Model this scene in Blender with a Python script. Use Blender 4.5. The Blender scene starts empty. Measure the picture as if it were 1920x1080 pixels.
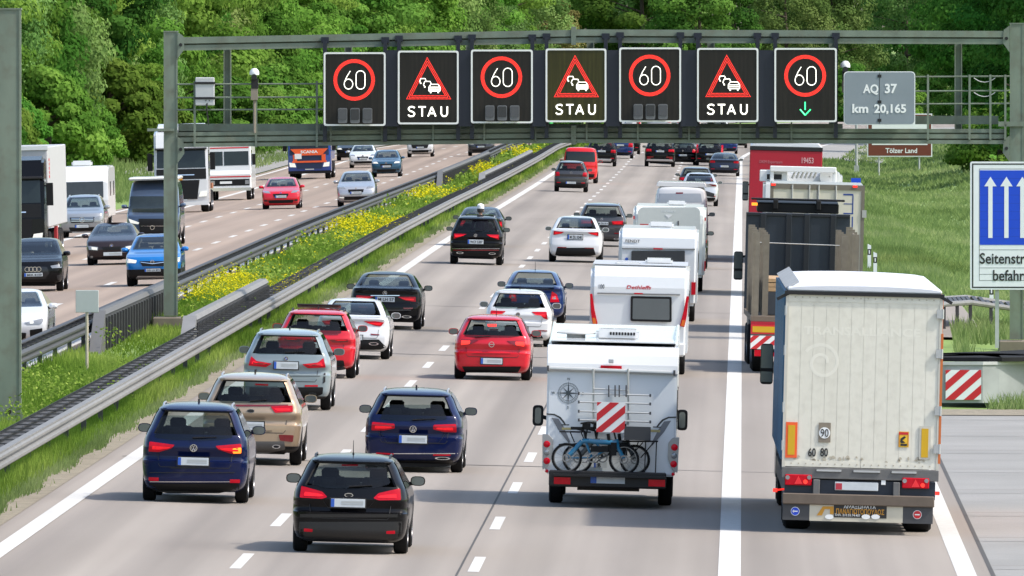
import bpy, bmesh, math, random
import numpy as np
from mathutils import Vector, Matrix, Euler
random.seed(7); RNG = np.random.default_rng(11)
SC = bpy.context.scene
COL = SC.collection
# ------------------------------------------------------------------ camera
FPX, CAMH = 26650.0, 7.9            # focal length in 1920-wide pixels, height of the bridge parapet view
VPX, VPY = 1393.0, 63.0
PIT = math.atan((540-VPY)/FPX); YAW = math.atan((VPX-960)/FPX*math.cos(PIT))
cd = bpy.data.cameras.new('camera'); cam = bpy.data.objects.new('camera', cd); COL.objects.link(cam)
cd.sensor_width = 36; cd.lens = FPX/1920*36; cd.clip_start = 5; cd.clip_end = 8000
cam.location = (0, 0, CAMH); cam.rotation_euler = (math.pi/2-PIT, 0, YAW)
SC.camera = cam
# ------------------------------------------------------------------ sky, sun, exposure
SUN_EL, SUN_AZ = math.radians(49), math.radians(105)      # azimuth clockwise from +Y (the road runs along +Y)
w = bpy.data.worlds.new('World'); SC.world = w; w.use_nodes = True
nt = w.node_tree; nt.nodes.clear()
sky = nt.nodes.new('ShaderNodeTexSky'); sky.sky_type = 'NISHITA'; sky.sun_disc = False
sky.sun_elevation = SUN_EL; sky.sun_rotation = SUN_AZ; sky.air_density = 1.2; sky.dust_density = 2.5; sky.ozone_density = 1.0
bg = nt.nodes.new('ShaderNodeBackground'); bg.inputs[1].default_value = 0.15
wo = nt.nodes.new('ShaderNodeOutputWorld')
nt.links.new(sky.outputs[0], bg.inputs[0]); nt.links.new(bg.outputs[0], wo.inputs[0])
sl = bpy.data.lights.new('sun', 'SUN'); sl.energy = 2.5; sl.angle = math.radians(2.2); sl.color = (1.0, 0.94, 0.85)
so = bpy.data.objects.new('sun', sl); COL.objects.link(so); so.location = (60, 0, 60)
sd = Vector((math.sin(SUN_AZ)*math.cos(SUN_EL), math.cos(SUN_AZ)*math.cos(SUN_EL), math.sin(SUN_EL)))
so.rotation_euler = (-sd).to_track_quat('-Z', 'Y').to_euler()
SC.view_settings.view_transform = 'Standard'; SC.view_settings.look = 'None'
SC.view_settings.exposure = 0.88; SC.view_settings.gamma = 1.0
SC.cycles.max_bounces = 6; SC.cycles.transparent_max_bounces = 10
# ------------------------------------------------------------------ terrain functions
def pchip(tab):
    xs = [t[0] for t in tab]; ys = [t[1] for t in tab]; n = len(xs)
    d = [(ys[i+1]-ys[i])/(xs[i+1]-xs[i]) for i in range(n-1)]
    m = [d[0]]+[0 if d[i-1]*d[i] <= 0 else 2*d[i-1]*d[i]/(d[i-1]+d[i]) for i in range(1, n-1)]+[d[-1]]
    def f(x):
        if x <= xs[0]: return ys[0]
        if x >= xs[-1]: return ys[-1]
        i = 0
        while x > xs[i+1]: i += 1
        h = xs[i+1]-xs[i]; t = (x-xs[i])/h
        return (2*t**3-3*t*t+1)*ys[i]+(t**3-2*t*t+t)*h*m[i]+(-2*t**3+3*t*t)*ys[i+1]+(t**3-t*t)*h*m[i+1]
    return f
zprof = pchip([(0, 0), (500, 0), (600, -.1), (680, -.24), (800, -.42), (900, -.5), (1000, -.5), (1100, -.42), (1200, -.28), (1260, -.25), (1400, -.9), (1700, -3), (6000, -3)])
zcross = pchip([(-400, 9), (-120, 6), (-60, 1.6), (-44, .3), (-33, -.3), (-30, -.25), (-20, 0), (-16.6, .085), (-15.5, .1), (-12.2, .11), (-11.9, .11), (-7.5, 0), (3.4, -.27), (6.7, -.36), (7.1, -.5), (9, -.62), (11, -.4), (14, .1), (22, .9), (60, 3), (120, 7), (400, 9)])
def sx(Y): return 1.4e-4*max(0.0, Y-950)**2
def zg(X, Y): return zprof(Y)+zcross(X-sx(Y))
cp, sp_, ca, sa = math.cos(PIT), math.sin(PIT), math.cos(YAW), math.sin(YAW)
CF = Vector((-sa*cp, ca*cp, -sp_)); CR = Vector((ca, sa, 0)); CU = CR.cross(CF)
def ray(px, py):
    return CF+CR*((px-960)/FPX)+CU*((540-py)/FPX)
def onplane(px, py, Y):
    d = ray(px, py); t = Y/d.y
    return Vector((0, 0, CAMH))+d*t
def ground(px, py):
    d = ray(px, py); z = 0
    for i in range(60):
        t = (z-CAMH)/d.z; z = .5*z+.5*zg(d.x*t, d.y*t)
    return Vector((d.x*t, d.y*t, z))
# ------------------------------------------------------------------ materials
MATS = {}
def mat(name, col, rough=.5, metal=0, coat=0, emit=0, noise=.06, scale=6., bump=0, spec=.5, trans=0, alpha=1):
    if name in MATS: return MATS[name]
    m = bpy.data.materials.new(name); m.use_nodes = True; N = m.node_tree; b = N.nodes['Principled BSDF']
    b.inputs['Roughness'].default_value = rough; b.inputs['Metallic'].default_value = metal
    b.inputs['Coat Weight'].default_value = coat; b.inputs['Coat Roughness'].default_value = .04
    b.inputs['Specular IOR Level'].default_value = spec
    tc = N.nodes.new('ShaderNodeTexCoord'); nz = N.nodes.new('ShaderNodeTexNoise')
    nz.inputs['Scale'].default_value = scale; nz.inputs['Detail'].default_value = 5
    N.links.new(tc.outputs['Object'], nz.inputs['Vector'])
    mx = N.nodes.new('ShaderNodeMix'); mx.data_type = 'RGBA'
    mx.inputs[6].default_value = tuple(max(0, c*(1-noise)) for c in col)+(1,); mx.inputs[7].default_value = tuple(min(1, c*(1+noise)) for c in col)+(1,)
    N.links.new(nz.outputs[0], mx.inputs[0]); N.links.new(mx.outputs[2], b.inputs['Base Color'])
    if emit:
        b.inputs['Emission Color'].default_value = tuple(col)+(1,); b.inputs['Emission Strength'].default_value = emit
    if bump:
        bp = N.nodes.new('ShaderNodeBump'); bp.inputs['Strength'].default_value = bump; bp.inputs['Distance'].default_value = .02
        N.links.new(nz.outputs[0], bp.inputs['Height']); N.links.new(bp.outputs[0], b.inputs['Normal'])
    MATS[name] = m; return m
def paint(name, col, metal=.0, rough=.32): return mat('paint_'+name, col, rough, metal, .32 if sum(col) < .03 else (.55 if sum(col) < .12 else 1.0), noise=.04, scale=2, spec=.08)
PLASTIC = mat('black_plastic', (.009, .009, .010), .5, spec=.2)
TRIM = mat('dark_trim', (.018, .018, .02), .4, spec=.3)
GLASS = mat('tinted_glass', (.008, .011, .012), .05, spec=.5, noise=.1)
def panemat(name, tint, rf=1.35):
    m = bpy.data.materials.new(name); m.use_nodes = True; N = m.node_tree; L = N.links; N.nodes.clear()
    t = N.nodes.new('ShaderNodeBsdfTransparent'); t.inputs[0].default_value = tint+(1,); g = N.nodes.new('ShaderNodeBsdfGlossy'); g.inputs['Roughness'].default_value = .03
    f0 = N.nodes.new('ShaderNodeLayerWeight'); pw = N.nodes.new('ShaderNodeMath'); pw.operation = 'POWER'; pw.inputs[1].default_value = 4; f = N.nodes.new('ShaderNodeMath'); f.operation = 'MULTIPLY_ADD'; f.inputs[1].default_value = .85; f.inputs[2].default_value = (rf-1)**2/(rf+1)**2*1.6; L.new(f0.outputs['Facing'], pw.inputs[0]); L.new(pw.outputs[0], f.inputs[0]); mx = N.nodes.new('ShaderNodeMixShader'); o = N.nodes.new('ShaderNodeOutputMaterial')
    L.new(f.outputs[0], mx.inputs[0]); L.new(t.outputs[0], mx.inputs[1]); L.new(g.outputs[0], mx.inputs[2]); L.new(mx.outputs[0], o.inputs[0]); MATS[name] = m; return m
PANE = panemat('tinted_pane', (.46, .52, .50)); WPANE = panemat('windscreen_pane', (.6, .68, .66), 1.42)
SEATM = mat('seat_cloth', (.025, .025, .028), .85)
WSGLASS = mat('windscreen_glass', (.014, .02, .02), .05, spec=.45, noise=.3, scale=3)
RUBBER = mat('tyre_rubber', (.009, .009, .010), .8, spec=.2)
RIM = mat('alloy_rim', (.38, .38, .4), .3, .8)
CHROME = mat('chrome', (.75, .75, .77), .12, 1)
TAIL = mat('red_lens', (.38, .002, .012), .2, 0, .25, emit=.12, noise=.3, scale=14, spec=.15)
TAILDK = mat('dark_red_lens', (.16, .004, .008), .12, 0, .6, noise=.3, scale=14)
LITRED = mat('glowing_red_lens', (.75, .012, .02), .2, 0, .25, emit=.32, noise=.4, scale=20, spec=.15)
BRAKE = mat('lit_red_lens', (.95, .03, .02), .2, emit=.7)
AMBER = mat('lit_amber_lens', (1, .25, .02), .2, emit=.9)
HEAD = mat('headlamp_lens', (.26, .27, .28), .08, .3, .8, noise=.35, scale=18)
HEADLIT = mat('lit_headlamp', (.5, .5, .46), .2, emit=.5, noise=.35, scale=16)
PLATE = mat('plate_white', (.5, .54, .57), .35, noise=.14, scale=9)
EUBLUE = mat('plate_blue', (.02, .09, .42), .4)
INK = mat('black_ink', (.015, .015, .016), .5)
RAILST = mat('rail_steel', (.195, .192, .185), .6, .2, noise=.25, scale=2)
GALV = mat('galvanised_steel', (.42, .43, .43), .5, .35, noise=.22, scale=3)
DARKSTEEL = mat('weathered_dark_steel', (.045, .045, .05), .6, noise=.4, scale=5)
GGREEN = mat('grey_green_paint', (.165, .205, .165), .5, noise=.3, scale=1.7)
WHITE = mat('white_gelcoat', (.62, .635, .645), .3, 0, .5, noise=.03, scale=1.5)
CONC = mat('concrete', (.3, .28, .25), .85, noise=.25, scale=4, bump=.3)
# ------------------------------------------------------------------ mesh builder
class MB:
    def __init__(s): s.v = []; s.f = []; s.m = []; s.s = []
    def add(s, v, f, mi=0, sm=False):
        o = len(s.v); s.v += [tuple(p) for p in v]
        for q in f: s.f.append(tuple(i+o for i in q)); s.m.append(mi); s.s.append(sm)
        return s
    def box(s, cx, cy, cz, dx, dy, dz, mi=0, rx=0, ry=0, rz=0):
        R = Euler((rx, ry, rz)).to_matrix(); c = Vector((cx, cy, cz))
        v = [c+R @ Vector((a*dx/2, b*dy/2, d*dz/2)) for a in (-1, 1) for b in (-1, 1) for d in (-1, 1)]
        return s.add(v, [(0, 1, 3, 2), (4, 6, 7, 5), (0, 4, 5, 1), (2, 3, 7, 6), (0, 2, 6, 4), (1, 5, 7, 3)], mi)
    def bx(s, x0, x1, y0, y1, z0, z1, mi=0): return s.box((x0+x1)/2, (y0+y1)/2, (z0+z1)/2, abs(x1-x0), abs(y1-y0), abs(z1-z0), mi)
    def tube(s, p0, p1, r, n=8, r1=None, mi=0, cap=True):
        p0 = Vector(p0); p1 = Vector(p1); r1 = r if r1 is None else r1
        d = (p1-p0).normalized(); a = d.orthogonal().normalized(); b = d.cross(a)
        v = []
        for p, q in ((p0, r), (p1, r1)):
            for i in range(n):
                t = 2*math.pi*i/n; v.append(p+a*(q*math.cos(t))+b*(q*math.sin(t)))
        s.add(v, [(i, (i+1) % n, n+(i+1) % n, n+i) for i in range(n)], mi, True)
        if cap: s.add(v[:n], [tuple(range(n))[::-1]], mi); s.add(v[n:], [tuple(range(n))], mi)
        return s
    def path(s, pts, r, n=8, mi=0):
        for a, b in zip(pts[:-1], pts[1:]): s.tube(a, b, r, n, mi=mi)
        return s
    def prism(s, poly, a0, a1, axis='y', mi=0):
        # poly in (x,z) for axis y; (y,z) for axis x; (x,y) for axis z
        def P(u, v, t): return (u, t, v) if axis == 'y' else ((t, u, v) if axis == 'x' else (u, v, t))
        n = len(poly); A = [P(u, v, a0) for u, v in poly]; B = [P(u, v, a1) for u, v in poly]
        ar = sum(poly[i][0]*poly[(i+1) % n][1]-poly[(i+1) % n][0]*poly[i][1] for i in range(n))
        ok = (ar > 0) == (axis != 'y')
        if a1 < a0: ok = not ok
        fs = [(i, (i+1) % n, n+(i+1) % n, n+i) for i in range(n)]+[tuple(range(n))[::-1], tuple(range(n, 2*n))]
        if not ok: fs = [f[::-1] for f in fs]
        return s.add(A+B, fs, mi)
    def ring(s, c, r0, r1, n=40, axis='y', t=.01, mi=0, th=0):
        # flat annulus of thickness t facing along axis
        c = Vector(c); v = []; f = []
        ax = {'y': ((1, 0, 0), (0, 0, 1), (0, 1, 0)), 'x': ((0, 1, 0), (0, 0, 1), (1, 0, 0))}[axis]
        e1, e2, e3 = [Vector(q) for q in ax]
        for i in range(n):
            a = 2*math.pi*i/n; d = e1*math.cos(a)+e2*math.sin(a)
            v += [c+d*r0-e3*t/2, c+d*r1-e3*t/2, c+d*r1+e3*t/2, c+d*r0+e3*t/2]
        for i in range(n):
            j = (i+1) % n
            for k in range(4): f.append((4*i+k, 4*i+(k+1) % 4, 4*j+(k+1) % 4, 4*j+k))
        return s.add(v, f, mi)
    def disc(s, c, r, n=24, t=.01, rz=None, mi=0):
        c = Vector(c); rz = rz or r
        return s.prism([(c.x+r*math.cos(2*math.pi*i/n), c.z+rz*math.sin(2*math.pi*i/n)) for i in range(n)], c.y-t/2, c.y+t/2, 'y', mi)
    def lathe(s, prof, c=(0, 0, 0), n=24, axis='x', mi=0):
        # prof list of (r, t): radius and position along axis
        v = []; f = []; c = Vector(c)
        for r, t in prof:
            for i in range(n):
                a = 2*math.pi*i/n
                p = (t, r*math.cos(a), r*math.sin(a)) if axis == 'x' else ((r*math.cos(a), r*math.sin(a), t) if axis == 'z' else (r*math.cos(a), t, r*math.sin(a)))
                v.append(c+Vector(p))
        for k in range(len(prof)-1):
            for i in range(n): f.append((k*n+i, k*n+(i+1) % n, (k+1)*n+(i+1) % n, (k+1)*n+i))
        return s.add(v, f, mi, True)
    def text(s, txt, x, y, z, h, mi=0, flip=False, wid=None, bold=0, align='CENTER', t=.004, shear=0):
        V, F = text_mesh(txt, bold, shear)
        xs = [p[0] for p in V]; zs = [p[1] for p in V]
        if not xs: return s
        caph = max(zs)-0 if max(zs) > 0 else 1
        k = h/caph; kx = k if wid is None else wid/(max(xs)-min(xs))
        x0 = (max(xs)+min(xs))/2 if align == 'CENTER' else min(xs)
        sg = -1 if flip else 1
        return s.add([(x+sg*(p[0]-x0)*kx, y+sg*(p[2]*t), z+p[1]*k) for p in V], F, mi)
    def build(s, name, mats, parent=None, bevel=0, ang=35, seg=1, recalc=False):
        me = bpy.data.meshes.new(name); me.from_pydata(s.v, [], s.f)
        mats = mats if isinstance(mats, (list, tuple)) else [mats]
        for m in mats: me.materials.append(m)
        me.polygons.foreach_set('material_index', s.m); me.polygons.foreach_set('use_smooth', s.s)
        if bevel or recalc:
            bm = bmesh.new(); bm.from_mesh(me)
            if recalc: bmesh.ops.recalc_face_normals(bm, faces=bm.faces)
            if bevel:
                es = [e for e in bm.edges if len(e.link_faces) == 2 and e.calc_face_angle(0) > .5]
                bmesh.ops.bevel(bm, geom=es, offset=bevel, segments=seg, affect='EDGES', clamp_overlap=True)
            bm.to_mesh(me); bm.free()
        if any(s.s):
            try: me.set_sharp_from_angle(angle=math.radians(ang))
            except Exception: pass
        me.update()
        return link(name, me, parent)
def link(name, me, parent=None):
    o = bpy.data.objects.new(name, me); COL.objects.link(o)
    if parent is not None: o.parent = parent
    return o
_tc = {}
def text_mesh(txt, bold=0, shear=0):
    k = (txt, bold, shear)
    if k in _tc: return _tc[k]
    cu = bpy.data.curves.new('t', 'FONT'); cu.body = txt; cu.size = 1; cu.extrude = 1; cu.offset = bold; cu.shear = shear; cu.resolution_u = 3
    ob = bpy.data.objects.new('t', cu); COL.objects.link(ob)
    dg = bpy.context.evaluated_depsgraph_get(); dg.update()
    me = bpy.data.meshes.new_from_object(ob.evaluated_get(dg))
    V = [tuple(v.co) for v in me.vertices]; F = [tuple(p.vertices) for p in me.polygons]
    # text local: x right, y up, z towards the viewer (extrude +-1): map viewer side to -y
    V = [(x, y, -z) for x, y, z in V]
    bpy.data.objects.remove(ob); bpy.data.curves.remove(cu); bpy.data.meshes.remove(me)
    _tc[k] = (V, F); return _tc[k]
def tag(o, label=None, cat=None, group=None, kind=None):
    if label: o['label'] = label
    if cat: o['category'] = cat
    if group: o['group'] = group
    if kind: o['kind'] = kind
    return o
def empty(name, loc, label=None, cat=None, group=None, rot=(0, 0, 0)):
    o = bpy.data.objects.new(name, None); COL.objects.link(o); o.location = loc; o.rotation_euler = rot
    o.empty_display_size = .3
    return tag(o, label, cat, group)
def rp(pts, r=.03, n=4):
    # polygon with rounded corners
    out = []; N = len(pts)
    for i in range(N):
        p = Vector(pts[i]); a = Vector(pts[i-1]); b = Vector(pts[(i+1) % N])
        da = a-p; db = b-p; la, lb = da.length, db.length
        if la < 1e-6 or lb < 1e-6: continue
        q = min(r, la*.45, lb*.45); p0 = p+da/la*q; p1 = p+db/lb*q
        for k in range(n+1):
            t = k/n; out.append(tuple(p0*(1-t)**2+p*2*t*(1-t)+p1*t*t))
    return out
# ------------------------------------------------------------------ setting
def sheet(name, xs, ys, zf, m, curve=True, kind='structure'):
    v = []; f = []
    for Y in ys:
        for X in xs:
            XX = X+(sx(Y) if curve else 0); v.append((XX, Y, zf(XX, Y)))
    n = len(xs)
    for j in range(len(ys)-1):
        for i in range(n-1): f.append((j*n+i, j*n+i+1, (j+1)*n+i+1, (j+1)*n+i))
    me = bpy.data.meshes.new(name); me.from_pydata(v, [], f); me.materials.append(m)
    me.polygons.foreach_set('use_smooth', [True]*len(f)); me.update()
    o = link(name, me); o['kind'] = kind; return o
def frange(a, b, n): return [a+(b-a)*i/n for i in range(n+1)]
def groundmat(name, c1, c2, c3, s1, s2, bump=.3, rough=.9, stretch=(1, 1, 1), cracks=False, spec=.3):
    m = bpy.data.materials.new(name); m.use_nodes = True; N = m.node_tree; L = N.links; b = N.nodes['Principled BSDF']
    tc = N.nodes.new('ShaderNodeTexCoord'); mp = N.nodes.new('ShaderNodeMapping'); mp.inputs['Scale'].default_value = stretch
    L.new(tc.outputs['Object'], mp.inputs[0])
    n1 = N.nodes.new('ShaderNodeTexNoise'); n1.inputs['Scale'].default_value = s1; n1.inputs['Detail'].default_value = 6; L.new(mp.outputs[0], n1.inputs[0])
    n2 = N.nodes.new('ShaderNodeTexNoise'); n2.inputs['Scale'].default_value = s2; n2.inputs['Detail'].default_value = 4; L.new(tc.outputs['Object'], n2.inputs[0])
    r1 = N.nodes.new('ShaderNodeValToRGB'); r1.color_ramp.elements[0].position = .3; r1.color_ramp.elements[1].position = .7
    r1.color_ramp.elements[0].color = c1+(1,); r1.color_ramp.elements[1].color = c2+(1,); L.new(n1.outputs[0], r1.inputs[0])
    mx = N.nodes.new('ShaderNodeMix'); mx.data_type = 'RGBA'; mx.inputs[7].default_value = c3+(1,)
    rr = N.nodes.new('ShaderNodeMapRange'); rr.inputs[1].default_value = .45; rr.inputs[2].default_value = .75; rr.inputs[4].default_value = .6
    L.new(n2.outputs[0], rr.inputs[0]); L.new(rr.outputs[0], mx.inputs[0]); L.new(r1.outputs[0], mx.inputs[6])
    out = mx.outputs[2]
    if cracks:
        wv = N.nodes.new('ShaderNodeTexNoise'); wv.inputs['Scale'].default_value = 1; wv.inputs['Detail'].default_value = 3
        mp2 = N.nodes.new('ShaderNodeMapping'); mp2.inputs['Scale'].default_value = (1.1, .004, 1); L.new(tc.outputs['Object'], mp2.inputs[0]); L.new(mp2.outputs[0], wv.inputs[0])
        m2 = N.nodes.new('ShaderNodeMix'); m2.data_type = 'RGBA'; m2.blend_type = 'MULTIPLY'; m2.inputs[0].default_value = 1
        r2 = N.nodes.new('ShaderNodeValToRGB'); r2.color_ramp.elements[0].position = .3; r2.color_ramp.elements[1].position = .7
        r2.color_ramp.elements[0].color = (.80, .80, .81, 1); r2.color_ramp.elements[1].color = (1.1, 1.1, 1.09, 1)
        L.new(wv.outputs[0], r2.inputs[0]); L.new(out, m2.inputs[6]); L.new(r2.outputs[0], m2.inputs[7]); out = m2.outputs[2]
        sp = N.nodes.new('ShaderNodeSeparateXYZ'); L.new(tc.outputs['Object'], sp.inputs[0]); a1 = N.nodes.new('ShaderNodeMath'); a1.operation = 'MULTIPLY_ADD'; a1.inputs[1].default_value = 2*math.pi/1.75; a1.inputs[2].default_value = 2*math.pi*10.2/1.75; L.new(sp.outputs[0], a1.inputs[0])
        a2 = N.nodes.new('ShaderNodeMath'); a2.operation = 'COSINE'; L.new(a1.outputs[0], a2.inputs[0]); a3 = N.nodes.new('ShaderNodeMapRange'); a3.inputs[1].default_value = -.2; a3.inputs[2].default_value = 1; a3.inputs[3].default_value = 1.03; a3.inputs[4].default_value = .9; L.new(a2.outputs[0], a3.inputs[0])
        m3 = N.nodes.new('ShaderNodeMix'); m3.data_type = 'RGBA'; m3.blend_type = 'MULTIPLY'; m3.inputs[0].default_value = 1; L.new(out, m3.inputs[6]); L.new(a3.outputs[0], m3.inputs[7]); out = m3.outputs[2]
    L.new(out, b.inputs['Base Color']); b.inputs['Roughness'].default_value = rough; b.inputs['Specular IOR Level'].default_value = spec
    bp = N.nodes.new('ShaderNodeBump'); bp.inputs['Strength'].default_value = bump; bp.inputs['Distance'].default_value = .03
    L.new(n2.outputs[0], bp.inputs['Height']); L.new(bp.outputs[0], b.inputs['Normal'])
    MATS[name] = m; return m
M_GROUND = groundmat('meadow_soil', (.13, .2, .05), (.2, .29, .08), (.16, .24, .06), .12, 1.3)
M_ROAD = groundmat('worn_asphalt', (.236, .208, .182), (.296, .263, .232), (.255, .226, .199), .5, 40, .25, stretch=(1, .05, 1), cracks=True)
M_ROADL = groundmat('reddish_asphalt', (.262, .205, .166), (.31, .245, .2), (.285, .226, .184), .5, 40, .25, stretch=(1, .05, 1), cracks=True)
M_CONC = groundmat('pale_concrete_lane', (.225, .222, .21), (.285, .28, .267), (.205, .2, .188), .9, 30, .4, stretch=(.35, .3, 1))
M_GRAVEL = groundmat('gravel', (.2, .17, .13), (.3, .26, .2), (.12, .13, .06), 3, 25, .8)
M_LINE = groundmat('road_paint', (.47, .465, .445), (.57, .56, .535), (.38, .37, .345), .8, 9, .05, stretch=(1, .1, 1))
M_TAR = mat('tar_seam', (.06, .055, .05), .8)
ys = [-200, 0, 60, 120]+frange(160, 1320, 116)+[1400, 1500, 1700, 2000, 2600, 3400, 5000]
xs = [-400, -250, -160, -120, -90, -70, -60, -52, -46, -42, -38, -35, -33, -31, -29.9, -27, -24, -20, -17, -16.4, -15, -13.5, -12.1, -11.6, -9, -6, -3, 0, 3, 3.4, 5, 6, 7, 8, 9, 10, 12, 14, 17, 20, 24, 30, 40, 60, 90, 120, 160, 250, 400]
def zgr(X, Y):
    x = X-sx(Y)
    under = (-29.9 < x < -16.4) or (-12.1 < x < 3.4) or (3.3 < x < 6.9)
    n = .12*math.sin(X*.9+Y*.05)*math.sin(Y*.021+X*.3) if x > 9 or x < -33 else 0
    return zg(X, Y)-(.08 if under else 0)+n
sheet('ground', xs, ys, zgr, M_GROUND)
ry = frange(120, 1400, 128)
sheet('road', frange(-12.05, 3.75, 8), ry, lambda X, Y: zg(X, Y), M_ROAD)
sheet('road', frange(-29.8, -16.5, 8), ry, lambda X, Y: zg(X, Y), M_ROADL)
sheet('path', frange(3.75, 12, 6), frange(120, 309, 20), lambda X, Y: zg(3.75+(X-sx(Y)-3.75)*.2, Y)-.003, M_CONC, False).name = 'pavement'
sheet('pavement', frange(3.75, 6.65, 3), frange(385, 447, 8), lambda X, Y: zg(X, Y)-.003, M_ROAD)
sheet('pavement', frange(3.75, 9.5, 4), frange(980, 1300, 24), lambda X, Y: zg(X, Y)+.05, M_CONC)
sheet('pavement', frange(-38, -29.8, 4), frange(860, 1250, 24), lambda X, Y: zg(X, Y)+.06, M_CONC)
sheet('verge', [-12.5, -12.2, -11.75], frange(150, 1250, 100), lambda X, Y: zg(X, Y)+.005, M_GRAVEL)
# painted markings, 4 mm above the road
def marking(name, segs, width, m=M_LINE, dz=.004):
    B = MB()
    for X, y0, y1 in segs:
        n = max(1, int((y1-y0)/10)); pr = None
        for i in range(n+1):
            Y = y0+(y1-y0)*i/n; row = []
            for k in (-.5, .5):
                x = X+sx(Y)+k*width; row.append((x, Y, zg(x, Y)+dz))
            if pr: B.add([pr[0], pr[1], row[1], row[0]], [(0, 1, 2, 3)])
            pr = row
    o = B.build(name, m); o['kind'] = 'structure'; return o
Y0d = ground(455, 1052).y
def dashes(X, y0, y1, ph): 
    out = []; Y = ph-3
    while Y > y0: Y -= 18
    while Y < y1:
        out.append((X, Y, Y+6)); Y += 18
    return out
marking('road_marking', [(-11.2, 130, 1300)], .32)
marking('road_marking', [(-.2, 130, 1300)], .34)
marking('road_marking', [(3.38, 130, 1300)], .3)
marking('road_marking', dashes(-7.5, 150, 1300, Y0d), .17)
marking('road_marking', dashes(-4.0, 150, 1300, ground(886, 1058).y), .17)
marking('road_marking', dashes(-19.98, 200, 1300, ground(204, 532).y), .2)
marking('road_marking', dashes(-23.25, 200, 1300, ground(151, 485).y), .2)
marking('road_marking', [(-16.9, 200, 1300), (-26.7, 200, 1300)], .3)
marking('road_marking', [(-29.3, 300, 1300)], .25)
for Yj in (262, 349, 410, 486, 612): marking('road_seam', [(-4.2, Yj, Yj+.25)], 14.5, M_TAR if Yj == 349 else mat('faint_joint', (.16, .14, .125), .9), .0025)  # thin transverse lines over the lanes, one of them much darker
marking('road_seam', [(-4.22, 130, 520)], .035, M_TAR, .003)
marking('road_seam', [(3.78, 130, 480)], .07, M_TAR, .003)
for Yj in range(205, 306, 12): marking('road_seam', [(7.8, Yj, Yj+.12)], 8, mat('faint_joint', (.16, .14, .125), .9), .06)
marking('road_seam', [(6.4, 160, 304)], .03, mat('faint_joint', (.16, .14, .125), .9), .06)
sheet('verge', frange(4.2, 12, 4), [304.5, 306.5, 309.3], lambda X, Y: zg(3.75+(X-3.75)*.2, Y)+.012, M_GRAVEL)
# ------------------------------------------------------------------ grass, herbs, flowers (nobody could count them)
def vegmat(name, c1, c2, c3, transl=.35, rand=False):
    m = bpy.data.materials.new(name); m.use_nodes = True; N = m.node_tree; L = N.links; N.nodes.clear()
    at = N.nodes.new('ShaderNodeAttribute'); at.attribute_name = 'tint'
    r = N.nodes.new('ShaderNodeValToRGB'); e = r.color_ramp.elements
    e[0].color = c1+(1,); e[1].color = c3+(1,); q = e.new(.5); q.color = c2+(1,)
    L.new(at.outputs['Fac'], r.inputs[0]); src = r.outputs[0]
    if rand:
        oi = N.nodes.new('ShaderNodeObjectInfo'); hs = N.nodes.new('ShaderNodeHueSaturation')
        mr = N.nodes.new('ShaderNodeMapRange'); mr.inputs[3].default_value = .475; mr.inputs[4].default_value = .52
        L.new(oi.outputs['Random'], mr.inputs[0]); L.new(mr.outputs[0], hs.inputs['Hue'])
        mv = N.nodes.new('ShaderNodeMapRange'); mv.inputs[3].default_value = .7; mv.inputs[4].default_value = 1.25
        ml = N.nodes.new('ShaderNodeMath'); ml.operation = 'FRACT'; m7 = N.nodes.new('ShaderNodeMath'); m7.operation = 'MULTIPLY'; m7.inputs[1].default_value = 7.3
        L.new(oi.outputs['Random'], m7.inputs[0]); L.new(m7.outputs[0], ml.inputs[0]); L.new(ml.outputs[0], mv.inputs[0]); L.new(mv.outputs[0], hs.inputs['Value'])
        L.new(src, hs.inputs['Color']); src = hs.outputs[0]
    d = N.nodes.new('ShaderNodeBsdfDiffuse'); t = N.nodes.new('ShaderNodeBsdfTranslucent'); mx = N.nodes.new('ShaderNodeMixShader'); mx.inputs[0].default_value = transl
    o = N.nodes.new('ShaderNodeOutputMaterial')
    L.new(src, d.inputs[0]); L.new(src, t.inputs[0]); L.new(d.outputs[0], mx.inputs[1]); L.new(t.outputs[0], mx.inputs[2]); L.new(mx.outputs[0], o.inputs[0])
    MATS[name] = m; return m
def rawmesh(name, V, nper, tint, m):
    # V: (n*nper,3) array of polygons with nper corners
    me = bpy.data.meshes.new(name); n = len(V)//nper
    me.vertices.add(len(V)); me.vertices.foreach_set('co', V.astype(np.float32).ravel())
    me.loops.add(len(V)); me.loops.foreach_set('vertex_index', np.arange(len(V), dtype=np.int32))
    me.polygons.add(n); me.polygons.foreach_set('loop_start', np.arange(0, len(V), nper, dtype=np.int32))
    try: me.polygons.foreach_set('loop_total', np.full(n, nper, dtype=np.int32))
    except Exception: pass
    a = me.attributes.new('tint', 'FLOAT', 'POINT'); a.data.foreach_set('value', np.repeat(tint, nper).astype(np.float32))
    me.materials.append(m); me.update(); me.validate(); return me
vzp = np.vectorize(zprof); vzc = np.vectorize(zcross)
def zga(X, Y):
    s = 1.4e-4*np.maximum(0, Y-950)**2; x = X-s
    n = np.where((x > 9) | (x < -33), .12*np.sin(X*.9+Y*.05)*np.sin(Y*.021+X*.3), 0)
    return vzp(Y)+vzc(x)+n
def scatter(x0, x1, y0, y1, n, power=2.0):
    # more plants close by: uniform in 1/Y-like measure
    u = RNG.random(n); Y = 1/((1/y0)*(1-u)+(1/y1)*u) if power else y0+(y1-y0)*u
    X = x0+(x1-x0)*RNG.random(n); X = X+1.4e-4*np.maximum(0, Y-950)**2
    return X, Y
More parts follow.
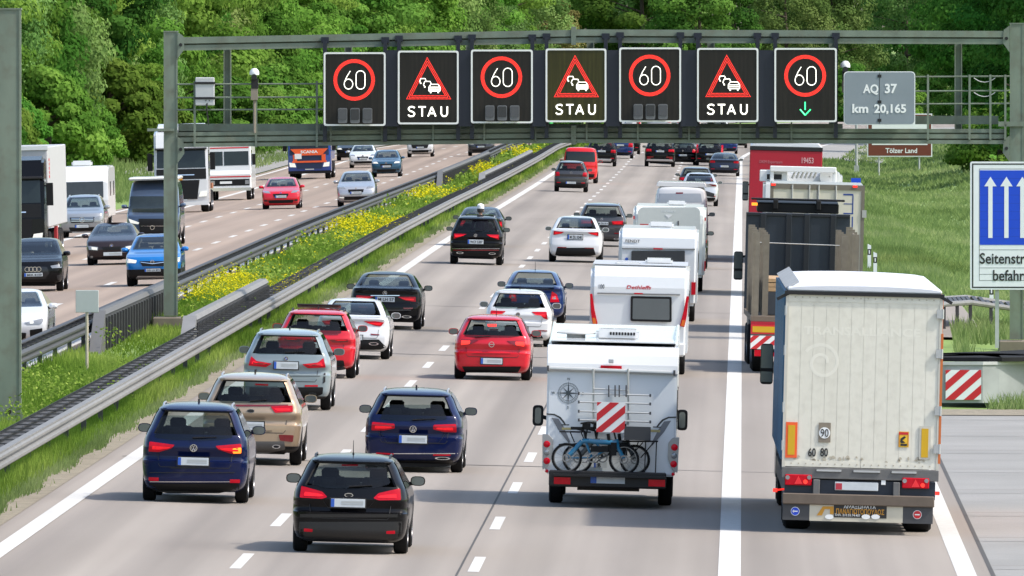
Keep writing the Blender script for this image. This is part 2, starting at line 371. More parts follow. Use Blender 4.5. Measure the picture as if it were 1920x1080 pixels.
def blades(name, X, Y, h, wd, m, lean=.35, tint=None):
    n = len(X); Z = zga(X, Y)-.03
    a = RNG.random(n)*math.pi; hh = h*(.55+.75*RNG.random(n)); ww = wd*(.7+.6*RNG.random(n))
    lx = (RNG.random(n)-.5)*2*lean*hh; ly = (RNG.random(n)-.5)*2*lean*hh
    dx, dy = np.cos(a)*ww/2, np.sin(a)*ww/2*.5
    P = np.stack([np.stack([X-dx, Y-dy, Z], 1), np.stack([X+dx, Y+dy, Z], 1), np.stack([X+lx, Y+ly, Z+hh], 1)], 1).reshape(-1, 3)
    t = RNG.random(n) if tint is None else np.clip(tint+.25*(RNG.random(n)-.5), 0, 1)
    o = link(name, rawmesh(name, P, 3, t, m)); o['kind'] = 'stuff'; return o
def leafquads(C, size, up=.3, flat=1.0):
    n = len(C); N_ = RNG.normal(size=(n, 3)); N_[:, 2] = np.abs(N_[:, 2])+up
    N_ /= np.linalg.norm(N_, axis=1)[:, None]
    A = np.cross(N_, RNG.normal(size=(n, 3))); A /= np.linalg.norm(A, axis=1)[:, None]+1e-9; B = np.cross(N_, A)
    s = (size*(.6+.8*RNG.random(n)))[:, None] if np.isscalar(size) else size[:, None]
    return np.stack([C-A*s*.5, C+B*s*.32, C+A*s*.5, C-B*s*.32], 1).reshape(-1, 3)
M_GRASS = vegmat('grass_blades', (.13, .19, .06), (.21, .29, .10), (.31, .36, .16), .5)
M_GRASSY = vegmat('median_grass_blades', (.08, .16, .02), (.18, .28, .045), (.31, .39, .09))
M_YEL = vegmat('yellow_petals', (.36, .38, .015), (.58, .5, .015), (.66, .58, .03), .3)
def patchy(X, Y, k=1.0): return .5+.35*np.sin(X*1.3*k+Y*.11*k)*np.sin(Y*.043*k+X*.6)+.15*np.sin(Y*.21)
X, Y = scatter(-12.5, -11.85, 205, 1000, 30000); keep = RNG.random(len(X)) < np.clip((-12.03+.09*np.sin(Y*.5)-X)/.14, .012, 1); X, Y = X[keep], Y[keep]
tag(blades('verge_grass', X, Y, .17, .00012*Y, M_GRASS, .5, patchy(X, Y)), 'trimmed grass strip along the foot of the right median guard rail', 'grass')
X, Y = scatter(-16.2, -12.3, 215, 1150, 120000)
hgt = (.34+.12*np.sin(Y*.13+X))*np.where((X > -16) & (X < -14) & (Y > 335) & (Y < 376), .5, 1)
tag(blades('median_grass', X, Y, hgt*(.75+.0003*Y), .00012*Y, M_GRASSY, .4, patchy(X, Y)), 'tall meadow grass filling the median between the guard rails', 'grass')
# broad-leaved herbs and yellow flower heads in the median
X, Y = scatter(-16.0, -12.9, 225, 1000, 2600); cl = (np.sin(Y*.09)+np.sin(Y*.31+X*2) > .5) & ~((X < -13.9) & (Y > 352) & (Y < 378)); X, Y = X[cl], Y[cl]
C = []; 
for x, y in zip(X, Y):
    k = 14; c = RNG.normal(size=(k, 3))*np.array([.16, .3, .13]); c[:, 2] += .38; C.append(c+np.array([x, y, 0]))
C = np.concatenate(C); C[:, 2] += zga(C[:, 0], C[:, 1])
P = leafquads(C, .00028*C[:, 1])
o = link('median_herbs', rawmesh('median_herbs', P, 4, np.clip(.5+.5*RNG.normal(size=len(C))*.5, 0, 1), M_GRASSY)); tag(o, 'leafy weeds growing among the median grass', 'weeds', kind='stuff')
X, Y = scatter(-15.9, -12.9, 395, 1050, 9000)
den = np.clip(1.3*np.sin(Y*.047+1.2+.5*np.sin(X*1.7))+.5*np.sin(Y*.21+X*2)-.3, .012, .6)*np.where(Y < 640, 1, .6); den = np.where((X > -13.6) & (Y > 560), den*.5, den); k = RNG.random(len(X)) < den; X, Y = X[k], Y[k]
C = []
for x, y in zip(X, Y):
    c = RNG.normal(size=(5, 3))*np.array([.12, .25, .1]); c[:, 2] += .55; C.append(c+np.array([x, y, 0]))
C = np.concatenate(C); C[:, 2] += zga(C[:, 0], C[:, 1]); P = leafquads(C, .00017*C[:, 1], 1.0)
tag(link('yellow_flowers', rawmesh('yellow_flowers', P, 4, RNG.random(len(C)), M_YEL)), 'yellow rapeseed-like flowers in bloom along the median', 'flowers', kind='stuff')
X, Y = scatter(6.7, 24, 392, 1150, 90000)
tag(blades('verge_grass', X, Y, .3, .00017*Y, M_GRASS, .9, patchy(X, Y, .6)), 'long meadow grass on the verge beyond the trucks on the right', 'grass')
X, Y = scatter(4.9, 10.5, 318, 395, 16000); k = (X > 4.9+(Y-318)*.012) & ~((X > 5.8) & (X < 9) & (Y > 352) & (Y < 378)); X, Y = X[k], Y[k]
tag(blades('nose_grass', X, Y, .42, .05, M_GRASS, .4), 'tall grass around the concrete foot of the right gantry post', 'grass')
X, Y = scatter(5.35, 11, 309, 322, 7000); k = Y < 309.5+(X-5.2)*6; X, Y = X[k], Y[k]
tag(blades('nose_grass', X, Y, .34, .04, M_GRASS, .6), 'short bright grass in front of the curved steel crash barrier', 'grass')
X, Y = scatter(-62, -31, 560, 1240, 60000)
tag(blades('verge_grass', X, Y, .5, .00014*Y, M_GRASS, .5, patchy(X, Y, .6)), 'meadow grass between the oncoming lanes and the forest edge', 'grass')
X, Y = scatter(3.9, 6.8, 449, 975, 24000)
tag(blades('verge_grass', X, Y, .3, .00014*Y, M_GRASS, .5, patchy(X, Y, .6)), 'mown grass at the edge of the hard shoulder beyond the bulkhead truck', 'grass')
# ------------------------------------------------------------------ trees
BARK = mat('bark', (.09, .07, .055), .9, noise=.4, scale=8, bump=.6)
BARKR = mat('reddish_bark', (.2, .1, .06), .9, noise=.4, scale=8, bump=.6)
LEAFS = [vegmat('beech_leaves', (.065, .165, .025), (.115, .25, .04), (.19, .345, .065), .5, True),
         vegmat('dark_leaves', (.032, .105, .02), (.065, .17, .03), (.11, .24, .045), .45, True),
         vegmat('pale_leaves', (.085, .17, .045), (.15, .26, .07), (.23, .34, .11), .45, True),
         vegmat('brownish_leaves', (.1, .09, .03), (.18, .16, .06), (.25, .23, .09), .35, True)]
def make_tree(seed, H, R, low, kind, nb, per, flat=.55, leaf=.3, droop=0):
    rg = np.random.default_rng(seed); B = MB()
    B.tube((0, 0, -.5), (0, 0, H*.35), .26, 9, .2); B.tube((0, 0, H*.35), (.2, .1, H*.8), .2, 8, .07)
    Cs = []; T = []; Ds = []
    for i in range(nb):
        u = (i+.5)/nb; z = low+(H-low)*u**.9
        rr = R*(math.sin(math.pi*min(1, .16+.84*u)**.8)**.6 if u < .97 else .3); a = i*2.39996+rg.random()*.9
        q = rr*(.45+.6*rg.random()); c = np.array([math.cos(a)*q, math.sin(a)*q, z-droop*q])
        if i % 3 == 0: B.tube((0, 0, max(.6, z-q*.5)), tuple(c), .09, 5, .025)
        br = (1.0+.9*rg.random())*R/4.5
        d = rg.normal(size=(per, 3)); d /= np.linalg.norm(d, axis=1)[:, None]; bt = .5+.45*(rg.random()-.5)*2; Ds.append(d)
        rad = br*(.35+.65*rg.random(per)**.6)
        p = d*rad[:, None]*np.array([1, 1, flat]); p[:, 2] -= .22*droop*np.linalg.norm(p[:, :2], axis=1)
        Cs.append(c+p); T.append(np.clip(bt+.1*rg.normal(size=per), 0, 1))
    C = np.concatenate(Cs); T = np.concatenate(T)
    ok = C[:, 2] > .05; C = C[ok]; T = T[ok]; D_ = np.concatenate(Ds)[ok]
    N_ = rg.normal(size=(len(C), 3))*.36+D_*.9; ax = C.copy(); ax[:, 2] = 0; ax /= np.linalg.norm(ax, axis=1)[:, None]+1e-6
    N_ += ax*.45; N_[:, 2] += .35; N_ /= np.linalg.norm(N_, axis=1)[:, None]
    A = np.cross(N_, rg.normal(size=(len(C), 3))); A /= np.linalg.norm(A, axis=1)[:, None]+1e-9; Bv = np.cross(N_, A)
    s = (leaf*.86*(.6+.8*rg.random(len(C))))[:, None]
    P = np.stack([C-A*s*.55, C+Bv*s*.36, C+A*s*.55, C-Bv*s*.36], 1).reshape(-1, 3)
    tr = B.build('trunk', BARKR if kind == 3 else BARK)
    return tr, rawmesh('crown', P, 4, T, LEAFS[kind])
KINDS = []
for sd_, H, R, low, kind, nb, per, fl, lf, dr in [(1, 20, 5.2, .8, 0, 90, 240, .5, .34, .1), (2, 18, 4.6, 1.2, 0, 80, 240, .45, .32, .22), (3, 21, 5.0, 1.5, 1, 85, 250, .6, .32, .05),
        (4, 19, 4.4, 2.0, 2, 70, 230, .8, .27, .3), (5, 22, 5.5, 1.0, 1, 95, 240, .5, .34, .15), (6, 17, 4.2, .6, 2, 75, 230, .7, .28, .2), (7, 16, 3.6, 1.5, 3, 55, 200, .6, .27, .1), (8, 5.5, 3.2, .2, 0, 40, 260, .55, .3, .12)]:
    tr, cr = make_tree(sd_, H, R, low, kind, nb, int(per*1.75), fl, lf, dr); KINDS.append((tr.data, cr)); bpy.data.objects.remove(tr)
TL = {0: ('bright green leafy tree at the forest edge with layered sprays', 'bright leafy trees of the forest'), 1: ('dark green dense tree of the forest', 'dark dense trees of the forest'),
      2: ('pale yellowish green airy tree of the forest', 'pale airy trees of the forest'), 3: ('brownish half bare tree between the green ones of the forest', 'brownish trees of the forest'), 4: ('low bright green bush at the foot of the forest edge', 'bushes at the forest edge')}
KOF = [0, 0, 1, 2, 1, 2, 3, 4]
def tree(k, X, Y, s=1.0, label=None):
    kk = KOF[k]; lb, gp = TL[kk]
    r = empty('bush' if kk == 4 else 'tree', (X, Y, zg(X, Y)-.1), label or lb, 'bush' if kk == 4 else 'tree', gp, (0, 0, random.random()*6.28))
    r.scale = (s, s, s*(.9+.25*random.random()))
    link('trunk', KINDS[k][0], r); link('crown', KINDS[k][1], r)
def rowk(): return random.choice([0, 1, 0, 2, 3, 4, 5, 0, 1, 6, 3])
# left forest edge (front rows close to the lanes), closing in behind the bend
def tlx(Y): return -47+(Y-800)*.024
for Y in range(640, 1300, 13):
    X = tlx(Y)+random.uniform(-1.5, 1.5)+sx(Y); tree(random.choice([0, 1, 0, 1, 2, 3, 5]), X-1, Y+random.uniform(-4, 4), random.uniform(.85, 1.15))
    if random.random() < .6: tree(7, X+3.2+random.uniform(-1, 1), Y+random.uniform(-5, 5), random.uniform(.7, 1.2))
for Y in range(760, 1330, 22):
    X = tlx(Y)-9+random.uniform(-2, 2)+sx(Y); tree(rowk(), X, Y, random.uniform(1, 1.35))
for X in range(-74, 62, 7):
    tree(rowk(), X+random.uniform(-2, 2), 1400+random.uniform(-25, 25), random.uniform(.95, 1.25)); tree(random.choice([2, 4, 3, 5]), X+3, 1470+random.uniform(-20, 20), random.uniform(1.2, 1.45))
for X in range(-80, 70, 6): tree(7, X+random.uniform(-2, 2), 1345+random.uniform(-15, 15), random.uniform(.7, 1.1))
for X, Y, s in [(17.5, 800, 1.0), (19, 860, 1.05), (21, 920, 1.1), (18.5, 980, 1.1), (24, 1040, 1.15), (23, 1100, 1.1), (30, 1160, 1.2), (32, 1230, 1.2), (25, 830, 1.2), (28, 950, 1.2)]:
    tree(random.choice([4, 2, 4, 2, 1]), X, Y, s)
for X, Y in [(16.5, 905), (19, 1010), (22, 1120), (15.4, 850)]: tree(7, X, Y, .9)

GGREEN = groundmat('weathered_green_paint', (.135, .168, .135), (.185, .225, .18), (.125, .12, .09), 2.2, 3.5, .08, .5, stretch=(1, 1, .25))
# ------------------------------------------------------------------ gantry and signs
def wpar(o, root):
    o.parent = root; o.matrix_parent_inverse = root.matrix_basis.inverted() if False else Matrix.Translation(-Vector(root.location)); return o
GY = 375.0
def gp(px, py, Y=GY): p = onplane(px, py, Y); return p.x, p.z
def pxbox(B, x0, y0, x1, y1, Y, d, mi=0):
    a = gp(x0, y1, Y); b = gp(x1, y0, Y); return B.bx(a[0], b[0], Y, Y+d, a[1], b[1], mi)
gl = gp(322, 600); gr_ = gp(1906, 655)
gan = empty('sign_gantry', (gl[0], GY, gl[1]), 'grey green steel gantry spanning the right carriageway with a camera walkway', 'gantry')
def G(name, B, m, root=gan, **k): return wpar(B.build(name, m, None, **k), root)
def beam(B, x0, t0, b0, x1, t1, b1, Y, d, mi=0):
    A = gp(x0, t0, Y); A2 = gp(x0, b0, Y); C = gp(x1, t1, Y); C2 = gp(x1, b1, Y)
    B.prism([A2, C2, C, A], Y, Y+d, 'y', mi)
def post(x0, x1, ytop, ybot, Y, wide=.32):
    B = MB(); a = gp(x0, ybot, Y); b = gp(x1, ytop, Y); X0, X1, z0, z1 = a[0], b[0], a[1], b[1]; w_ = X1-X0
    B.bx(X0, X1, Y-.02, Y+.02, z0, z1); B.bx(X1-.05, X1, Y+.02, Y+.4, z0, z1); B.bx(X0, X0+.05, Y+.02, Y+.4, z0, z1); B.bx(X0+.05, X1-.05, Y+.38, Y+.4, z0, z1)
    B.bx(X0-.012, X0+.03, Y-.035, Y-.02, z0, z1); B.bx(X1-.03, X1+.012, Y-.035, Y-.02, z0, z1); B.bx(X0-.02, X1+.02, Y-.04, Y+.42, z1, z1+.03)
    return B, X0, X1, z0, z1
def baseplate(X0, X1, Y, z0, h=.45, fl=.16):
    B = MB(); xm = (X0+X1)/2
    B.prism([(X0-fl, z0), (X1+fl, z0), (X1+fl, z0+.06), (X1+.02, z0+h), (X0-.02, z0+h), (X0-fl, z0+.06)], Y-.075, Y-.04)
    B.bx(X0-fl-.03, X1+fl+.03, Y-.22, Y+.6, z0-.03, z0)
    for x in (X0-fl+.07, xm, X1+fl-.07): B.tube((x, Y-.14, z0), (x, Y-.14, z0+.13), .045, 6, mi=1)
    B.disc((xm, Y-.08, z0+.3), .06, 12, .02, mi=1)
    return B
for x0, x1, yt, yb, fz in ((308, 332, 60, 592, .55), (1894, 1919, 45, 636, .48)):
    B, X0, X1, z0, z1 = post(x0, x1, yt, yb, GY); p = G('post', B, GGREEN)
    q = G('base_plate', baseplate(X0, X1, GY, z0), [GGREEN, TRIM]); q.parent = p; q.matrix_parent_inverse = Matrix.Translation(-Vector(gan.location))
    B = MB(); B.bx(X0-.3, X1+.45, GY-.35, GY+.9, z0-.04-fz-.3, z0-.035); G('footing', B, mat('brown_concrete', (.17, .145, .115), .9, noise=.3, scale=3, bump=.3), bevel=.03)
B = MB(); s = 1
for (x0, t0), (x1, t1) in (((333, 70), (1073, 56)), ((1079, 55), (1885, 58))):
    beam(B, x0, t0, t0+12, x1, t1, t1+12, GY-.05, .35); beam(B, x0, t0+12, t0+15, x1, t1+12, t1+15, GY+.1, .15); beam(B, x0, t0+15, t0+25, x1, t1+15, t1+25, GY-.02, .3)
    beam(B, x0, t0, t0+22, x1, t1, t1+22, GY+1.2, .3)
G('top_beam', B, GGREEN)
B = MB()
for (x0, t0), (x1, t1) in (((333, 246), (1073, 238)), ((1079, 238), (1885, 240))):
    beam(B, x0, t0+2, t0+9, x1, t1+2, t1+9, GY+.02, .3); beam(B, x0, t0+9, t0+12, x1, t1+9, t1+12, GY+.12, .15); beam(B, x0, t0+12, t0+20, x1, t1+12, t1+20, GY-.02, .35)
    beam(B, x0, t0+20, t0+23, x1, t1+20, t1+23, GY+.12, .15); beam(B, x0, t0+23, t0+30, x1, t1+23, t1+30, GY-.05, .4)
    beam(B, x0, t0+8, t0+30, x1, t1+8, t1+30, GY+1.2, .3)
G('bottom_beam', B, GGREEN)
for x, sg in ((333, 1), (1893, -1)):
    for yt in (60, 256) if sg == 1 else (48, 254):
        B = MB(); pts = [gp(x, yt), gp(x+11*sg, yt+8), gp(x+13*sg, yt+32), gp(x, yt+50)]; B.prism(pts, GY-.07, GY-.03); c = gp(x+6*sg, yt+24); B.disc((c[0], GY-.08, c[1]), .045, 10, .02, mi=1); G('gusset', B, [GGREEN, TRIM])
B = MB(); pxbox(B, 1071, 50, 1080, 84, GY-.09, .5); G('joint_plate', B, [GGREEN, TRIM]); B = MB(); pxbox(B, 1071, 236, 1080, 271, GY-.09, .5)
G('joint_plate', B, [GGREEN, TRIM])
for px in (426, 653, 880, 1107, 1333, 1561, 1797):
    B = MB(); pxbox(B, px-6, 76, px+6, 262, GY+1.0, .05); pxbox(B, px+5, 76, px+7, 262, GY+.9, .25); pxbox(B, px-7, 76, px-5, 262, GY+.9, .25); G('upright', B, GGREEN)
B = MB(); pxbox(B, 334, 232, 600, 248, GY+.5, .04); pxbox(B, 600, 232, 1580, 250, GY+.62, .04); pxbox(B, 1716, 217, 1872, 233, GY+.5, .04); pxbox(B, 334, 246, 1872, 249, GY+.5, .7)
pxbox(B, 1872, 228, 1920, 237, GY-.1, .1); pxbox(B, 276, 241, 326, 246, GY-.12, .3)
G('walkway', B, GGREEN)
for xs_, ys_, rows in (((365, 480, 594), (152, 276), (158, 183, 206)), ((1740, 1818, 1857, 1885), (140, 262), (144, 171, 195))):
    B = MB()
    for x in xs_: pxbox(B, x-2, ys_[0], x+2, ys_[1], GY-.1, .05)
    for r in rows:
        a = gp(333 if xs_[0] < 900 else 1716, r); b = gp(606 if xs_[0] < 900 else 1893, r-1); B.tube((a[0], GY-.05, a[1]), (b[0], GY-.05, b[1]), .022, 6)
    G('railing', B, GGREEN)
for x in range(620, 1580, 96): Q = MB(); pxbox(Q, x-1.5, 228, x+1.5, 265, GY-.1, .05); G('railing_post', Q, GGREEN)
for y in (146, 173):     # slack chains across the right end
    B = MB()
    for k in range(8):
        a = gp(1826+k*5, y+8*(1-((k-4)/4)**2)); b = gp(1831+k*5, y+8*(1-((k-3)/4)**2)); B.tube((a[0], GY-.08, a[1]), (b[0], GY-.08, b[1]), .012, 5)
    G('chain', B, GALV)
NAVY = mat('navy_panel', (.006, .009, .02), .45)
for a, b in ((722, 747), (860, 884), (998, 1024), (1136, 1162), (1276, 1308), (1421, 1453)):
    B = MB(); pxbox(B, a, 94, b, 237, GY-.55, .05); G('backing_panel', B, NAVY)
# variable message signs
LEDR = mat('red_led', (1, .035, .02), .4, emit=.95, noise=.02); LEDRB = mat('red_led_base', (.07, .004, .004), .5); LEDW = mat('white_led', (1, .98, .86), .4, emit=.9, noise=.02); LEDG = mat('green_led', (.05, .9, .3), .4, emit=.9, noise=.02)
DISP = groundmat('display_face', (.010, .009, .008), (.02, .017, .014), (.013, .012, .01), 2, 9, .02, .35, stretch=(9, 1, .4)); DISPO = groundmat('display_face_olive', (.022, .022, .006), (.045, .042, .01), (.03, .028, .008), 2, 9, .02, .35, stretch=(9, 1, .4))
FRAME = mat('sign_frame_grey', (.68, .7, .68), .45); CAMG = mat('unit_grey', (.11, .115, .12), .4); CAMK = mat('unit_dark', (.03, .032, .036), .25)
signs = [(607, 98, 723, 236, 0), (746, 95, 860, 233, 1), (883, 93, 999, 231, 0), (1023, 91, 1137, 229, 1), (1161, 89, 1277, 229, 0), (1307, 90, 1422, 229, 1), (1452, 90, 1569, 229, 2)]
SL = ['black speed sign with red ring 60 above three camera units, leftmost on the gantry', 'black STAU sign with red triangle between the first two speed signs from the left',
      'black speed sign showing 60 between the two STAU signs left of the gantry joint', 'olive tinted STAU sign with a red triangle at the middle of the gantry',
      'black speed sign showing 60 just right of the olive tinted STAU sign', 'black STAU sign with red triangle, rightmost of the triangle signs', 'speed sign with red ring 60 above a green downward arrow']
for (x0, y0, x1, y1, kd), lb in zip(signs, SL):
    YF = GY-.6; a = gp(x0, y1, YF); b = gp(x1, y0, YF); X0, X1, Z0, Z1 = a[0], b[0], a[1], b[1]; wd, ht = X1-X0, Z1-Z0
    r = empty('variable_message_sign', ((X0+X1)/2, YF, Z0), lb, 'traffic sign', 'lit signs hanging on the gantry')
    def lc(u, v): return (-wd/2+u*wd, ht*(1-v))
    def cr(cx, cy, sgn=(105, 115, 745, 885)): return lc((cx-sgn[0])/sgn[2], (cy-sgn[1])/sgn[3])
    B = MB(); o_ = rp([(-wd/2, 0), (wd/2, 0), (wd/2, ht), (-wd/2, ht)], .07); B.prism(o_, .0, .3); B.build('housing', TRIM, r)
    B = MB(); n = len(o_); i_ = rp([(-wd/2+.045, .045), (wd/2-.045, .045), (wd/2-.045, ht-.045), (-wd/2+.045, ht-.045)], .05)
    V = [(x, -.03, z) for x, z in o_]+[(x, -.03, z) for x, z in i_]+[(x, .0, z) for x, z in o_]+[(x, 0, z) for x, z in i_]
    B.add(V, [(i, (i+1) % n, n+(i+1) % n, n+i) for i in range(n)]+[(n+i, n+(i+1) % n, 3*n+(i+1) % n, 3*n+i) for i in range(n)]+[(2*n+i, 2*n+(i+1) % n, (i+1) % n, i) for i in range(n)])
    B.build('frame', FRAME, r)
    B = MB(); B.prism(i_, -.012, -.001); B.build('display_panel', DISPO if '1023' in str(x0) else DISP, r)
    for sx_ in (-1, 1): B = MB(); B.bx(sx_*(wd/2-.02)-.05, sx_*(wd/2-.02)+.05, .3, .55, -.42, ht+.3); B.bx(sx_*(wd/2-.02)-.1, sx_*(wd/2-.02)+.1, .45, .56, ht+.24, ht+.4); B.build('bracket', NAVY, r)
    dots = MB(); base = MB(); yy = -.014
    def dot(x, z, q=.0115): dots.add([(x+q*math.cos(t), yy-.008, z+q*math.sin(t)) for t in (0, 1.05, 2.09, 3.14, 4.19, 5.24)], [(5, 4, 3, 2, 1, 0)][0:1])
    if kd != 1:
        c = cr(472, 447); R1 = 250/745*wd; R0 = 205/745*wd; base.ring((c[0], yy, c[1]), R0-.004, R1+.004, 48, t=.004)
        for k in range(4):
            R = R0+.012+(R1-R0-.024)*k/3; n = int(2*math.pi*R/.034)
            for i in range(n): t = 2*math.pi*(i+.5*(k % 2))/n; dot(c[0]+R*math.cos(t), c[1]+R*math.sin(t))
        rg = base.build('red_ring', LEDRB, r); q = dots.build('led', LEDR, rg)
        D = MB(); c6 = cr(403, 500)
        def stroke(pts, rad=.0105, cl=False):
            pp = [cr(*p) if p[0] > 3 else lc(*p) for p in pts]
            if cl: pp.append(pp[0])
            D.path([(x, yy-.006, z) for x, z in pp], rad, 6)
        stroke([(403+52*math.cos(t), 498+60*math.sin(t)) for t in [2*math.pi*i/20 for i in range(20)]], cl=True); stroke([(425, 340), (385, 405), (358, 465)])
        stroke([(548+54*math.cos(t), (392 if math.sin(t) < 0 else 505)+54*math.sin(t)) for t in [2*math.pi*(i+.5)/24 for i in range(24)]], cl=True)
        D.build('digits', LEDW, r)
    else:
        S2 = (985, 105, 740, 880)
        P3 = [cr(1342, 178, S2), cr(1082, 688, S2), cr(1638, 688, S2)]; cen = (sum(p[0] for p in P3)/3, sum(p[1] for p in P3)/3)
        ins = [(cen[0]+(p[0]-cen[0])*.70, cen[1]+(p[1]-cen[1])*.70) for p in P3]
        V = [(x, yy, z) for x, z in P3]+[(x, yy, z) for x, z in ins]; base.add(V, [(i, (i+1) % 3, 3+(i+1) % 3, 3+i) for i in range(3)])
        for k in range(3):
            f_ = .96-.11*k; q3 = [(cen[0]+(p[0]-cen[0])*f_, cen[1]+(p[1]-cen[1])*f_) for p in P3]
            for i in range(3):
                p, q = Vector(q3[i]), Vector(q3[(i+1) % 3]); n = int((q-p).length/.034)
                for j in range(n): t = (j+.5*(k % 2))/n; s_ = p.lerp(q, t); dot(s_.x, s_.y)
        rg = base.build('red_triangle', LEDRB, r, recalc=False); dots.build('led', LEDR, rg)
        D = MB()
        def st2(pts, rad=.011): D.path([(x, yy-.006, z) for x, z in (cr(*p, S2) for p in pts)], rad, 6)
        for ox, oy, k in ((1430, 560, 1.0), (1345, 510, .72), (1290, 470, .6)):
            f = lambda x, y: (ox+x*k, oy+y*k)
            st2([f(-68, 28), f(-68, -18), f(-45, -52), f(45, -52), f(68, -18), f(68, 28), f(-68, 28)] if k == 1 else [f(-45, 35), f(-68, 5), f(-45, -52), f(45, -52), f(62, -10)])
            if k == 1: st2([f(-60, -18), f(60, -18)]); st2([f(-60, 5), f(60, 5)])
            for sx_ in (-46, 46) if k == 1 else (-46,): st2([f(sx_, 30), f(sx_, 52)], .018)
        D.build('queue_pictogram', LEDW, r)
        D = MB(); 
        def sl_(pts): D.path([(x, yy-.006, z) for x, z in (cr(*p, S2) for p in pts)], .02, 6)
        sl_([(1190, 790), (1165, 775), (1130, 780), (1112, 800), (1130, 825), (1170, 838), (1190, 860), (1172, 888), (1130, 890), (1110, 872)])
        sl_([(1235, 778), (1325, 778)]); sl_([(1280, 778), (1280, 892)]); sl_([(1352, 892), (1398, 778), (1445, 892)]); sl_([(1370, 855), (1428, 855)])
        sl_([(1512, 772), (1512, 860), (1530, 888), (1568, 888), (1586, 862), (1586, 772)]); D.build('lettering', LEDW, r)
    if kd == 0:
        for i, (cx0, cx1, mm) in enumerate(((278, 390, CAMG), (425, 540, CAMK), (575, 690, CAMG))):
            A0 = cr(cx0, 968); A1 = cr(cx1, 785); B = MB(); B.prism(rp([A0, (A1[0], A0[1]), A1, (A0[0], A1[1])], .05), -.14, -.013)
            o2 = B.build('camera_unit', CAMG, r); B = MB(); m0, m1 = .018, .03
            B.prism(rp([(A0[0]+m0, A0[1]+.09), (A1[0]-m0, A0[1]+.09), (A1[0]-m0, A1[1]-m1), (A0[0]+m0, A1[1]-m1)], .03), -.152, -.141); B.build('lens_cover', CAMK if i == 1 else mat('smoked_cover', (.07, .075, .085), .15), o2)
    if kd == 2:
        D = MB()
        def sg2(pts): D.path([(x, yy-.006, z) for x, z in (lc((px-x0)/(x1-x0), (py-y0)/(y1-y0)) for px, py in pts)], .018, 6)
        sg2([(1509.5, 191), (1509.5, 206)]); sg2([(1500, 205), (1509.5, 216), (1520, 205)]); D.build('green_arrow', LEDG, r)
# grey kilometre board
YF = GY-.5; a = gp(1582, 234, YF); b = gp(1716, 134, YF); wd, ht = b[0]-a[0], b[1]-a[1]
r = empty('kilometre_sign', ((a[0]+b[0])/2, YF, a[1]), 'grey board reading AQ 37 km 20,165 beside the last speed sign', 'sign')
KG = mat('sign_grey', (.2, .235, .265), .45, noise=.12, scale=2); KW = mat('sign_white', (.72, .74, .74), .5)
o_ = rp([(-wd/2, 0), (wd/2, 0), (wd/2, ht), (-wd/2, ht)], .12, 6); i_ = rp([(-wd/2+.02, .02), (wd/2-.02, .02), (wd/2-.02, ht-.02), (-wd/2+.02, ht-.02)], .11, 6)
B = MB(); B.prism(o_, 0, .03); B.build('board', KW, r); B = MB(); B.prism(i_, -.008, -.001); B.bx(-.006, .006, -.012, -.007, .03, ht-.03, 1)
for z in (.12, ht/2-.1, ht-.12): B.bx(-.05, .05, -.02, -.006, z-.04, z+.04, 1)
B.build('face', [KG, TRIM], r)
B = MB(); k = wd/134
B.text('AQ', -.62*wd/2+.17*k*0+-.0, -.014, ht-57*k*.0-.0-(178-134)*k, 24*k, wid=40*k); 
f = lambda px, py: ((px-1649)*k, (234-py)*k)
for tx, c0, c1, yb, h in (('AQ', 1618, 1647, 174, 16), ('37', 1659, 1682, 174, 17), ('km', 1598, 1628, 211, 16), ('20,165', 1639, 1699, 211, 16)):
    B = MB(); p = f((c0+c1)/2, yb); B.text(tx, p[0], -.014, p[1], h*k, wid=(c1-c0)*k, bold=.03); B.build('lettering', KW, r)
B = MB(); B.bx(-wd/2+.2, -wd/2+.28, .03, .45, .1, ht); B.bx(wd/2-.28, wd/2-.2, .03, .45, .1, ht); B.build('bracket', GGREEN, r)
# traffic cameras, detector box
CW = mat('camera_white', (.7, .72, .74), .35)
for px, py, lb in ((477, 132, 'white domed traffic camera on a pole over the left gantry railing'), (1585, 118, 'white domed traffic camera above the corner of the kilometre board')):
    p = gp(px, py, GY-.12); r = empty('traffic_camera', (p[0], GY-.12, p[1]-.9), lb, 'camera', 'traffic cameras on the gantry')
    B = MB(); B.tube((0, 0, -.75 if px < 900 else -.2), (0, 0, .3), .035, 8); B.bx(-.09, .09, -.09, .09, .12, .42); B.build('pole', mat('camera_bracket', (.22, .19, .15), .6), r)
    B = MB(); B.bx(-.08, .1, -.1, .1, .42, .68); B.tube((0, -.05, .72), (0, -.27, .73), .075, 10); B.build('camera_body', TRIM, r)
    B = MB(); B.lathe([(.0, .14), (.07, .125), (.115, .07), (.13, .01), (.125, -.04)], (0, -.02, .82), 16, 'z'); B.build('hood', CW, r)
a = gp(366, 198, GY-.2); b = gp(402, 145, GY-.2); r = empty('detector_box', ((a[0]+b[0])/2, GY-.2, a[1]), 'pale grey equipment box strapped to the left gantry railing', 'equipment box')
wd, ht = b[0]-a[0], b[1]-a[1]; B = MB(); B.bx(-wd/2, wd/2, 0, .14, 0, ht); B.build('casing', mat('box_grey', (.42, .44, .45), .5), r, bevel=.02)
for z in (.15, .55): B = MB(); B.bx(-wd/2-.02, wd/2+.02, -.02, .0, ht-z-.03, ht-z+.03); B.build('strap', TRIM, r)
B = MB()
B.tube((.03, -.01, .12), (.03, -.01, ht-.6), .012, 6); B.tube((.12, -.01, .12), (.12, -.01, ht-.6), .012, 6); B.path([(.06, 0, .06), (.05, -.04, -.1), (.1, -.02, -.5)], .02, 6); B.build('cable', TRIM, r)
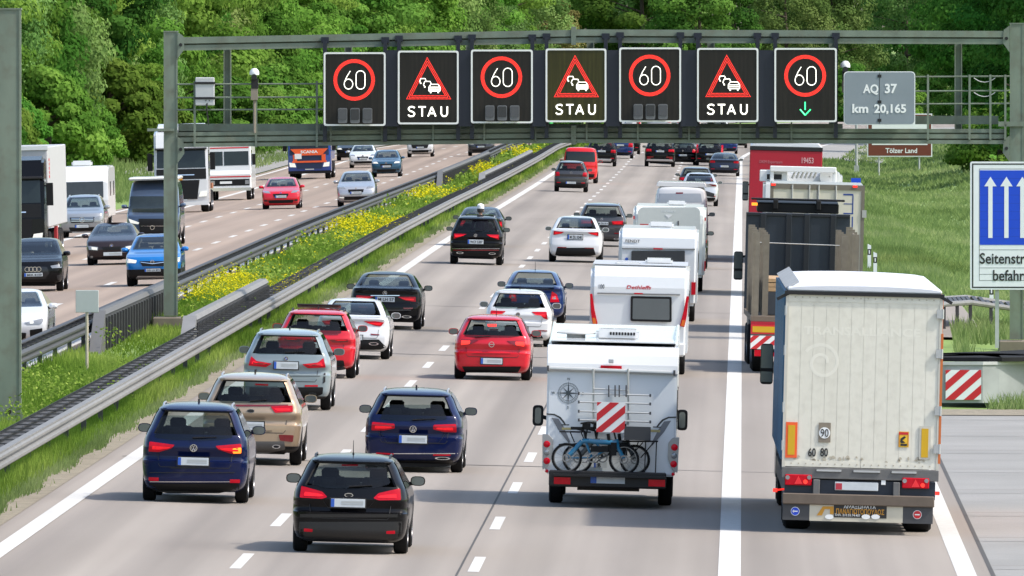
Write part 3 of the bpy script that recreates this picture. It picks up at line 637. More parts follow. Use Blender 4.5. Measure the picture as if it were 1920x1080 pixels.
# post of the neighbouring gantry at the left picture edge
LY = 281.0; B, X0, X1, z0, z1 = post(-6, 38, 18, 800, LY)
r = empty('gantry_post', ((X0+X1)/2, LY, z0), 'tall grey green steel post in the median at the left edge of the photo', 'post'); wpar(B.build('post', GGREEN), r); wpar(baseplate(X0, X1, LY, z0, .32, .12).build('base_plate', [GGREEN, TRIM]), r)
# blue lane sign on the right
BY = 372.0; a = gp(1819, 543, BY); b = gp(1985, 303, BY); wd, ht = b[0]-a[0], b[1]-a[1]; k = wd/166
r = empty('lane_sign', ((a[0]+b[0])/2, BY, a[1]), 'white framed blue sign with white arrows at the right edge of the photo', 'traffic sign')
f = lambda px, py: ((px-1902)*k, (543-py)*k)
BW = mat('sign_sheet_white', (.7, .73, .76), .4); BLUE = mat('sign_blue', (.004, .055, .55), .35)
o_ = rp([(-wd/2, 0), (wd/2, 0), (wd/2, ht), (-wd/2, ht)], .06); B = MB(); B.prism(o_, 0, .04); B.build('board', BW, r)
B = MB()
def frame(B, x0, y0, x1, y1, t, y, mi=0):
    (A, C), (D, E) = f(x0, y1), f(x1, y0)
    B.bx(A, D, y, -.0005, C, C+t, mi); B.bx(A, D, y, -.0005, E-t, E, mi); B.bx(A, A+t, y, -.0005, C+t, E-t, mi); B.bx(D-t, D, y, -.0005, C+t, E-t, mi)
frame(B, 1822.5, 306, 1981.5, 540, .035, -.004); frame(B, 1836, 316, 1968, 526, .008, -.004)
for y in (468, 502, 514): (A, C), (D, E) = f(1836, y+.4), f(1968, y); B.bx(A, D, -.004, -.0005, C, C+.008)
B.build('border', INK, r)
(A, C), (D, E) = f(1837, 459), f(1967, 319); B = MB(); B.bx(A, D, -.006, -.0008, C, E)
for i in range(1, 9): B.bx(A, D, -.007, -.0059, C+(E-C)*i/9, C+(E-C)*i/9+.006, 1)
B.build('blue_panel', [BLUE, mat('sign_blue_seam', (.003, .03, .3), .4)], r)
for cx in (1857, 1887, 1917, 1947):
    p = [f(cx-4, 446), f(cx+4, 446), f(cx+4, 349), f(cx+11.5, 349), f(cx, 331), f(cx-11.5, 349), f(cx-4, 349)]; B = MB(); B.prism(p, -.012, -.0075); B.build('arrow', BW, r)
B = MB(); p = f(1902, 494); B.text('Seitenstreifen', p[0], -.006, p[1], 20*k, wid=130*k, bold=.015); B.build('lettering', INK, r); B = MB(); p = f(1902, 526); B.text('befahren', p[0], -.006, p[1], 20*k, wid=80*k, bold=.015); B.build('lettering', INK, r)
B = MB(); B.bx(-.5, -.4, .04, .12, .2, ht-.2); B.bx(.3, .4, .04, .12, .2, ht-.2); g0 = zg(a[0], BY); B.bx(-.5, -.4, .12, .2, g0-a[1], ht-.1); B.bx(.3, .4, .12, .2, g0-a[1], ht-.1); B.build('support', GALV, r)
# square plate seen from behind on a thin post
p = ground(163, 712); r = empty('small_sign', p, 'small pale square sign plate on a thin post in the median', 'sign'); Y = p.y; q0 = onplane(142, 586, Y); q1 = onplane(185, 544, Y)
B = MB(); B.bx(q0.x-p.x, q1.x-p.x, -.02, .0, q0.z-p.z, q1.z-p.z); B.build('plate', mat('plate_back', (.36, .4, .39), .5), r, bevel=.01); B = MB(); B.tube((0, .03, -.2), (0, .03, q1.z-p.z-.05), .035, 10); B.build('post', mat('post_beige', (.4, .36, .27), .6), r)
# brown tourist board, lamp-like pole, small blue board, delineators
Y = 900; q0 = onplane(1626, 294, Y); q1 = onplane(1748, 213, Y); xm = (q0.x+q1.x)/2; g = zg(xm, Y)
r = empty('tourist_sign', (xm, Y, g), 'brown and white tourist board reading Tölzer Land beyond the gantry', 'sign'); wd, z0, z1 = q1.x-q0.x, q0.z-g, q1.z-g
BRN = mat('sign_brown', (.14, .03, .015), .5); B = MB(); B.bx(-wd/2, wd/2, 0, .05, z0, z1); B.build('board', KW, r)
B = MB(); B.bx(-wd/2+.07, wd/2-.07, -.012, -.002, z0+.07, z1-.07); B.build('brown_panel', BRN, r)
B = MB(); B.bx(-wd/2+.3, wd/2-.3, -.022, -.013, z0+.75, z1-.3); B.build('white_panel', KW, r); B = MB(); B.text('Tölzer Land', .1, -.016, z0+.25, .3, wid=2.0, bold=.02); B.build('lettering', KW, r)
B = MB(); B.tube((-wd*.32, .1, -.3), (-wd*.32, .1, z1), .06); B.tube((wd*.3, .1, -.3), (wd*.3, .1, z1), .06); B.build('post', GALV, r)
p = ground(1606, 325); q = onplane(1606, 262, p.y); B = MB(); B.tube((0, 0, -.3), (0, 0, q.z-p.z+1), .09, 10); B.bx(-.16, .16, -.12, .12, 0, .5); o = B.build('pole', GALV); o.location = p; tag(o, 'plain grey pole on the verge just right of the red truck', 'pole')
p = ground(1606, 505); q0 = onplane(1596, 347, p.y); q1 = onplane(1614, 334, p.y); r = empty('blue_marker', p, 'small blue board on a thin post peeping out beside the white box truck', 'sign')
B = MB(); B.bx(q0.x-p.x, q1.x-p.x, 0, .03, q0.z-p.z, q1.z-p.z); B.build('board', BLUE, r); B = MB(); B.tube((0, .05, -.2), (0, .05, q1.z-p.z), .03); B.build('post', GALV, r)
for px, pb, pt, lb in ((1630, 512, 457, 'white delineator post with a black band on the verge, farther of two together'), (1641, 527, 472, 'white delineator post with a black band on the verge, nearer of two together'), (1859, 592, 528, 'white delineator post just below the blue lane sign')):
    p = ground(px, pb); h = onplane(px, pt, p.y).z-p.z; r = empty('delineator', p, lb, 'delineator', 'delineator posts on the right verge')
    B = MB(); c = [(-.06, 0), (.06, 0), (.06, h-.06), (-.06, h)]; B.prism(c, -.05, .05); B.build('post', CW, r); B = MB(); B.bx(-.062, .062, -.053, .053, h*.62, h*.82); B.bx(-.02, .02, -.056, -.052, h*.66, h*.78, 1); B.build('band', [INK, CW], r)
# ------------------------------------------------------------------ guard rails
WPROF = [(.0, .31), (.03, .30), (.085, .255), (.085, .21), (.02, .17), (.02, .14), (.085, .1), (.085, .055), (.03, .01), (.0, .0)]
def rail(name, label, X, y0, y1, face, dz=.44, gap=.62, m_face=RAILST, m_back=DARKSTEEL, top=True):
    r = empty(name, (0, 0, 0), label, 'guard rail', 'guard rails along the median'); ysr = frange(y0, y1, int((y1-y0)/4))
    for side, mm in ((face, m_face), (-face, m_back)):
        B = MB(); v = []; n = len(WPROF)
        for Y in ysr:
            for dx, z in WPROF: x = X+(0 if side == face else -face*gap)+side*dx+sx(Y); v.append((x, Y, zg(X, Y)+dz+z))
        fs = [(j*n+i, j*n+i+1, (j+1)*n+i+1, (j+1)*n+i) for j in range(len(ysr)-1) for i in range(n-1)]
        B.add(v, fs if side > 0 else [q[::-1] for q in fs], 0, True); B.build('rail_beam', mm, r, ang=30)
    B = MB(); P = MB(); Y = y0; k = 0
    while Y < y1:
        x = X+sx(Y); z = zg(X, Y); B.box(x-face*gap/2, Y, z+dz+.27, gap, .05, .025)
        if k % 3 == 0: P.box(x-face*(gap/2), Y, z+dz/2, .1, .06, dz+.4); 
        k += 1; Y += 2.4
    a = B.build('spacer', DARKSTEEL, r); a['kind'] = 'stuff'; a = P.build('post', DARKSTEEL, r); a['kind'] = 'stuff'
    # top flange strips that catch the light
    B = MB()
    for Xo, wv, mm in ((X-face*.02, .07, 0),):
        for Ya, Yb in zip(ysr[:-1], ysr[1:]):
            za, zb = zg(X, Ya)+dz+.325, zg(X, Yb)+dz+.325; xa, xb = Xo+sx(Ya), Xo+sx(Yb)
            B.add([(xa-wv, Ya, za), (xa+wv, Ya, za), (xb+wv, Yb, zb), (xb-wv, Yb, zb)]+[(xa-wv, Ya, za-.03), (xa+wv, Ya, za-.03), (xb+wv, Yb, zb-.03), (xb-wv, Yb, zb-.03)], [(0, 1, 2, 3), (4, 7, 6, 5), (1, 5, 6, 2), (0, 3, 7, 4), (0, 4, 5, 1), (3, 2, 6, 7)])
    B.build('cap_strip', m_face, r); return r
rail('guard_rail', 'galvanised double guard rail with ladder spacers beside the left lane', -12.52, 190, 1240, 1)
rail('guard_rail', 'dark double guard rail with ladder spacers on the oncoming side of the median', -16.52, 200, 1240, -1, gap=.42, m_face=DARKSTEEL, m_back=mat('shaded_steel', (.06, .06, .058), .6, .2, noise=.3, scale=3))  # shade on the side facing the camera is put into its dark colour
def barrier(label, X, y0, y1, th, h, mface, mcap, ribs, slope0=2.5):
    mcap = RAILST if X > -15 else mat('dark_cap', (.1, .1, .098), .65)  # darker cap colour for the pieces on the oncoming side
    r = empty('crash_barrier', (X, y0, zg(X, y0)), label, 'crash barrier', 'raised crash barrier pieces around gantry posts')
    B = MB(); g = lambda Y: zg(X, Y)-r.location.z; D = MB(); c = MB()
    ysr = frange(y0, y1, max(2, int((y1-y0)/8)))
    for a, b in zip(ysr[:-1], ysr[1:]):
        xa, xb = sx(a), sx(b)
        B.add([(xa-th/2, a-y0, g(a)), (xa+th/2, a-y0, g(a)), (xb+th/2, b-y0, g(b)), (xb-th/2, b-y0, g(b))]+[(xa-th/2, a-y0, g(a)+h-.1), (xa+th/2, a-y0, g(a)+h-.1), (xb+th/2, b-y0, g(b)+h-.1), (xb-th/2, b-y0, g(b)+h-.1)],
              [(0, 3, 2, 1), (4, 5, 6, 7), (1, 2, 6, 5), (0, 4, 7, 3), (0, 1, 5, 4), (2, 3, 7, 6)])
        c.add([(xa-th/2-.03, a-y0, g(a)+h-.1), (xa+th/2+.03, a-y0, g(a)+h-.1), (xb+th/2+.03, b-y0, g(b)+h-.1), (xb-th/2-.03, b-y0, g(b)+h-.1)]+[(xa-th/2+.05, a-y0, g(a)+h), (xa+th/2-.05, a-y0, g(a)+h), (xb+th/2-.05, b-y0, g(b)+h), (xb-th/2+.05, b-y0, g(b)+h)],
              [(0, 3, 2, 1), (4, 5, 6, 7), (1, 2, 6, 5), (0, 4, 7, 3), (0, 1, 5, 4), (2, 3, 7, 6)])
    B.build('wall_panel', mface, r); c.build('cap', mcap, r)
    Y = y0+.4
    while Y < y1: D.box(sx(Y)+th/2+.03, Y-y0, g(Y)+h/2-.08, .06, .35, h-.2); D.box(sx(Y)-th/2-.03, Y-y0, g(Y)+h/2-.08, .06, .16, h-.2); Y += ribs
    o = D.build('rib', mat('barrier_rib', (.045, .045, .048), .55, .3, noise=.3), r); o['kind'] = 'stuff'
    E = MB(); E.prism([(-slope0, -.05), (0, -.05), (0, h)], -th/2-.02, th/2+.02, 'x'); E.build('end_ramp', mcap, r); return r
barrier('tall ribbed dark barrier with pale cap left of the gantry post', -15.8, 349, 392, .24, 1.0, DARKSTEEL, GALV, 1.6, 3)
barrier('pale capped barrier piece behind the guard rail, right of the gantry post', -13.35, 343, 395, .28, .98, DARKSTEEL, GALV, .9, 4)
barrier('distant ribbed barrier on the oncoming side of the flowering median', -15.8, 742, 880, .24, 1.0, DARKSTEEL, GALV, 1.5, 5)
barrier('distant pale capped barrier on the near side of the flowering median', -13.35, 728, 893, .28, .98, DARKSTEEL, GALV, 1.5, 5)
# curved crash cushion with striped board on the right, ladder rail behind it
def strip(B, pts, z0, z1, th, mi=0):
    n = len(pts); L_ = []; R_ = []
    for i in range(n):
        a = Vector(pts[max(0, i-1)]); b = Vector(pts[min(n-1, i+1)]); d = (b-a).normalized(); nn = Vector((-d.y, d.x))*th/2; p = Vector(pts[i]); L_.append(p+nn); R_.append(p-nn)
    v = []
    for i in range(n): v += [(L_[i].x, L_[i].y, z0), (R_[i].x, R_[i].y, z0), (R_[i].x, R_[i].y, z1), (L_[i].x, L_[i].y, z1)]
    fs = [(4*i+k, 4*i+(k+1) % 4, 4*i+4+(k+1) % 4, 4*i+4+k) for i in range(n-1) for k in range(4)]+[(3, 2, 1, 0), (4*n-4, 4*n-3, 4*n-2, 4*n-1)]
    B.add(v, fs, mi)
p = ground(1768, 757); r = empty('crash_barrier', p, 'curved galvanised crash barrier with dark top on the right verge', 'crash barrier'); gy = p.y
def lp(px, Y): return (onplane(px, 700, Y).x-p.x, Y-gy)
pa = [lp(1764, gy+4), lp(1765, gy+.6), lp(1768, gy), lp(1842, gy), lp(1872, gy+.25), lp(1925, gy+.9), (3.6, 3.5), (6, 9)]
B = MB(); strip(B, pa, .02, .86, .06); B.build('steel_panel', mat('barrier_panel', (.27, .29, .285), .55, .2, noise=.35, scale=1.6), r, recalc=True)
B = MB(); strip(B, pa[2:], .86, .93, .12); B.build('top_lip', GALV, r, recalc=True)
B = MB(); strip(B, [(q[0]-.02, q[1]+2.4) for q in pa[1:]], .93, 1.02, 4.6); B.build('dark_cover', mat('matt_black_cover', (.022, .022, .023), .9, noise=.5, scale=2, spec=.1), r, recalc=True)
wd = lp(1842, gy)[0]-lp(1768, gy)[0]; xl = lp(1773, gy)[0]; B = MB(); bw, bh = wd*.9, .66
r2 = empty('striped_board', (p.x+xl, gy-.07, p.z+.09), 'red and white diagonally striped board on the curved crash barrier', 'warning board')
SR = mat('sign_red', (.5, .012, .02), .4); B.bx(0, bw, 0, .03, 0, bh); B.build('board', KW, r2)
def stripes(B, x0, x1, z0, z1, y, per, wdt, off=0, mi=0, sg=1):
    # diagonal bars clipped to a rectangle
    c = off-4*per
    while c < (x1-x0)+(z1-z0)+4*per:
        pl = []
        for (u, v) in ((c, 0), (c+wdt, 0), (c+wdt+sg*(z1-z0)*1.15, z1-z0), (c+sg*(z1-z0)*1.15, z1-z0)): pl.append((u, v))
        out = pl
        for lim, keep in ((0, 1), (x1-x0, -1)):
            res = []
            for i in range(len(out)):
                a, b = out[i-1], out[i]; ia, ib = (a[0]-lim)*keep >= 0, (b[0]-lim)*keep >= 0
                if ia != ib: t = (lim-a[0])/(b[0]-a[0]); res.append((lim, a[1]+(b[1]-a[1])*t))
                if ib: res.append(b)
            out = res
            if len(out) < 3: break
        if len(out) >= 3: B.prism([(x0+u, z0+v) for u, v in out], y-.004, y, 'y', mi)
        c += per
B = MB(); stripes(B, 0, bw, 0, bh, -.001, .42, .22, -.02); B.build('red_stripes', SR, r2)
r = empty('guard_rail', (0, 0, 0), 'short curved ladder guard rail on the grass behind the crash barrier', 'guard rail'); B = MB(); D = MB(); P = MB()
pts = [(4.4, 372), (4.9, 386), (5.6, 396), (6.4, 400), (7.6, 402), (9.5, 402)]
for off, mm in ((0, 'a'), (-1.3, 'b')):
    pp = [(x, y-off*6) for x, y in pts]
    for a, b in zip(pp[:-1], pp[1:]): B.tube((a[0], a[1], zg(*a)+.68), (b[0], b[1], zg(*b)+.68), .075, 8)
for i in range(5):
    for k in range(6):
        t = k/6; x = pts[i][0]*(1-t)+pts[i+1][0]*t; y = pts[i][1]*(1-t)+pts[i+1][1]*t; D.box(x, y+4, zg(x, y)+.7, .1, 7.6, .05); 
        if k % 3 == 0: P = MB(); P.box(x, y, zg(x, y)+.3, .1, .06, .75); P.build('post', DARKSTEEL, r)
B.build('rail_beam', RAILST, r); D.build('spacer', DARKSTEEL, r)
# ------------------------------------------------------------------ vehicles: shared builders
CF_ = math.atan(.025)
_wheel = {}
def wheel_mesh(R, tw):
    k = (R, tw)
    if k not in _wheel:
        t = tw/2; B = MB(); B.lathe([(R*.62, -t), (R*.9, -t), (R*.985, -t*.8), (R, -t*.4), (R, t*.4), (R*.985, t*.8), (R*.9, t), (R*.62, t)], n=28)
        o = B.build('tyre', RUBBER); Q = MB()
        for s in (-1, 1): Q.lathe([(0, s*t*.75), (R*.16, s*t*.8), (R*.2, s*t*.55), (R*.56, s*t*.6), (R*.63, s*t*.98), (R*.66, s*t*.98)], n=20)
        for i in range(5):
            a = 2*math.pi*i/5
            for s in (-1, 1): Q.box(s*t*.8, .38*R*math.cos(a), .38*R*math.sin(a), .03, R*.5, R*.13, rx=a)
        q = Q.build('rim', RIM); _wheel[k] = (o.data, q.data); bpy.data.objects.remove(o); bpy.data.objects.remove(q)
    return _wheel[k]
class V:
    """a vehicle: x right, y in driving direction (0 = rearmost point), z up"""
    def __init__(s, name, label, cat, group, px, py, L, oh, away=True, zref=.6):
        s.L = L; s.away = away
        # py = image row of the tyre contact nearest the viewer, px = image column of the middle of the face we see
        X = 0
        for i in range(4):
            d = None; z = 0
            for k in range(40):
                t = (py-VPY)/FPX; Y = (CAMH-z)/t if t > 0 else 500; X = (px-VPX)/FPX*Y; z = .5*z+.5*zg(X, Y)
        Yf = Y-oh; X = onplane(px, py-20, Yf).x
        s.Yf = Yf; s.root = empty(name, (0, 0, 0), label, cat, group)
        th = CF_ if X > -14 else (-CF_ if False else CF_)
        if away: s.root.location = (X, Yf, zg(X, Yf+L/2)); s.root.rotation_euler = (0, CF_, 0)
        else: s.root.location = (X, Yf+L, zg(X, Yf+L/2)); s.root.rotation_euler = (0, CF_, math.pi)
        s.M = Matrix.LocRotScale(s.root.location, s.root.rotation_euler, None); s.Mi = s.M.inverted()
        s.crop = (0, 0, 1)
    def P(s, cx, cy, y=0.0):
        ox, oy, k = s.crop; px, py = ox+cx*k, oy+cy*k
        Yw = s.Yf+(y if s.away else s.L-y)
        p = s.Mi @ onplane(px, py, Yw); return (p.x, p.z)
    def wheels(s, ys, R=.33, tw=.215, xo=.8, n='wheel'):
        ty, ri = wheel_mesh(R, tw)
        for y in ys:
            for sg in (-1, 1):
                w_ = empty(n, (sg*xo, y, R)); w_.parent = s.root
                t = link('tyre', ty, w_); link('rim', ri, w_)
    def part(s, name, B, mats, parent=None, **k): return B.build(name, mats, parent or s.root, **k)
    def box(s, name, x0, x1, y0, y1, z0, z1, m, bevel=0, parent=None, label=None):
        B = MB(); B.bx(x0, x1, y0, y1, z0, z1); o = B.build(name, m, parent or s.root, bevel=bevel)
        if label: o['label'] = label
        return o
def rows(kind, W, H, L):
    w = W/2
    T = {
     'hatch': [(.115, .84, .22, .30), (.16, .92, .06, .10), (.23, .965, .0, .03), (.33, .99, .0, .0), (.42, 1, .0, .02), (.433, 1, .055, .03), (.47, .998, .078, .045), (.555, .995, .03, .2), (.575, .99, .036, .35), (.61, .983, .06, .6), (.65, .965, .075, .95), (.69, .935, .10, 1.2), (.78, .86, .24, 1.5), (.88, .785, .38, 1.95), (.92, .745, .42, 2.15), (.945, .715, .40, 2.3), (.96, .675, .48, 2.42), (.975, .62, .64, 2.55), (.99, .47, 1.0, 2.7), (1, .15, 1.4, 2.8)],
     'suv': [(.14, .84, .22, .30), (.18, .93, .05, .08), (.25, .97, .0, .02), (.36, .99, .0, .0), (.44, 1, .005, .01), (.453, 1, .055, .015), (.49, .998, .078, .03), (.57, .995, .03, .12), (.588, .99, .036, .25), (.62, .983, .06, .45), (.655, .965, .075, .95), (.695, .935, .09, 1.25), (.78, .865, .20, 1.6), (.88, .79, .32, 2.0), (.92, .75, .36, 2.2), (.945, .72, .33, 2.3), (.96, .68, .42, 2.42), (.975, .625, .6, 2.55), (.99, .47, .98, 2.7), (1, .15, 1.4, 2.85)],
     'sedan': [(.13, .84, .22, .30), (.18, .92, .06, .10), (.25, .965, .0, .03), (.36, .99, .0, .0), (.45, 1, .02, .02), (.48, 1, .05, .05), (.56, .995, .06, .15), (.63, .98, .07, .55), (.685, .955, .06, .95), (.72, .93, .10, 1.2), (.735, .915, .50, 1.3), (.80, .855, .78, 1.6), (.88, .78, 1.12, 2.0), (.94, .71, 1.45, 2.3), (.97, .62, 1.7, 2.5), (.99, .45, 1.9, 2.65), (1, .15, 2.1, 2.75)],
     'fast': [(.13, .84, .22, .30), (.18, .92, .06, .10), (.25, .965, .0, .03), (.36, .99, .0, .0), (.45, 1, .03, .02), (.50, 1, .05, .05), (.57, .99, .08, .2), (.63, .97, .08, .55), (.67, .945, .05, .9), (.70, .92, .06, 1.1), (.715, .90, .30, 1.2), (.80, .835, .62, 1.5), (.88, .765, .95, 1.85), (.94, .70, 1.28, 2.15), (.97, .62, 1.5, 2.35), (.99, .45, 1.75, 2.5), (1, .15, 2.0, 2.6)],
     'van': [(.12, .86, .15, .2), (.16, .94, .03, .06), (.22, .98, .0, .0), (.36, 1, .02, .0), (.45, 1, .04, .06), (.50, .995, .04, .35), (.545, .985, .05, .7), (.60, .97, .06, .95), (.78, .93, .09, 1.5), (.88, .89, .12, 1.85), (.94, .85, .15, 2.1), (.97, .78, .19, 2.3), (.99, .6, .3, 2.5), (1, .2, .6, 2.7)],
    }[kind]
    return [(a*H, b*w, c, d) for a, b, c, d in T]
class Car(V):
    def __init__(s, name, label, px, py, W, H, L, kind, pm, away=True, cat='car', group=None, oh=.85, crop=None, clad=0.0, roofm=None, R=.33, rws=None, cx=.125, cyr=.30, bow=.08, front=None, rails=False, tint=GLASS):
        V.__init__(s, name, label, cat, group or ('cars driving away on the right carriageway' if away else 'oncoming cars on the left carriageway'), px, py, L, oh, away)
        if crop: s.crop = crop
        W *= .97; s.W, s.H, s.cx, s.cy, s.b = W, H, cx, cyr, bow
        rw_ = rws or rows(kind, W, H, L); s.kind = kind; s.pm = pm
        s.fw = pchip([(r[0], r[1]) for r in rw_]); s.fr = pchip([(r[0], r[2]) for r in rw_]); s.ff = pchip([(r[0], L-r[3]) for r in rw_])
        zs = []
        for a, b in zip(rw_[:-1], rw_[1:]):
            n = max(1, min(4, int((b[0]-a[0])/.035)+1)); zs += [a[0]+(b[0]-a[0])*i/n for i in range(n)]
        zs.append(rw_[-1][0]); s.z0, s.z1 = zs[0], zs[-1]
        B = MB(); rings = []
        for z in zs: rings.append(s.plan(z))
        n = len(rings[0]); v = [p for r in rings for p in r]; fs = []; mi = []
        for j in range(len(zs)-1):
            zm = (zs[j]+zs[j+1])/2; q = 1 if zm < clad else (2 if roofm and zm > H*.955 else 0)
            for i in range(n): B.add([], []); fs.append((j*n+i, j*n+(i+1) % n, (j+1)*n+(i+1) % n, (j+1)*n+i)); mi.append(q)
        B.v = v; B.f = fs+[tuple(range(n))[::-1], tuple(range((len(zs)-1)*n, len(zs)*n))]; B.m = mi+[1, 2 if roofm else 0]; B.s = [True]*len(B.f)
        # dark wheel arches on the flanks
        fo = .82 if kind != 'van' else .95; ya = oh if away else (L-2.62 if L < 4.5 else L-2.78) - (fo-.8)
        if not away: yb = L-oh; ya = yb-(2.6 if L < 4.45 else 2.75 if L < 4.8 else 2.95 if L < 5.2 else 3.6)
        else: ya = oh; yb = min(L-.78, oh+(2.6 if L < 4.45 else 2.75 if L < 4.8 else 2.95 if L < 5.2 else 3.6))
        s.ya, s.yb, s.R = ya, yb, R
        for y in (ya, yb):
            for sg in (-1, 1):
                A = []; 
                for i in range(11):
                    a = math.pi*(i/10)*1.16-.08*math.pi; A.append((y+(R+.055)*math.cos(a), R+(R+.055)*math.sin(a)))
                pts = [(yy, max(zz, s.z0+.03)) for yy, zz in A]; vv = [(sg*(s.fw(max(zz, s.z0+.05))+.004), yy, zz) for yy, zz in pts]+[(sg*(s.fw(R)+.004), y, R)]
                k = len(vv)-1; B.add(vv, [((i, i+1, k) if sg > 0 else (i+1, i, k)) for i in range(k-1)], 1)
        s.open = kind != 'van'
        if s.open:
            hr = {'sedan': (.75, .95), 'fast': (.735, .95)}.get(kind, (.695, .915)); hf = (.71, .94)
            def hole(j, i): zm = (zs[j]+zs[j+1])/2/H; return (hr[0] < zm < hr[1] and (i < 4 or i >= n-4)) or (hf[0] < zm < hf[1] and 22 <= i <= 29)
            nl = len(zs)-1; keep = [k for k in range(nl*n) if not hole(k//n, k % n)]; rest = list(range(nl*n, len(B.f)))
            B.f = [B.f[k] for k in keep+rest]; B.m = [B.m[k] for k in keep+rest]; B.s = [True]*len(B.f)
            j0 = min(j for j in range(len(zs)) if zs[j] > H*.60); Q = MB(); vv = []
            for j in range(j0, len(zs)):
                yc = (s.fr(zs[j])+s.ff(zs[j]))/2
                for x, y, z in rings[j]: vv.append((x*.972, yc+(y-yc)*.985, z-.02))
            Q.add(vv, [((j-j0)*n+i, (j-j0+1)*n+i, (j-j0+1)*n+(i+1) % n, (j-j0)*n+(i+1) % n) for j in range(j0, nl) for i in range(n) if not hole(j, i)]+[tuple(range(n)), tuple(range((nl-j0)*n, (nl-j0)*n+n))])
            s.part('cabin_lining', Q, SEATM); w_ = W/2; yr_ = s.fr(H*.6)+(.95 if kind in ('hatch', 'suv') else 1.35); yf_ = s.ff(H*.7)-1.15; Q = MB()
            Q.box(0, yr_, H*.60, w_*1.3, .16, H*.16, rx=-.2)
            for x in (-.42, 0, .42): Q.box(x*w_, yr_-.03, H*.70, .24, .1, .17)
            s.part('rear_seat', Q, SEATM, bevel=.03)
            for sg in (-1, 1): Q = MB(); Q.box(sg*.42*w_, yf_, H*.64, .5, .16, H*.20, rx=-.2); Q.box(sg*.42*w_, yf_-.06, H*.775, .27, .1, .17); s.part('front_seat', Q, SEATM, bevel=.04)
            Q = MB(); Q.bx(-w_*.75, w_*.75, yf_+.75, yf_+1.1, H*.58, H*.665); Q.ring((-.4*w_, yf_+.6, H*.64), .16, .19, 20, t=.03); s.part('dashboard', Q, SEATM)
        s.body = s.part('body', B, [pm, PLASTIC, roofm or pm], ang=26)
        s.wheels((ya, yb), R, .215 if W < 1.9 else .24, W/2*.985-.1)
        s.box('underbody', -W*.33, W*.33, .35, L-.5, .2, s.z0+.12, PLASTIC)
        s.sidewin(tint)
        if kind in ('hatch', 'suv') and away: s.lip()
        if away and kind != 'van' and s.Yf < 480: s.seam()
        s.door_mirrors()
        if rails:
            for sg in (-1, 1):
                B = MB(); zr = H*.975; xr = s.fw(H*.965)*.98; y0 = s.fr(H*.97)+.25; y1 = s.ff(H*.97)-.1
                B.path([(sg*xr, y0-.02, zr-.05), (sg*xr, y0+.22, zr+.02), (sg*xr, y1-.2, zr+.02), (sg*xr, y1, zr-.04)], .018, 6); s.part('roof_rail', B, rails if rails is not True else TRIM)
    def lip(s):
        H = s.H; a = s.fw(H*.935)*.93; v = []; n = 12
        for i in range(n+1):
            x = -a+2*a*i/n; y0 = s.ysurf(x, H*.945); y1 = s.ysurf(x, H*.915)
            v += [(x, y0+.10, H*.953), (x, min(y0, y1)-.035, H*.940), (x, min(y0, y1)-.04, H*.928), (x, y1+.03, H*.918)]
        fs = [(4*i+k, 4*i+4+k, 4*i+4+(k+1) % 4, 4*i+(k+1) % 4) for i in range(n) for k in range(4)]+[(0, 1, 2, 3), (4*n+3, 4*n+2, 4*n+1, 4*n)]
        B = MB(); B.add(v, fs); s.part('spoiler', B, s.pm, recalc=True)
    def seam(s, x=.70, zt=.50, zb=.36):
        w_, H = s.W/2, s.H; m = mat('panel_gap', (.006, .006, .007), .6)
        q = [(-x*w_, zt*H), (-x*w_*.97, zb*H+.04), (-x*w_*.92, zb*H), (x*w_*.92, zb*H), (x*w_*.97, zb*H+.04), (x*w_, zt*H)]
        for a, b in zip(q[:-1], q[1:]):
            d = (Vector(b)-Vector(a)).normalized(); n = Vector((-d.y, d.x))*.005; a, b = Vector(a), Vector(b); s.patch('panel_gap', [tuple(a+n), tuple(b+n), tuple(b-n), tuple(a-n)], m, .004, False, px=False, rnd=0, skirt=.01, dz=9)
    def plan(s, z):
        w_, y0, y1 = s.fw(z), s.fr(z), s.ff(z); cx = min(s.cx, w_*.45); b = s.b*min(1, w_/(s.W*.3)); cy = s.cy; av = (y1-y0)*.46
        k = min(1, av/(b+cy)); b *= k; cy *= k; half = []
        for sg, yy in ((1, y0), (-1, y1)):
            seg = []
            for i in range(5): x = (w_-cx)*i/4; seg.append((x, yy+sg*b*(x/w_)**2))
            for j in range(1, 7): a = j/6*math.pi/2; x = w_-cx+cx*math.sin(a); seg.append((x, yy+sg*(b*(x/w_)**2+cy*(1-math.cos(a)))))
            half.append(seg)
        re, fr = half; ya, yb = re[-1][1], fr[-1][1]; side = [(w_, ya+(yb-ya)*i/6) for i in range(1, 6)]
        R_ = re+side+fr[::-1]      # x>=0 from rear middle to front middle
        out = [(x, y, z) for x, y in R_]+[(-x, y, z) for x, y in R_[::-1][1:-1]]
        return out
    def ysurf(s, x, z, front=False):
        z = min(max(z, s.z0), s.z1); w_ = s.fw(z); cx = min(s.cx, w_*.45); b = s.b*min(1, w_/(s.W*.3)); cy = s.cy; av = (s.ff(z)-s.fr(z))*.46; k = min(1, av/(b+cy)); b *= k; cy *= k
        ax = min(abs(x), w_*.999); d = b*(ax/w_)**2
        if ax > w_-cx: t = min(.999, (ax-(w_-cx))/cx); d += cy*(1-math.sqrt(1-t*t))
        return s.ff(z)-d if front else s.fr(z)+d
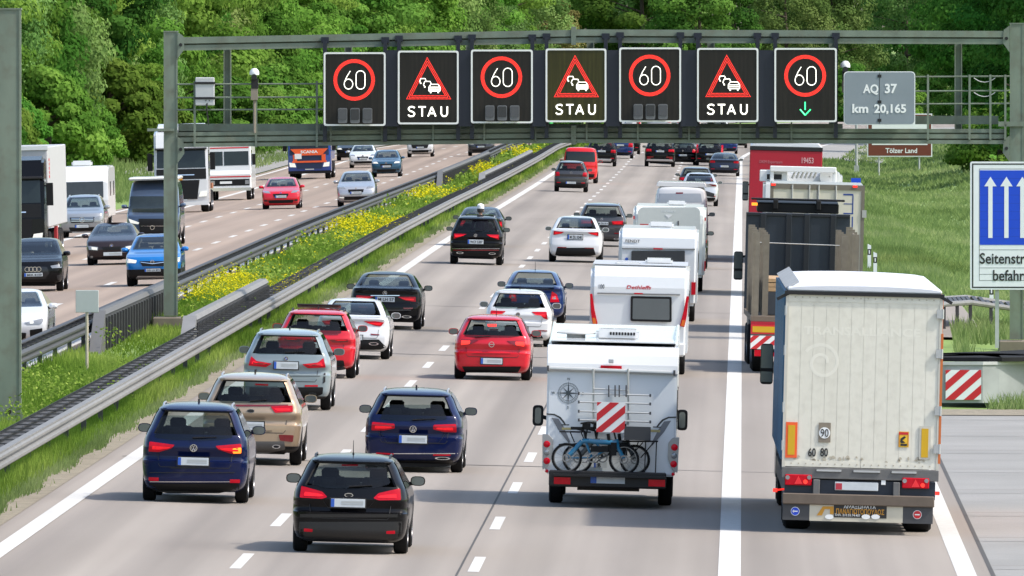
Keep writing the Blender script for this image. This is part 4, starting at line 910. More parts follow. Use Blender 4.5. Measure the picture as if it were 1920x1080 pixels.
    def patch(s, name, pts, m, off=.006, front=None, mirror=False, parent=None, px=True, rnd=.02, skirt=.03, dx=.07, dz=.05, label=None):
        front = (not s.away) if front is None else front
        if s.open and name == 'rear_window' and m is GLASS: m = PANE
        if s.open and name == 'windscreen': m = WPANE
        if px: 
            q = []
            for cx, cy in pts:
                x, z = s.P(cx, cy, s.L if front else 0)
                for i in range(2): x, z = s.P(cx, cy, s.ysurf(x, z, front))
                q.append((x, z))
        else: q = list(pts)
        if rnd: q = rp(q, rnd, 3)
        outs = []
        for sg in ((1, -1) if mirror else (1,)):
            qq = [(sg*x, z) for x, z in q]; bm = bmesh.new()
            vs = [bm.verts.new((x, 0, z)) for x, z in qq]
            try: bm.faces.new(vs)
            except Exception: bm.free(); continue
            xs_ = [p[0] for p in qq]; zs_ = [p[1] for p in qq]
            n = int((max(xs_)-min(xs_))/dx); 
            for i in range(1, n+1): bmesh.ops.bisect_plane(bm, geom=bm.verts[:]+bm.edges[:]+bm.faces[:], plane_co=(min(xs_)+(max(xs_)-min(xs_))*i/(n+1), 0, 0), plane_no=(1, 0, 0))
            n = int((max(zs_)-min(zs_))/dz)
            for i in range(1, n+1): bmesh.ops.bisect_plane(bm, geom=bm.verts[:]+bm.edges[:]+bm.faces[:], plane_co=(0, 0, min(zs_)+(max(zs_)-min(zs_))*i/(n+1)), plane_no=(0, 0, 1))
            bm.normal_update()
            want = 1 if front else -1
            for f in bm.faces:
                if f.normal.y*want < 0: f.normal_flip()
            o_ = off*want
            for v in bm.verts: v.co.y = s.ysurf(v.co.x, v.co.z, front)+o_
            be = [e for e in bm.edges if e.is_boundary]; r = bmesh.ops.extrude_edge_only(bm, edges=be)
            for g in r['geom']:
                if isinstance(g, bmesh.types.BMVert): g.co.y -= want*skirt
            me = bpy.data.meshes.new(name); bm.to_mesh(me); bm.free(); me.materials.append(m)
            me.polygons.foreach_set('use_smooth', [True]*len(me.polygons))
            try: me.set_sharp_from_angle(angle=math.radians(35))
            except Exception: pass
            o = link(name, me, parent or s.root); outs.append(o)
            if label: o['label'] = label
        if name == 'tail_light' and m is TAIL and px:
            c0 = (sum(p[0] for p in q)/len(q), sum(p[1] for p in q)/len(q))
            for o in outs:
                sg = 1 if o is outs[0] else -1
                s.patch('lamp_core', [(sg*(c0[0]+(x-c0[0])*.72), c0[1]+(z-c0[1])*.34-.008) for x, z in q], LITRED, off+.006, front, False, o, px=False, rnd=0, skirt=.01)
        return outs
    def sidewin(s, m):
        H = s.H; zb, zt = H*.675, H*.935
        if s.kind == 'sedan': zb = H*.735
        if s.kind == 'fast': zb = H*.715
        if s.kind == 'van': zb, zt = H*.57, H*.80
        for sg in (-1, 1):
            v = []; n = 6
            for j in range(7):
                z = zb+(zt-zb)*j/6; y0 = s.fr(z)+.30; y1 = s.ff(z)-.42
                if s.kind == 'van': y0 = y1-1.1-.5*(1-j/6)
                if y1-y0 < .2: y1 = y0+.2
                for i in range(n+1): v.append((sg*(s.fw(z)+.006), y0+(y1-y0)*i/n, z))
            fs = [(j*(n+1)+i, j*(n+1)+i+1, (j+1)*(n+1)+i+1, (j+1)*(n+1)+i) for j in range(6) for i in range(n)]
            B = MB(); B.add(v, fs if sg > 0 else [f[::-1] for f in fs], 0, True); B.add([(a-sg*.02, b, c) for a, b, c in v], fs[::-1] if sg < 0 else [f[::-1] for f in fs], 0, True)
            s.part('side_window', B, m)
    def door_mirrors(s, z=None, w_=.23, h=.15, house=None):
        H = s.H; z = z or H*(.70 if s.kind != 'van' else .60); y = s.ff(z)-.42 if s.kind != 'van' else s.ff(z)-.1
        for sg in (-1, 1):
            B = MB(); xc = sg*(s.fw(z)+w_*.62); pr = []
            n = 14; fr = []
            for (sc, yy) in ((1, -.0), (1.0, .05), (.8, .12), (.35, .17)):
                fr.append([(xc+sg*(w_/2*sc)*(abs(math.cos(t))**.7*(1 if math.cos(t) > 0 else -1))+sg*.02*(1-sc), y+yy, z+h/2*sc*(abs(math.sin(t))**.7*(1 if math.sin(t) > 0 else -1))+.0) for t in [2*math.pi*i/n for i in range(n)]])
            v = [p for r in fr for p in r]; B.add(v, [(k*n+i, k*n+(i+1) % n, (k+1)*n+(i+1) % n, (k+1)*n+i) for k in range(3) for i in range(n)]+[tuple(range(n))[::-1], tuple(range(3*n, 4*n))], 0, True)
            B.tube((sg*(s.fw(z)-.03), y+.06, z-h*.3), (xc, y+.06, z-h*.25), .03, 6, mi=1)
            o = s.part('door_mirror', B, [house or s.pm, PLASTIC], recalc=True)
            B = MB(); p = [(x+(xc-x)*.14, zz+(z-zz)*.16) for x, _, zz in fr[0]]; B.prism(p, y-.006, y+.004); s.part('mirror_glass', B, mat('mirror_glass', (.16, .19, .19), .08, .6), o)
    def plate(s, x0, y0, x1, y1, txt=None, front=None, px=True, blue=True):
        front = (not s.away) if front is None else front
        if px:
            yy = s.ysurf(0, .6, front); (xa, za), (xb, zb) = s.P(x0, y1, yy), s.P(x1, y0, yy)
        else: xa, za, xb, zb = x0, y0, x1, y1
        if xa > xb: xa, xb = xb, xa
        ys_ = [s.ysurf(x, z, front) for x in (xa, (xa+xb)/2, xb) for z in (za, zb)]; y = max(ys_)+.02 if front else min(ys_)-.02; d = -.01 if front else .01
        B = MB(); B.bx(xa, xb, y, y+d, za, zb); o = s.part('number_plate', B, PLATE, bevel=.006); B = MB(); B.bx(xa-.018, xb+.018, y+d*.3, y+d*1.6, za-.016, zb+.016); s.part('plate_frame', B, TRIM, o)
        wd = xb-xa; e = .003 if front else -.003
        if not txt:
            for k_, hh in ((.3, .012), (.48, .018), (.66, .010)): B = MB(); B.bx(xa+wd*(.3 if not front else .06), xb-wd*(.06 if not front else .3), y, y+e, za+(zb-za)*k_, za+(zb-za)*k_+hh); s.part('plate_print', B, mat('plate_smear', (.38, .4, .4), .4), o)
        B = MB()
        if front: B.bx(xb-wd*.1, xb, y, y+e, za+.004, zb-.004)
        else: B.bx(xa, xa+wd*.1, y, y+e, za+.004, zb-.004)
        if blue: s.part('plate_band', B, EUBLUE, o)
        if txt: 
            B = MB(); B.text(txt, (xa+xb)/2-(wd*.05 if front else -wd*.05), y+e, za+(zb-za)*.2, (zb-za)*.6, wid=wd*.8, flip=front, bold=.02, t=.002); s.part('plate_lettering', B, INK, o)
        return o
    def badge(s, cx, cy, r, kind='ring', front=None, px=True):
        front = (not s.away) if front is None else front
        if px: x, z = s.P(cx, cy, s.ysurf(0, .9, front)); r = r*s.crop[2]*(s.Yf)/FPX
        else: x, z = cx, cy
        y = s.ysurf(x, z, front); sg = 1 if front else -1; y1 = y+sg*.014; B = MB()
        if kind == 'ring': B.ring((x, y1, z), r*.8, r, 24, t=.012)
        if kind == 'w':   # round badge with two stacked chevrons
            B.disc((x, y+sg*.004, z), r, 24, .012, mi=1); B.ring((x, y1, z), r*.84, r, 24, t=.012)
            for pts in ([(-.35, .78), (0, .12), (.35, .78)], [(-.72, .5), (-.3, -.72), (0, .0), (.3, -.72), (.72, .5)]): B.path([(x+a*r, y1, z+b*r) for a, b in pts], r*.085, 5)
        if kind == 'star':
            B.ring((x, y1, z), r*.86, r, 24, t=.012)
            for k in range(3): a = math.pi/2+k*2*math.pi/3; B.tube((x, y1, z), (x+r*.9*math.cos(a), y1, z+r*.9*math.sin(a)), r*.12, 5, r*.04)
        if kind == 'ovald': B.disc((x, y+sg*.004, z), r, 24, .014, rz=r*.5, mi=0); B.disc((x, y+sg*.009, z), r*.84, 24, .014, rz=r*.36, mi=1)
        if kind == 'oval': B.disc((x, y+sg*.004, z), r, 24, .014, rz=r*.45, mi=0); B.disc((x, y+sg*.009, z), r*.86, 24, .014, rz=r*.36, mi=2)
        if kind == 'quad':
            B.disc((x, y+sg*.004, z), r, 24, .012, mi=1); B.ring((x, y1, z), r*.86, r, 24, t=.01)
            for k in range(4):
                a0 = k*math.pi/2; B.prism([(x, z)]+[(x+r*.6*math.cos(a0+t*math.pi/8), z+r*.6*math.sin(a0+t*math.pi/8)) for t in range(5)], y1-.004, y1+.004, mi=2 if k % 2 else 0)
        if kind == 'bolt':
            B.ring((x, y1, z), r*.8, r, 24, t=.012); B.box(x, y1, z, r*2.2, .01, r*.22)
        if kind == 'rings':
            for k in range(4): B.ring((x+(k-1.5)*r*.75, y1+k*.001, z), r*.4, r*.5, 20, t=.01)
        if kind == 'oval3': B.ring((x, y1, z), r*.62, r*.75, 24, t=.012); B.ring((x, y1+.001, z), r*.3, r*.42, 24, t=.012)
        if kind == 'diamond': B.prism([(x-r*.7, z), (x, z-r), (x+r*.7, z), (x, z+r)], y1-.01, y1)
        return s.part('badge', B, [CHROME, TRIM, EUBLUE], recalc=True)
    def line(s, pts, wd, m, px=True, name='trim_strip', off=.008, mirror=False, front=None):
        # a thin strip following a polyline
        front = (not s.away) if front is None else front
        if px: pts = [s.P(cx, cy, s.ysurf(0, .7, front)) for cx, cy in pts]
        a = [(x, z+wd/2) for x, z in pts]; b = [(x, z-wd/2) for x, z in pts][::-1]
        return s.patch(name, a+b, m, off, front, mirror, px=False, rnd=0, dz=9)
    def wiper(s, x0, z0, x1, z1, px=True):
        if px: (x0, z0), (x1, z1) = s.P(x0, z0, s.ysurf(0, 1, False)), s.P(x1, z1, s.ysurf(0, 1, False))
        f = lambda x, z: (x, s.ysurf(x, z, False)-.025, z); B = MB(); B.tube(f(x0, z0), f((x0+x1)/2, (z0+z1)/2), .014, 6); B.tube(f((x0+x1)/2, (z0+z1)/2), f(x1, z1), .009, 6); s.part('wiper', B, PLASTIC)
    def antenna(s, fin=True, h=.3, x=0):
        y = s.fr(s.H*.985)+.35; B = MB(); z = s.H*.99
        if fin: B.prism([(y+.02, z-.02), (y+.19, z-.02), (y+.06, z+.07), (y+.03, z+.07)], x-.016, x+.016, 'x')
        else: B.tube((x, y, z-.02), (x, y-.08, z+h), .008, 5, .004); B.tube((x, y+.02, z-.03), (x, y, z+.03), .025, 8, .012)
        s.part('antenna', B, TRIM)
    def exhaust(s, cx, cy, w_=.12, h=.05, px=True, m=None, mirror=True):
        x, z = s.P(cx, cy, .05) if px else (cx, cy); 
        for sg in ((1, -1) if mirror else (1,)):
            y = s.ysurf(x, z)-.03; B = MB(); n = 18
            B.prism([(sg*x+w_/2*math.cos(2*math.pi*i/n), z+h/2*math.sin(2*math.pi*i/n)) for i in range(n)], y, y+.2, mi=0); B.prism([(sg*x+w_*.36*math.cos(2*math.pi*i/n), z+h*.34*math.sin(2*math.pi*i/n)) for i in range(n)], y-.003, y+.1, mi=1); s.part('exhaust', B, [m or CHROME, PLASTIC])
    def windscreen(s, m=WSGLASS):
        H = s.H; zb, zt = (H*.70, H*.945) if s.kind != 'van' else (H*.555, H*.90); f = s.fw
        q = [(-f(zb)+.10, zb), (f(zb)-.10, zb), (f(zt)-.07, zt), (-f(zt)+.07, zt)]
        s.patch('windscreen', q, m, .007, True, px=False, rnd=.06, dz=.04)
    def rearwin(s, m=GLASS, zb=None, zt=None, ib=.10, it=.06):
        H = s.H; d = {'sedan': (.75, .955), 'fast': (.73, .955), 'van': (.60, .88)}.get(s.kind, (.685, .925)); zb = zb or H*d[0]; zt = zt or H*d[1]; f = s.fw
        s.patch('rear_window', [(-f(zb)+ib, zb), (f(zb)-ib, zb), (f(zt)-it, zt), (-f(zt)+it, zt)], m, .007, False, px=False, rnd=.06, dz=.04)
    def lamps_front(s, z0=.50, z1=.585, x0=.52, x1=.93, lit=False, px=None):
        H, w_ = s.H, s.W/2; q = [(x0*w_, z0*H+.01), (x1*w_, z0*H+.03), (x1*w_, z1*H), ((x0+.12)*w_, z1*H-.01)]
        s.patch('headlight', q, HEADLIT if lit else HEAD, .008, True, True, px=False, rnd=.03)
    def grille(s, z0=.40, z1=.49, x=.42, lower=True, m=None):
        H, w_ = s.H, s.W/2; s.patch('grille', [(-x*w_*.9, z0*H), (x*w_*.9, z0*H), (x*w_, z1*H), (-x*w_, z1*H)], m or PLASTIC, .008, True, px=False, rnd=.03)
        if lower: s.patch('lower_intake', [(-.62*w_, .19*H), (.62*w_, .19*H), (.68*w_, .29*H), (-.68*w_, .29*H)], PLASTIC, .008, True, px=False, rnd=.03)
    def generic_rear(s, tz=(.52, .63), tx=(.60, .95), m=None, plz=.56, txt=None, lower=True, rl=True, seam=True):
        H, w_ = s.H, s.W/2; m = m or TAIL
        s.patch('tail_light', [(tx[0]*w_, tz[0]*H+.02), (tx[1]*w_, tz[0]*H), (tx[1]*w_*.985, tz[1]*H), (tx[0]*w_+.03, tz[1]*H-.01)], m, .012, False, True, px=False, rnd=.03)
        s.plate(-.26, plz*H-.055, .26, plz*H+.055, txt, False, px=False)
        if lower: s.patch('bumper_insert', [(-.78*w_, .16*H), (.78*w_, .16*H), (.86*w_, .265*H), (-.86*w_, .265*H)], PLASTIC, .006, False, px=False, rnd=.04)
        if rl: s.patch('reflector', [(.62*w_, .29*H), (.85*w_, .29*H), (.85*w_, .315*H), (.62*w_, .315*H)], TAIL, .009, False, True, px=False, rnd=.01)
    def generic_front(s, **k):
        s.windscreen(); s.lamps_front(**k); s.grille()
    def unseen_front(s):
        s.windscreen(); s.lamps_front(); s.grille(lower=False)
    def unseen_rear(s):
        s.rearwin(); s.generic_rear(rl=False, seam=False)
# ------------------------------------------------------------------ cars driving away, nearest first
C1, C2, C3 = (0, 540, .5), (500, 560, .48148), (530, 500, .20367)
C4, C5, C6 = (890, 500, .14815), (830, 370, .19271), (1020, 240, .20833)
P_NAVY = paint('navy', (.003, .008, .046), .1, .25); P_BLACK = paint('black', (.004, .004, .005), 0, .2); P_BEIGE = paint('beige', (.36, .27, .185), .35, .32); P_GREY = paint('blue_grey', (.2, .245, .265), .1, .3)
P_RED = paint('red', (.5, .008, .02)); P_WHITE = paint('white', (.58, .59, .605)); P_DKGREY = paint('dark_grey', (.05, .05, .055), .3, .3); P_OCT = paint('mid_navy', (.008, .025, .11), .2, .25); P_SILVER = paint('silver', (.42, .43, .45), .55, .32)
RAILS = mat('silver_rail', (.5, .5, .52), .3, .7)
c = Car('car', 'black estate car with a plain blurred plate, nearest the camera in the middle lane', 654, 1036, 1.82, 1.50, 4.55, 'hatch', P_BLACK, crop=C2, rails=True)
c.patch('rear_window', [(197, 655), (463, 655), (483, 720), (420, 738), (230, 738), (160, 718)], GLASS, rnd=.04)
c.patch('tail_light', [(415, 777), (436, 757), (520, 738), (523, 784), (436, 785)], TAIL, .016, mirror=True)
c.line([(222, 790), (240, 815), (395, 815), (417, 790)], .012, TRIM); c.line([(130, 845), (510, 845)], .05, mat('black_gloss_crease', (.012, .012, .014), .2), off=.012)
c.patch('bumper_insert', [(112, 868), (528, 868), (525, 930), (440, 942), (200, 942), (115, 925)], mat('satin_black', (.011, .011, .012), .4), .006)
c.plate(250, 781, 384, 811); c.badge(320, 765, 17, 'ovald'); c.patch('reflector', [(466, 905), (500, 903), (500, 916), (466, 916)], TAIL, .012, mirror=True, rnd=.006)
c.wiper(320, 732, 412, 728); c.antenna(False, .22); c.patch('brake_lamp', [(292, 645), (356, 645), (356, 651), (292, 651)], TAILDK, .02, rnd=0); c.unseen_front()
B = MB(); x_, z_ = c.P(196, 826, 0); B.text('Focus'[:0] or 'Flux', x_, c.ysurf(x_, z_)-.008, z_-.015, .035, wid=.13, shear=.3); 
c = Car('car', 'dark blue people carrier with amber indicator lit, nearest in the left lane', 363, 941, 1.83, 1.66, 4.53, 'hatch', P_NAVY, crop=C1, rails=RAILS)
c.patch('rear_window', [(605, 478), (855, 478), (874, 560), (815, 570), (650, 570), (578, 560)], GLASS, rnd=.05)
for q in ([(808, 592), (905, 584), (906, 622), (868, 622), (820, 606)],): c.patch('tail_light', q, TAIL, .016, mirror=True)
c.patch('indicator_lamp', [(872, 602), (905, 598), (905, 620), (874, 621)], AMBER, .022)
c.patch('bumper_insert', [(548, 732), (898, 732), (898, 755), (820, 770), (630, 770), (548, 752)], PLASTIC, .008); c.line([(560, 692), (880, 692)], .012, TRIM); c.line([(560, 727), (890, 727)], .01, CHROME)
c.plate(667, 637, 783, 664); c.badge(726, 600, 14, 'w'); c.patch('reflector', [(862, 718), (900, 718), (900, 731), (862, 731)], TAIL, .012, mirror=True, rnd=.006); c.wiper(722, 562, 812, 560); c.antenna(); c.line([(640, 675), (815, 675)], .01, TRIM); c.unseen_front()
c = Car('car', 'beige metallic crossover with a full width red light strip, second in the left lane', 470, 870, 1.86, 1.66, 4.49, 'suv', P_BEIGE, crop=C1, rails=RAILS, clad=.36)
c.patch('rear_window', [(838, 367), (1044, 367), (1071, 420), (1050, 432), (832, 432), (812, 414)], GLASS, rnd=.05)
c.line([(800, 441), (1080, 441)], .035, TAILDK); c.patch('tail_light', [(1015, 444), (1098, 440), (1099, 464), (1032, 468)], TAIL, .018, mirror=True)
c.plate(887, 503, 990, 531, blue=False); c.badge(940, 461, 15, 'ovald'); c.patch('bumper_insert', [(815, 575), (1066, 575), (1070, 606), (1000, 622), (880, 622), (812, 606)], mat('grey_cladding', (.09, .085, .08), .5), .012)
c.patch('fog_lamp', [(1045, 550), (1102, 552), (1098, 578), (1050, 572)], TAILDK, .012, mirror=True); c.exhaust(1036, 595, .15, .07); c.wiper(938, 424, 1000, 420); c.antenna(); c.line([(860, 536), (1020, 536)], .012, mat('beige_shadow_gap', (.08, .06, .04), .5)); c.unseen_front()
c = Car('car', 'blue grey sport utility car with a black lower bumper, third in the left lane', 536, 767, 1.89, 1.67, 4.7, 'suv', P_GREY, crop=C1, rails=P_GREY, clad=.30)
c.patch('rear_window', [(968, 195), (1176, 195), (1189, 240), (1178, 247), (966, 247), (955, 240)], GLASS, rnd=.04)
c.patch('tail_light', [(1133, 286), (1192, 279), (1213, 262), (1222, 298), (1155, 301)], TAIL, .02, mirror=True); c.patch('tail_light', [(1150, 288), (1205, 284), (1205, 290), (1152, 293)], TAILDK, .026, mirror=True)
c.plate(1027, 278, 1118, 303); c.badge(1073, 265, 8, 'quad'); c.patch('bumper_insert', [(935, 372), (1212, 372), (1210, 398), (1180, 410), (965, 410), (936, 398)], PLASTIC, .01); c.patch('reflector', [(1143, 364), (1192, 364), (1192, 370), (1143, 370)], TAIL, .014, mirror=True, rnd=.004)
c.exhaust(1172, 398, .16, .07, m=TRIM); c.wiper(1068, 242, 1142, 240); c.antenna(); c.line([(935, 330), (1200, 330)], .01, TRIM); c.patch('air_slot', [(1214, 320), (1221, 318), (1220, 352), (1212, 358)], TRIM, .01, mirror=True, rnd=.01); c.unseen_front()
c = Car('car', 'red crossover with its tilted black sunroof open, fourth in the left lane', 591, 707.5, 1.85, 1.56, 4.5, 'suv', P_RED, crop=C3, rails=TRIM)
c.patch('rear_window', [(92, 505), (508, 505), (546, 612), (480, 622), (120, 622), (54, 612)], GLASS, rnd=.05)
c.patch('tail_light', [(430, 676), (600, 668), (605, 694), (470, 700)], TAILDK, .016, mirror=True); c.patch('tail_light', [(480, 674), (598, 670), (600, 680), (490, 684)], TAIL, .02, mirror=True, rnd=.01)
c.patch('bumper_insert', [(40, 862), (560, 862), (582, 945), (520, 955), (80, 955), (18, 945)], PLASTIC, .008); c.exhaust(520, 925, .2, .12, m=TRIM); c.plate(210, 700, 390, 745); c.badge(300, 660, 22, 'rings'); c.line([(90, 625), (510, 625)], .02, TAILDK); c.antenna()
B = MB(); B.box(0, 1.75, c.H+.045, 1.0, .55, .035, rx=-.13); c.part('sunroof', B, TRIM, bevel=.01); c.unseen_front()
c = Car('car', 'white saloon coupé with a black diffuser, fifth in the left lane', 660, 672, 1.83, 1.44, 4.69, 'fast', P_WHITE, crop=C3)
c.patch('rear_window', [(470, 335), (838, 335), (858, 434), (800, 440), (480, 440), (422, 434)], GLASS, rnd=.05)
c.patch('tail_light', [(745, 503), (850, 503), (936, 513), (905, 550), (845, 543)], TAIL, .016, mirror=True); c.badge(640, 520, 22, 'star')
c.patch('diffuser', [(400, 690), (885, 670), (955, 740), (900, 765), (380, 765), (330, 740)][1:5]+[(330, 740), (395, 672)], PLASTIC, .01); c.exhaust(838, 710, .24, .075); c.plate(548, 632, 735, 672); c.patch('reflector', [(810, 616), (890, 622), (890, 632), (815, 630)], TAILDK, .012, mirror=True, rnd=.006)
c.line([(450, 700), (830, 700)], .012, CHROME); c.unseen_front()
c = Car('car', 'black executive saloon with a red light band and chrome strip, sixth in the left lane', 722, 616.5, 1.95, 1.50, 5.2, 'sedan', P_BLACK, crop=C3)
c.patch('rear_window', [(745, 98), (1150, 98), (1184, 200), (1120, 206), (770, 206), (715, 200)], GLASS, rnd=.05)
c.patch('tail_light', [(1060, 278), (1225, 278), (1226, 325), (1130, 310)], TAIL, .016, mirror=True); c.line([(810, 266), (1075, 266)], .02, CHROME); c.plate(852, 280, 1032, 322, 'M LH 57'); c.badge(941, 243, 20, 'star')
c.exhaust(1142, 462, .26, .07); c.line([(760, 462), (1120, 462)], .02, CHROME); c.patch('reflector', [(1110, 377), (1200, 377), (1195, 390), (1115, 390)], TAILDK, .012, mirror=True, rnd=.006); c.line([(700, 400), (1180, 400)], .012, mat('painted_glint', (.12, .12, .12), .3)); c.unseen_front()  # last grey strip is a highlight painted along the bumper, no real trim
# middle lane
c = Car('car', 'dark blue estate car with chrome exhaust trims, second in the middle lane', 774, 884, 1.83, 1.50, 4.77, 'hatch', P_NAVY, crop=C2, rails=RAILS)
c.patch('rear_window', [(466, 413), (678, 413), (704, 470), (640, 476), (500, 476), (440, 470)], GLASS, rnd=.04)
c.patch('tail_light', [(650, 491), (738, 488), (740, 521), (690, 519), (648, 509)], TAIL, .016, mirror=True); c.line([(652, 500), (736, 499)], .012, TAILDK, mirror=True, off=.02)
c.plate(515, 534, 625, 562); c.badge(570, 508, 14, 'w'); c.line([(395, 603), (745, 603)], .014, CHROME); c.exhaust(685, 622, .28, .055); c.patch('reflector', [(648, 606), (716, 606), (716, 612), (648, 612)], TAIL, .014, mirror=True, rnd=.004)
c.patch('bumper_insert', [(400, 628), (740, 628), (738, 645), (690, 655), (450, 655), (400, 645)], PLASTIC, .008); c.wiper(568, 472, 658, 468); c.antenna(); c.line([(445, 525), (470, 562), (670, 562), (695, 525)], .012, TRIM); c.unseen_front()
c = Car('car', 'red hatchback with its brake lamps lit, third in the middle lane', 922, 711.7, 1.81, 1.49, 4.37, 'hatch', P_RED, crop=C2)
c.patch('rear_window', [(792, 108), (962, 108), (988, 146), (950, 151), (804, 151), (768, 146)], GLASS, rnd=.04)
c.patch('tail_light', [(935, 164), (1004, 164), (1005, 188), (966, 182)], TAILDK, .016, mirror=True); c.patch('brake_lamp', [(968, 168), (1003, 168), (1004, 187), (970, 181)], BRAKE, .02, mirror=True); c.patch('brake_lamp', [(860, 99), (896, 99), (894, 109), (862, 109)], BRAKE, .02, rnd=.01)
c.plate(834, 233, 918, 254); c.badge(876, 178, 11, 'bolt'); c.patch('bumper_insert', [(760, 264), (992, 264), (978, 288), (774, 288)], PLASTIC, .008); c.wiper(810, 150, 870, 147); c.antenna(False, .15, .05); c.line([(800, 214), (950, 214)], .01, mat('red_gap', (.12, .002, .005), .5)); c.unseen_front()
c = Car('car', 'white hatchback with forked red tail lights, fourth in the middle lane behind the blue saloon', 971, 649, 1.75, 1.45, 4.07, 'hatch', P_WHITE, crop=C4)
c.patch('rear_window', [(305, 378), (792, 378), (840, 518), (770, 528), (330, 528), (256, 518)], GLASS, rnd=.04)
c.patch('tail_light', [(722, 570), (912, 570), (925, 670), (872, 655), (835, 610), (745, 592)], TAIL, .016, mirror=True); c.badge(548, 605, 27, 'w'); c.plate(424, 762, 672, 826, None); c.patch('reflector', [(800, 802), (918, 806), (918, 820), (815, 816)], TAILDK, .012, mirror=True, rnd=.006)
c.patch('bumper_insert', [(250, 868), (845, 868), (870, 910), (225, 910)], PLASTIC, .008); c.exhaust(810, 880, .12, .05); c.wiper(540, 522, 690, 515); c.antenna(False, .18); c.unseen_front()
c = Car('car', 'dark blue saloon with big red and white tail lamps, directly ahead of the white hatchback', 999, 606.7, 1.77, 1.46, 4.57, 'fast', P_OCT, crop=C4)
c.patch('rear_window', [(482, 148), (982, 148), (1012, 288), (950, 294), (510, 294), (448, 288)], GLASS, rnd=.05)
c.patch('tail_light', [(978, 312), (1040, 350), (1075, 450), (952, 450)], TAIL, .016, mirror=True); c.patch('reversing_lamp', [(985, 372), (1030, 372), (1030, 412), (985, 412)], HEAD, .022, mirror=True)
c.antenna(False, .25); c.badge(735, 360, 24, 'ring'); c.plate(600, 470, 860, 530); c.unseen_front()
c = Car('car', 'white electric fastback with a glass roof and black diffuser, left of the caravans', 1078.5, 491.8, 1.92, 1.60, 4.75, 'fast', P_WHITE, crop=C5)
c.patch('rear_window', [(1150, 190), (1435, 190), (1452, 283), (1430, 287), (1160, 287), (1140, 283)], GLASS, rnd=.04)
c.patch('tail_light', [(1412, 342), (1515, 336), (1516, 378), (1440, 360)], TAIL, .016, mirror=True); c.line([(1085, 356), (1500, 356)], .018, CHROME); c.plate(1216, 366, 1362, 408, 'M ZK 524E'); c.patch('diffuser', [(1112, 490), (1468, 490), (1490, 560), (1430, 572), (1150, 572), (1094, 560)], PLASTIC, .01)
c.patch('reflector', [(1380, 488), (1470, 490), (1470, 500), (1385, 498)], TAILDK, .014, mirror=True, rnd=.005); c.unseen_front()
c = Car('car', 'dark grey sport utility car with silver roof rails, just ahead of the white electric car', 1128, 462, 1.89, 1.64, 4.66, 'suv', P_DKGREY, crop=C5, rails=RAILS)
c.patch('rear_window', [(1408, 105), (1688, 105), (1702, 190), (1660, 198), (1435, 198), (1392, 190)], GLASS, rnd=.04)
c.patch('tail_light', [(1642, 232), (1755, 228), (1758, 268), (1655, 266)], TAIL, .016, mirror=True); c.plate(1500, 240, 1612, 268, 'M DX 814'); c.badge(1548, 212, 14, 'star'); c.exhaust(1690, 405, .2, .06); c.patch('reflector', [(1670, 345), (1730, 345), (1730, 356), (1670, 356)], TAILDK, .012, mirror=True, rnd=.005); c.unseen_front()
c = Car('car', 'black sport utility car with a red bumper line and a person standing in its roof', 892, 496, 1.84, 1.67, 4.5, 'suv', P_BLACK, crop=C5, rails=RAILS)
c.patch('rear_window', [(170, 234), (475, 234), (520, 328), (480, 336), (170, 336), (128, 328)], GLASS, rnd=.04)
c.patch('tail_light', [(425, 362), (548, 364), (549, 414), (482, 390)], TAIL, .016, mirror=True); c.badge(320, 370, 16, 'w'); c.plate(245, 414, 397, 452, 'WCF 5307'); c.line([(100, 514), (545, 514)], .028, TAILDK); c.line([(90, 500), (555, 500)], .014, CHROME)
c.exhaust(482, 548, .24, .07); c.wiper(320, 328, 400, 322); c.antenna(); c.unseen_front(); tig = c
c = Car('car', 'dark saloon half hidden by the black sport utility car in the left lane', 900, 461.5, 1.82, 1.45, 4.7, 'sedan', paint('charcoal', (.022, .022, .026), .2, .25), crop=C5)
c.patch('rear_window', [(222, 103), (530, 103), (556, 200), (186, 200)], GLASS, rnd=.05); c.patch('tail_light', [(516, 236), (577, 238), (578, 285), (535, 286)], TAIL, .016, mirror=True); c.plate(300, 300, 440, 335); c.unseen_front()
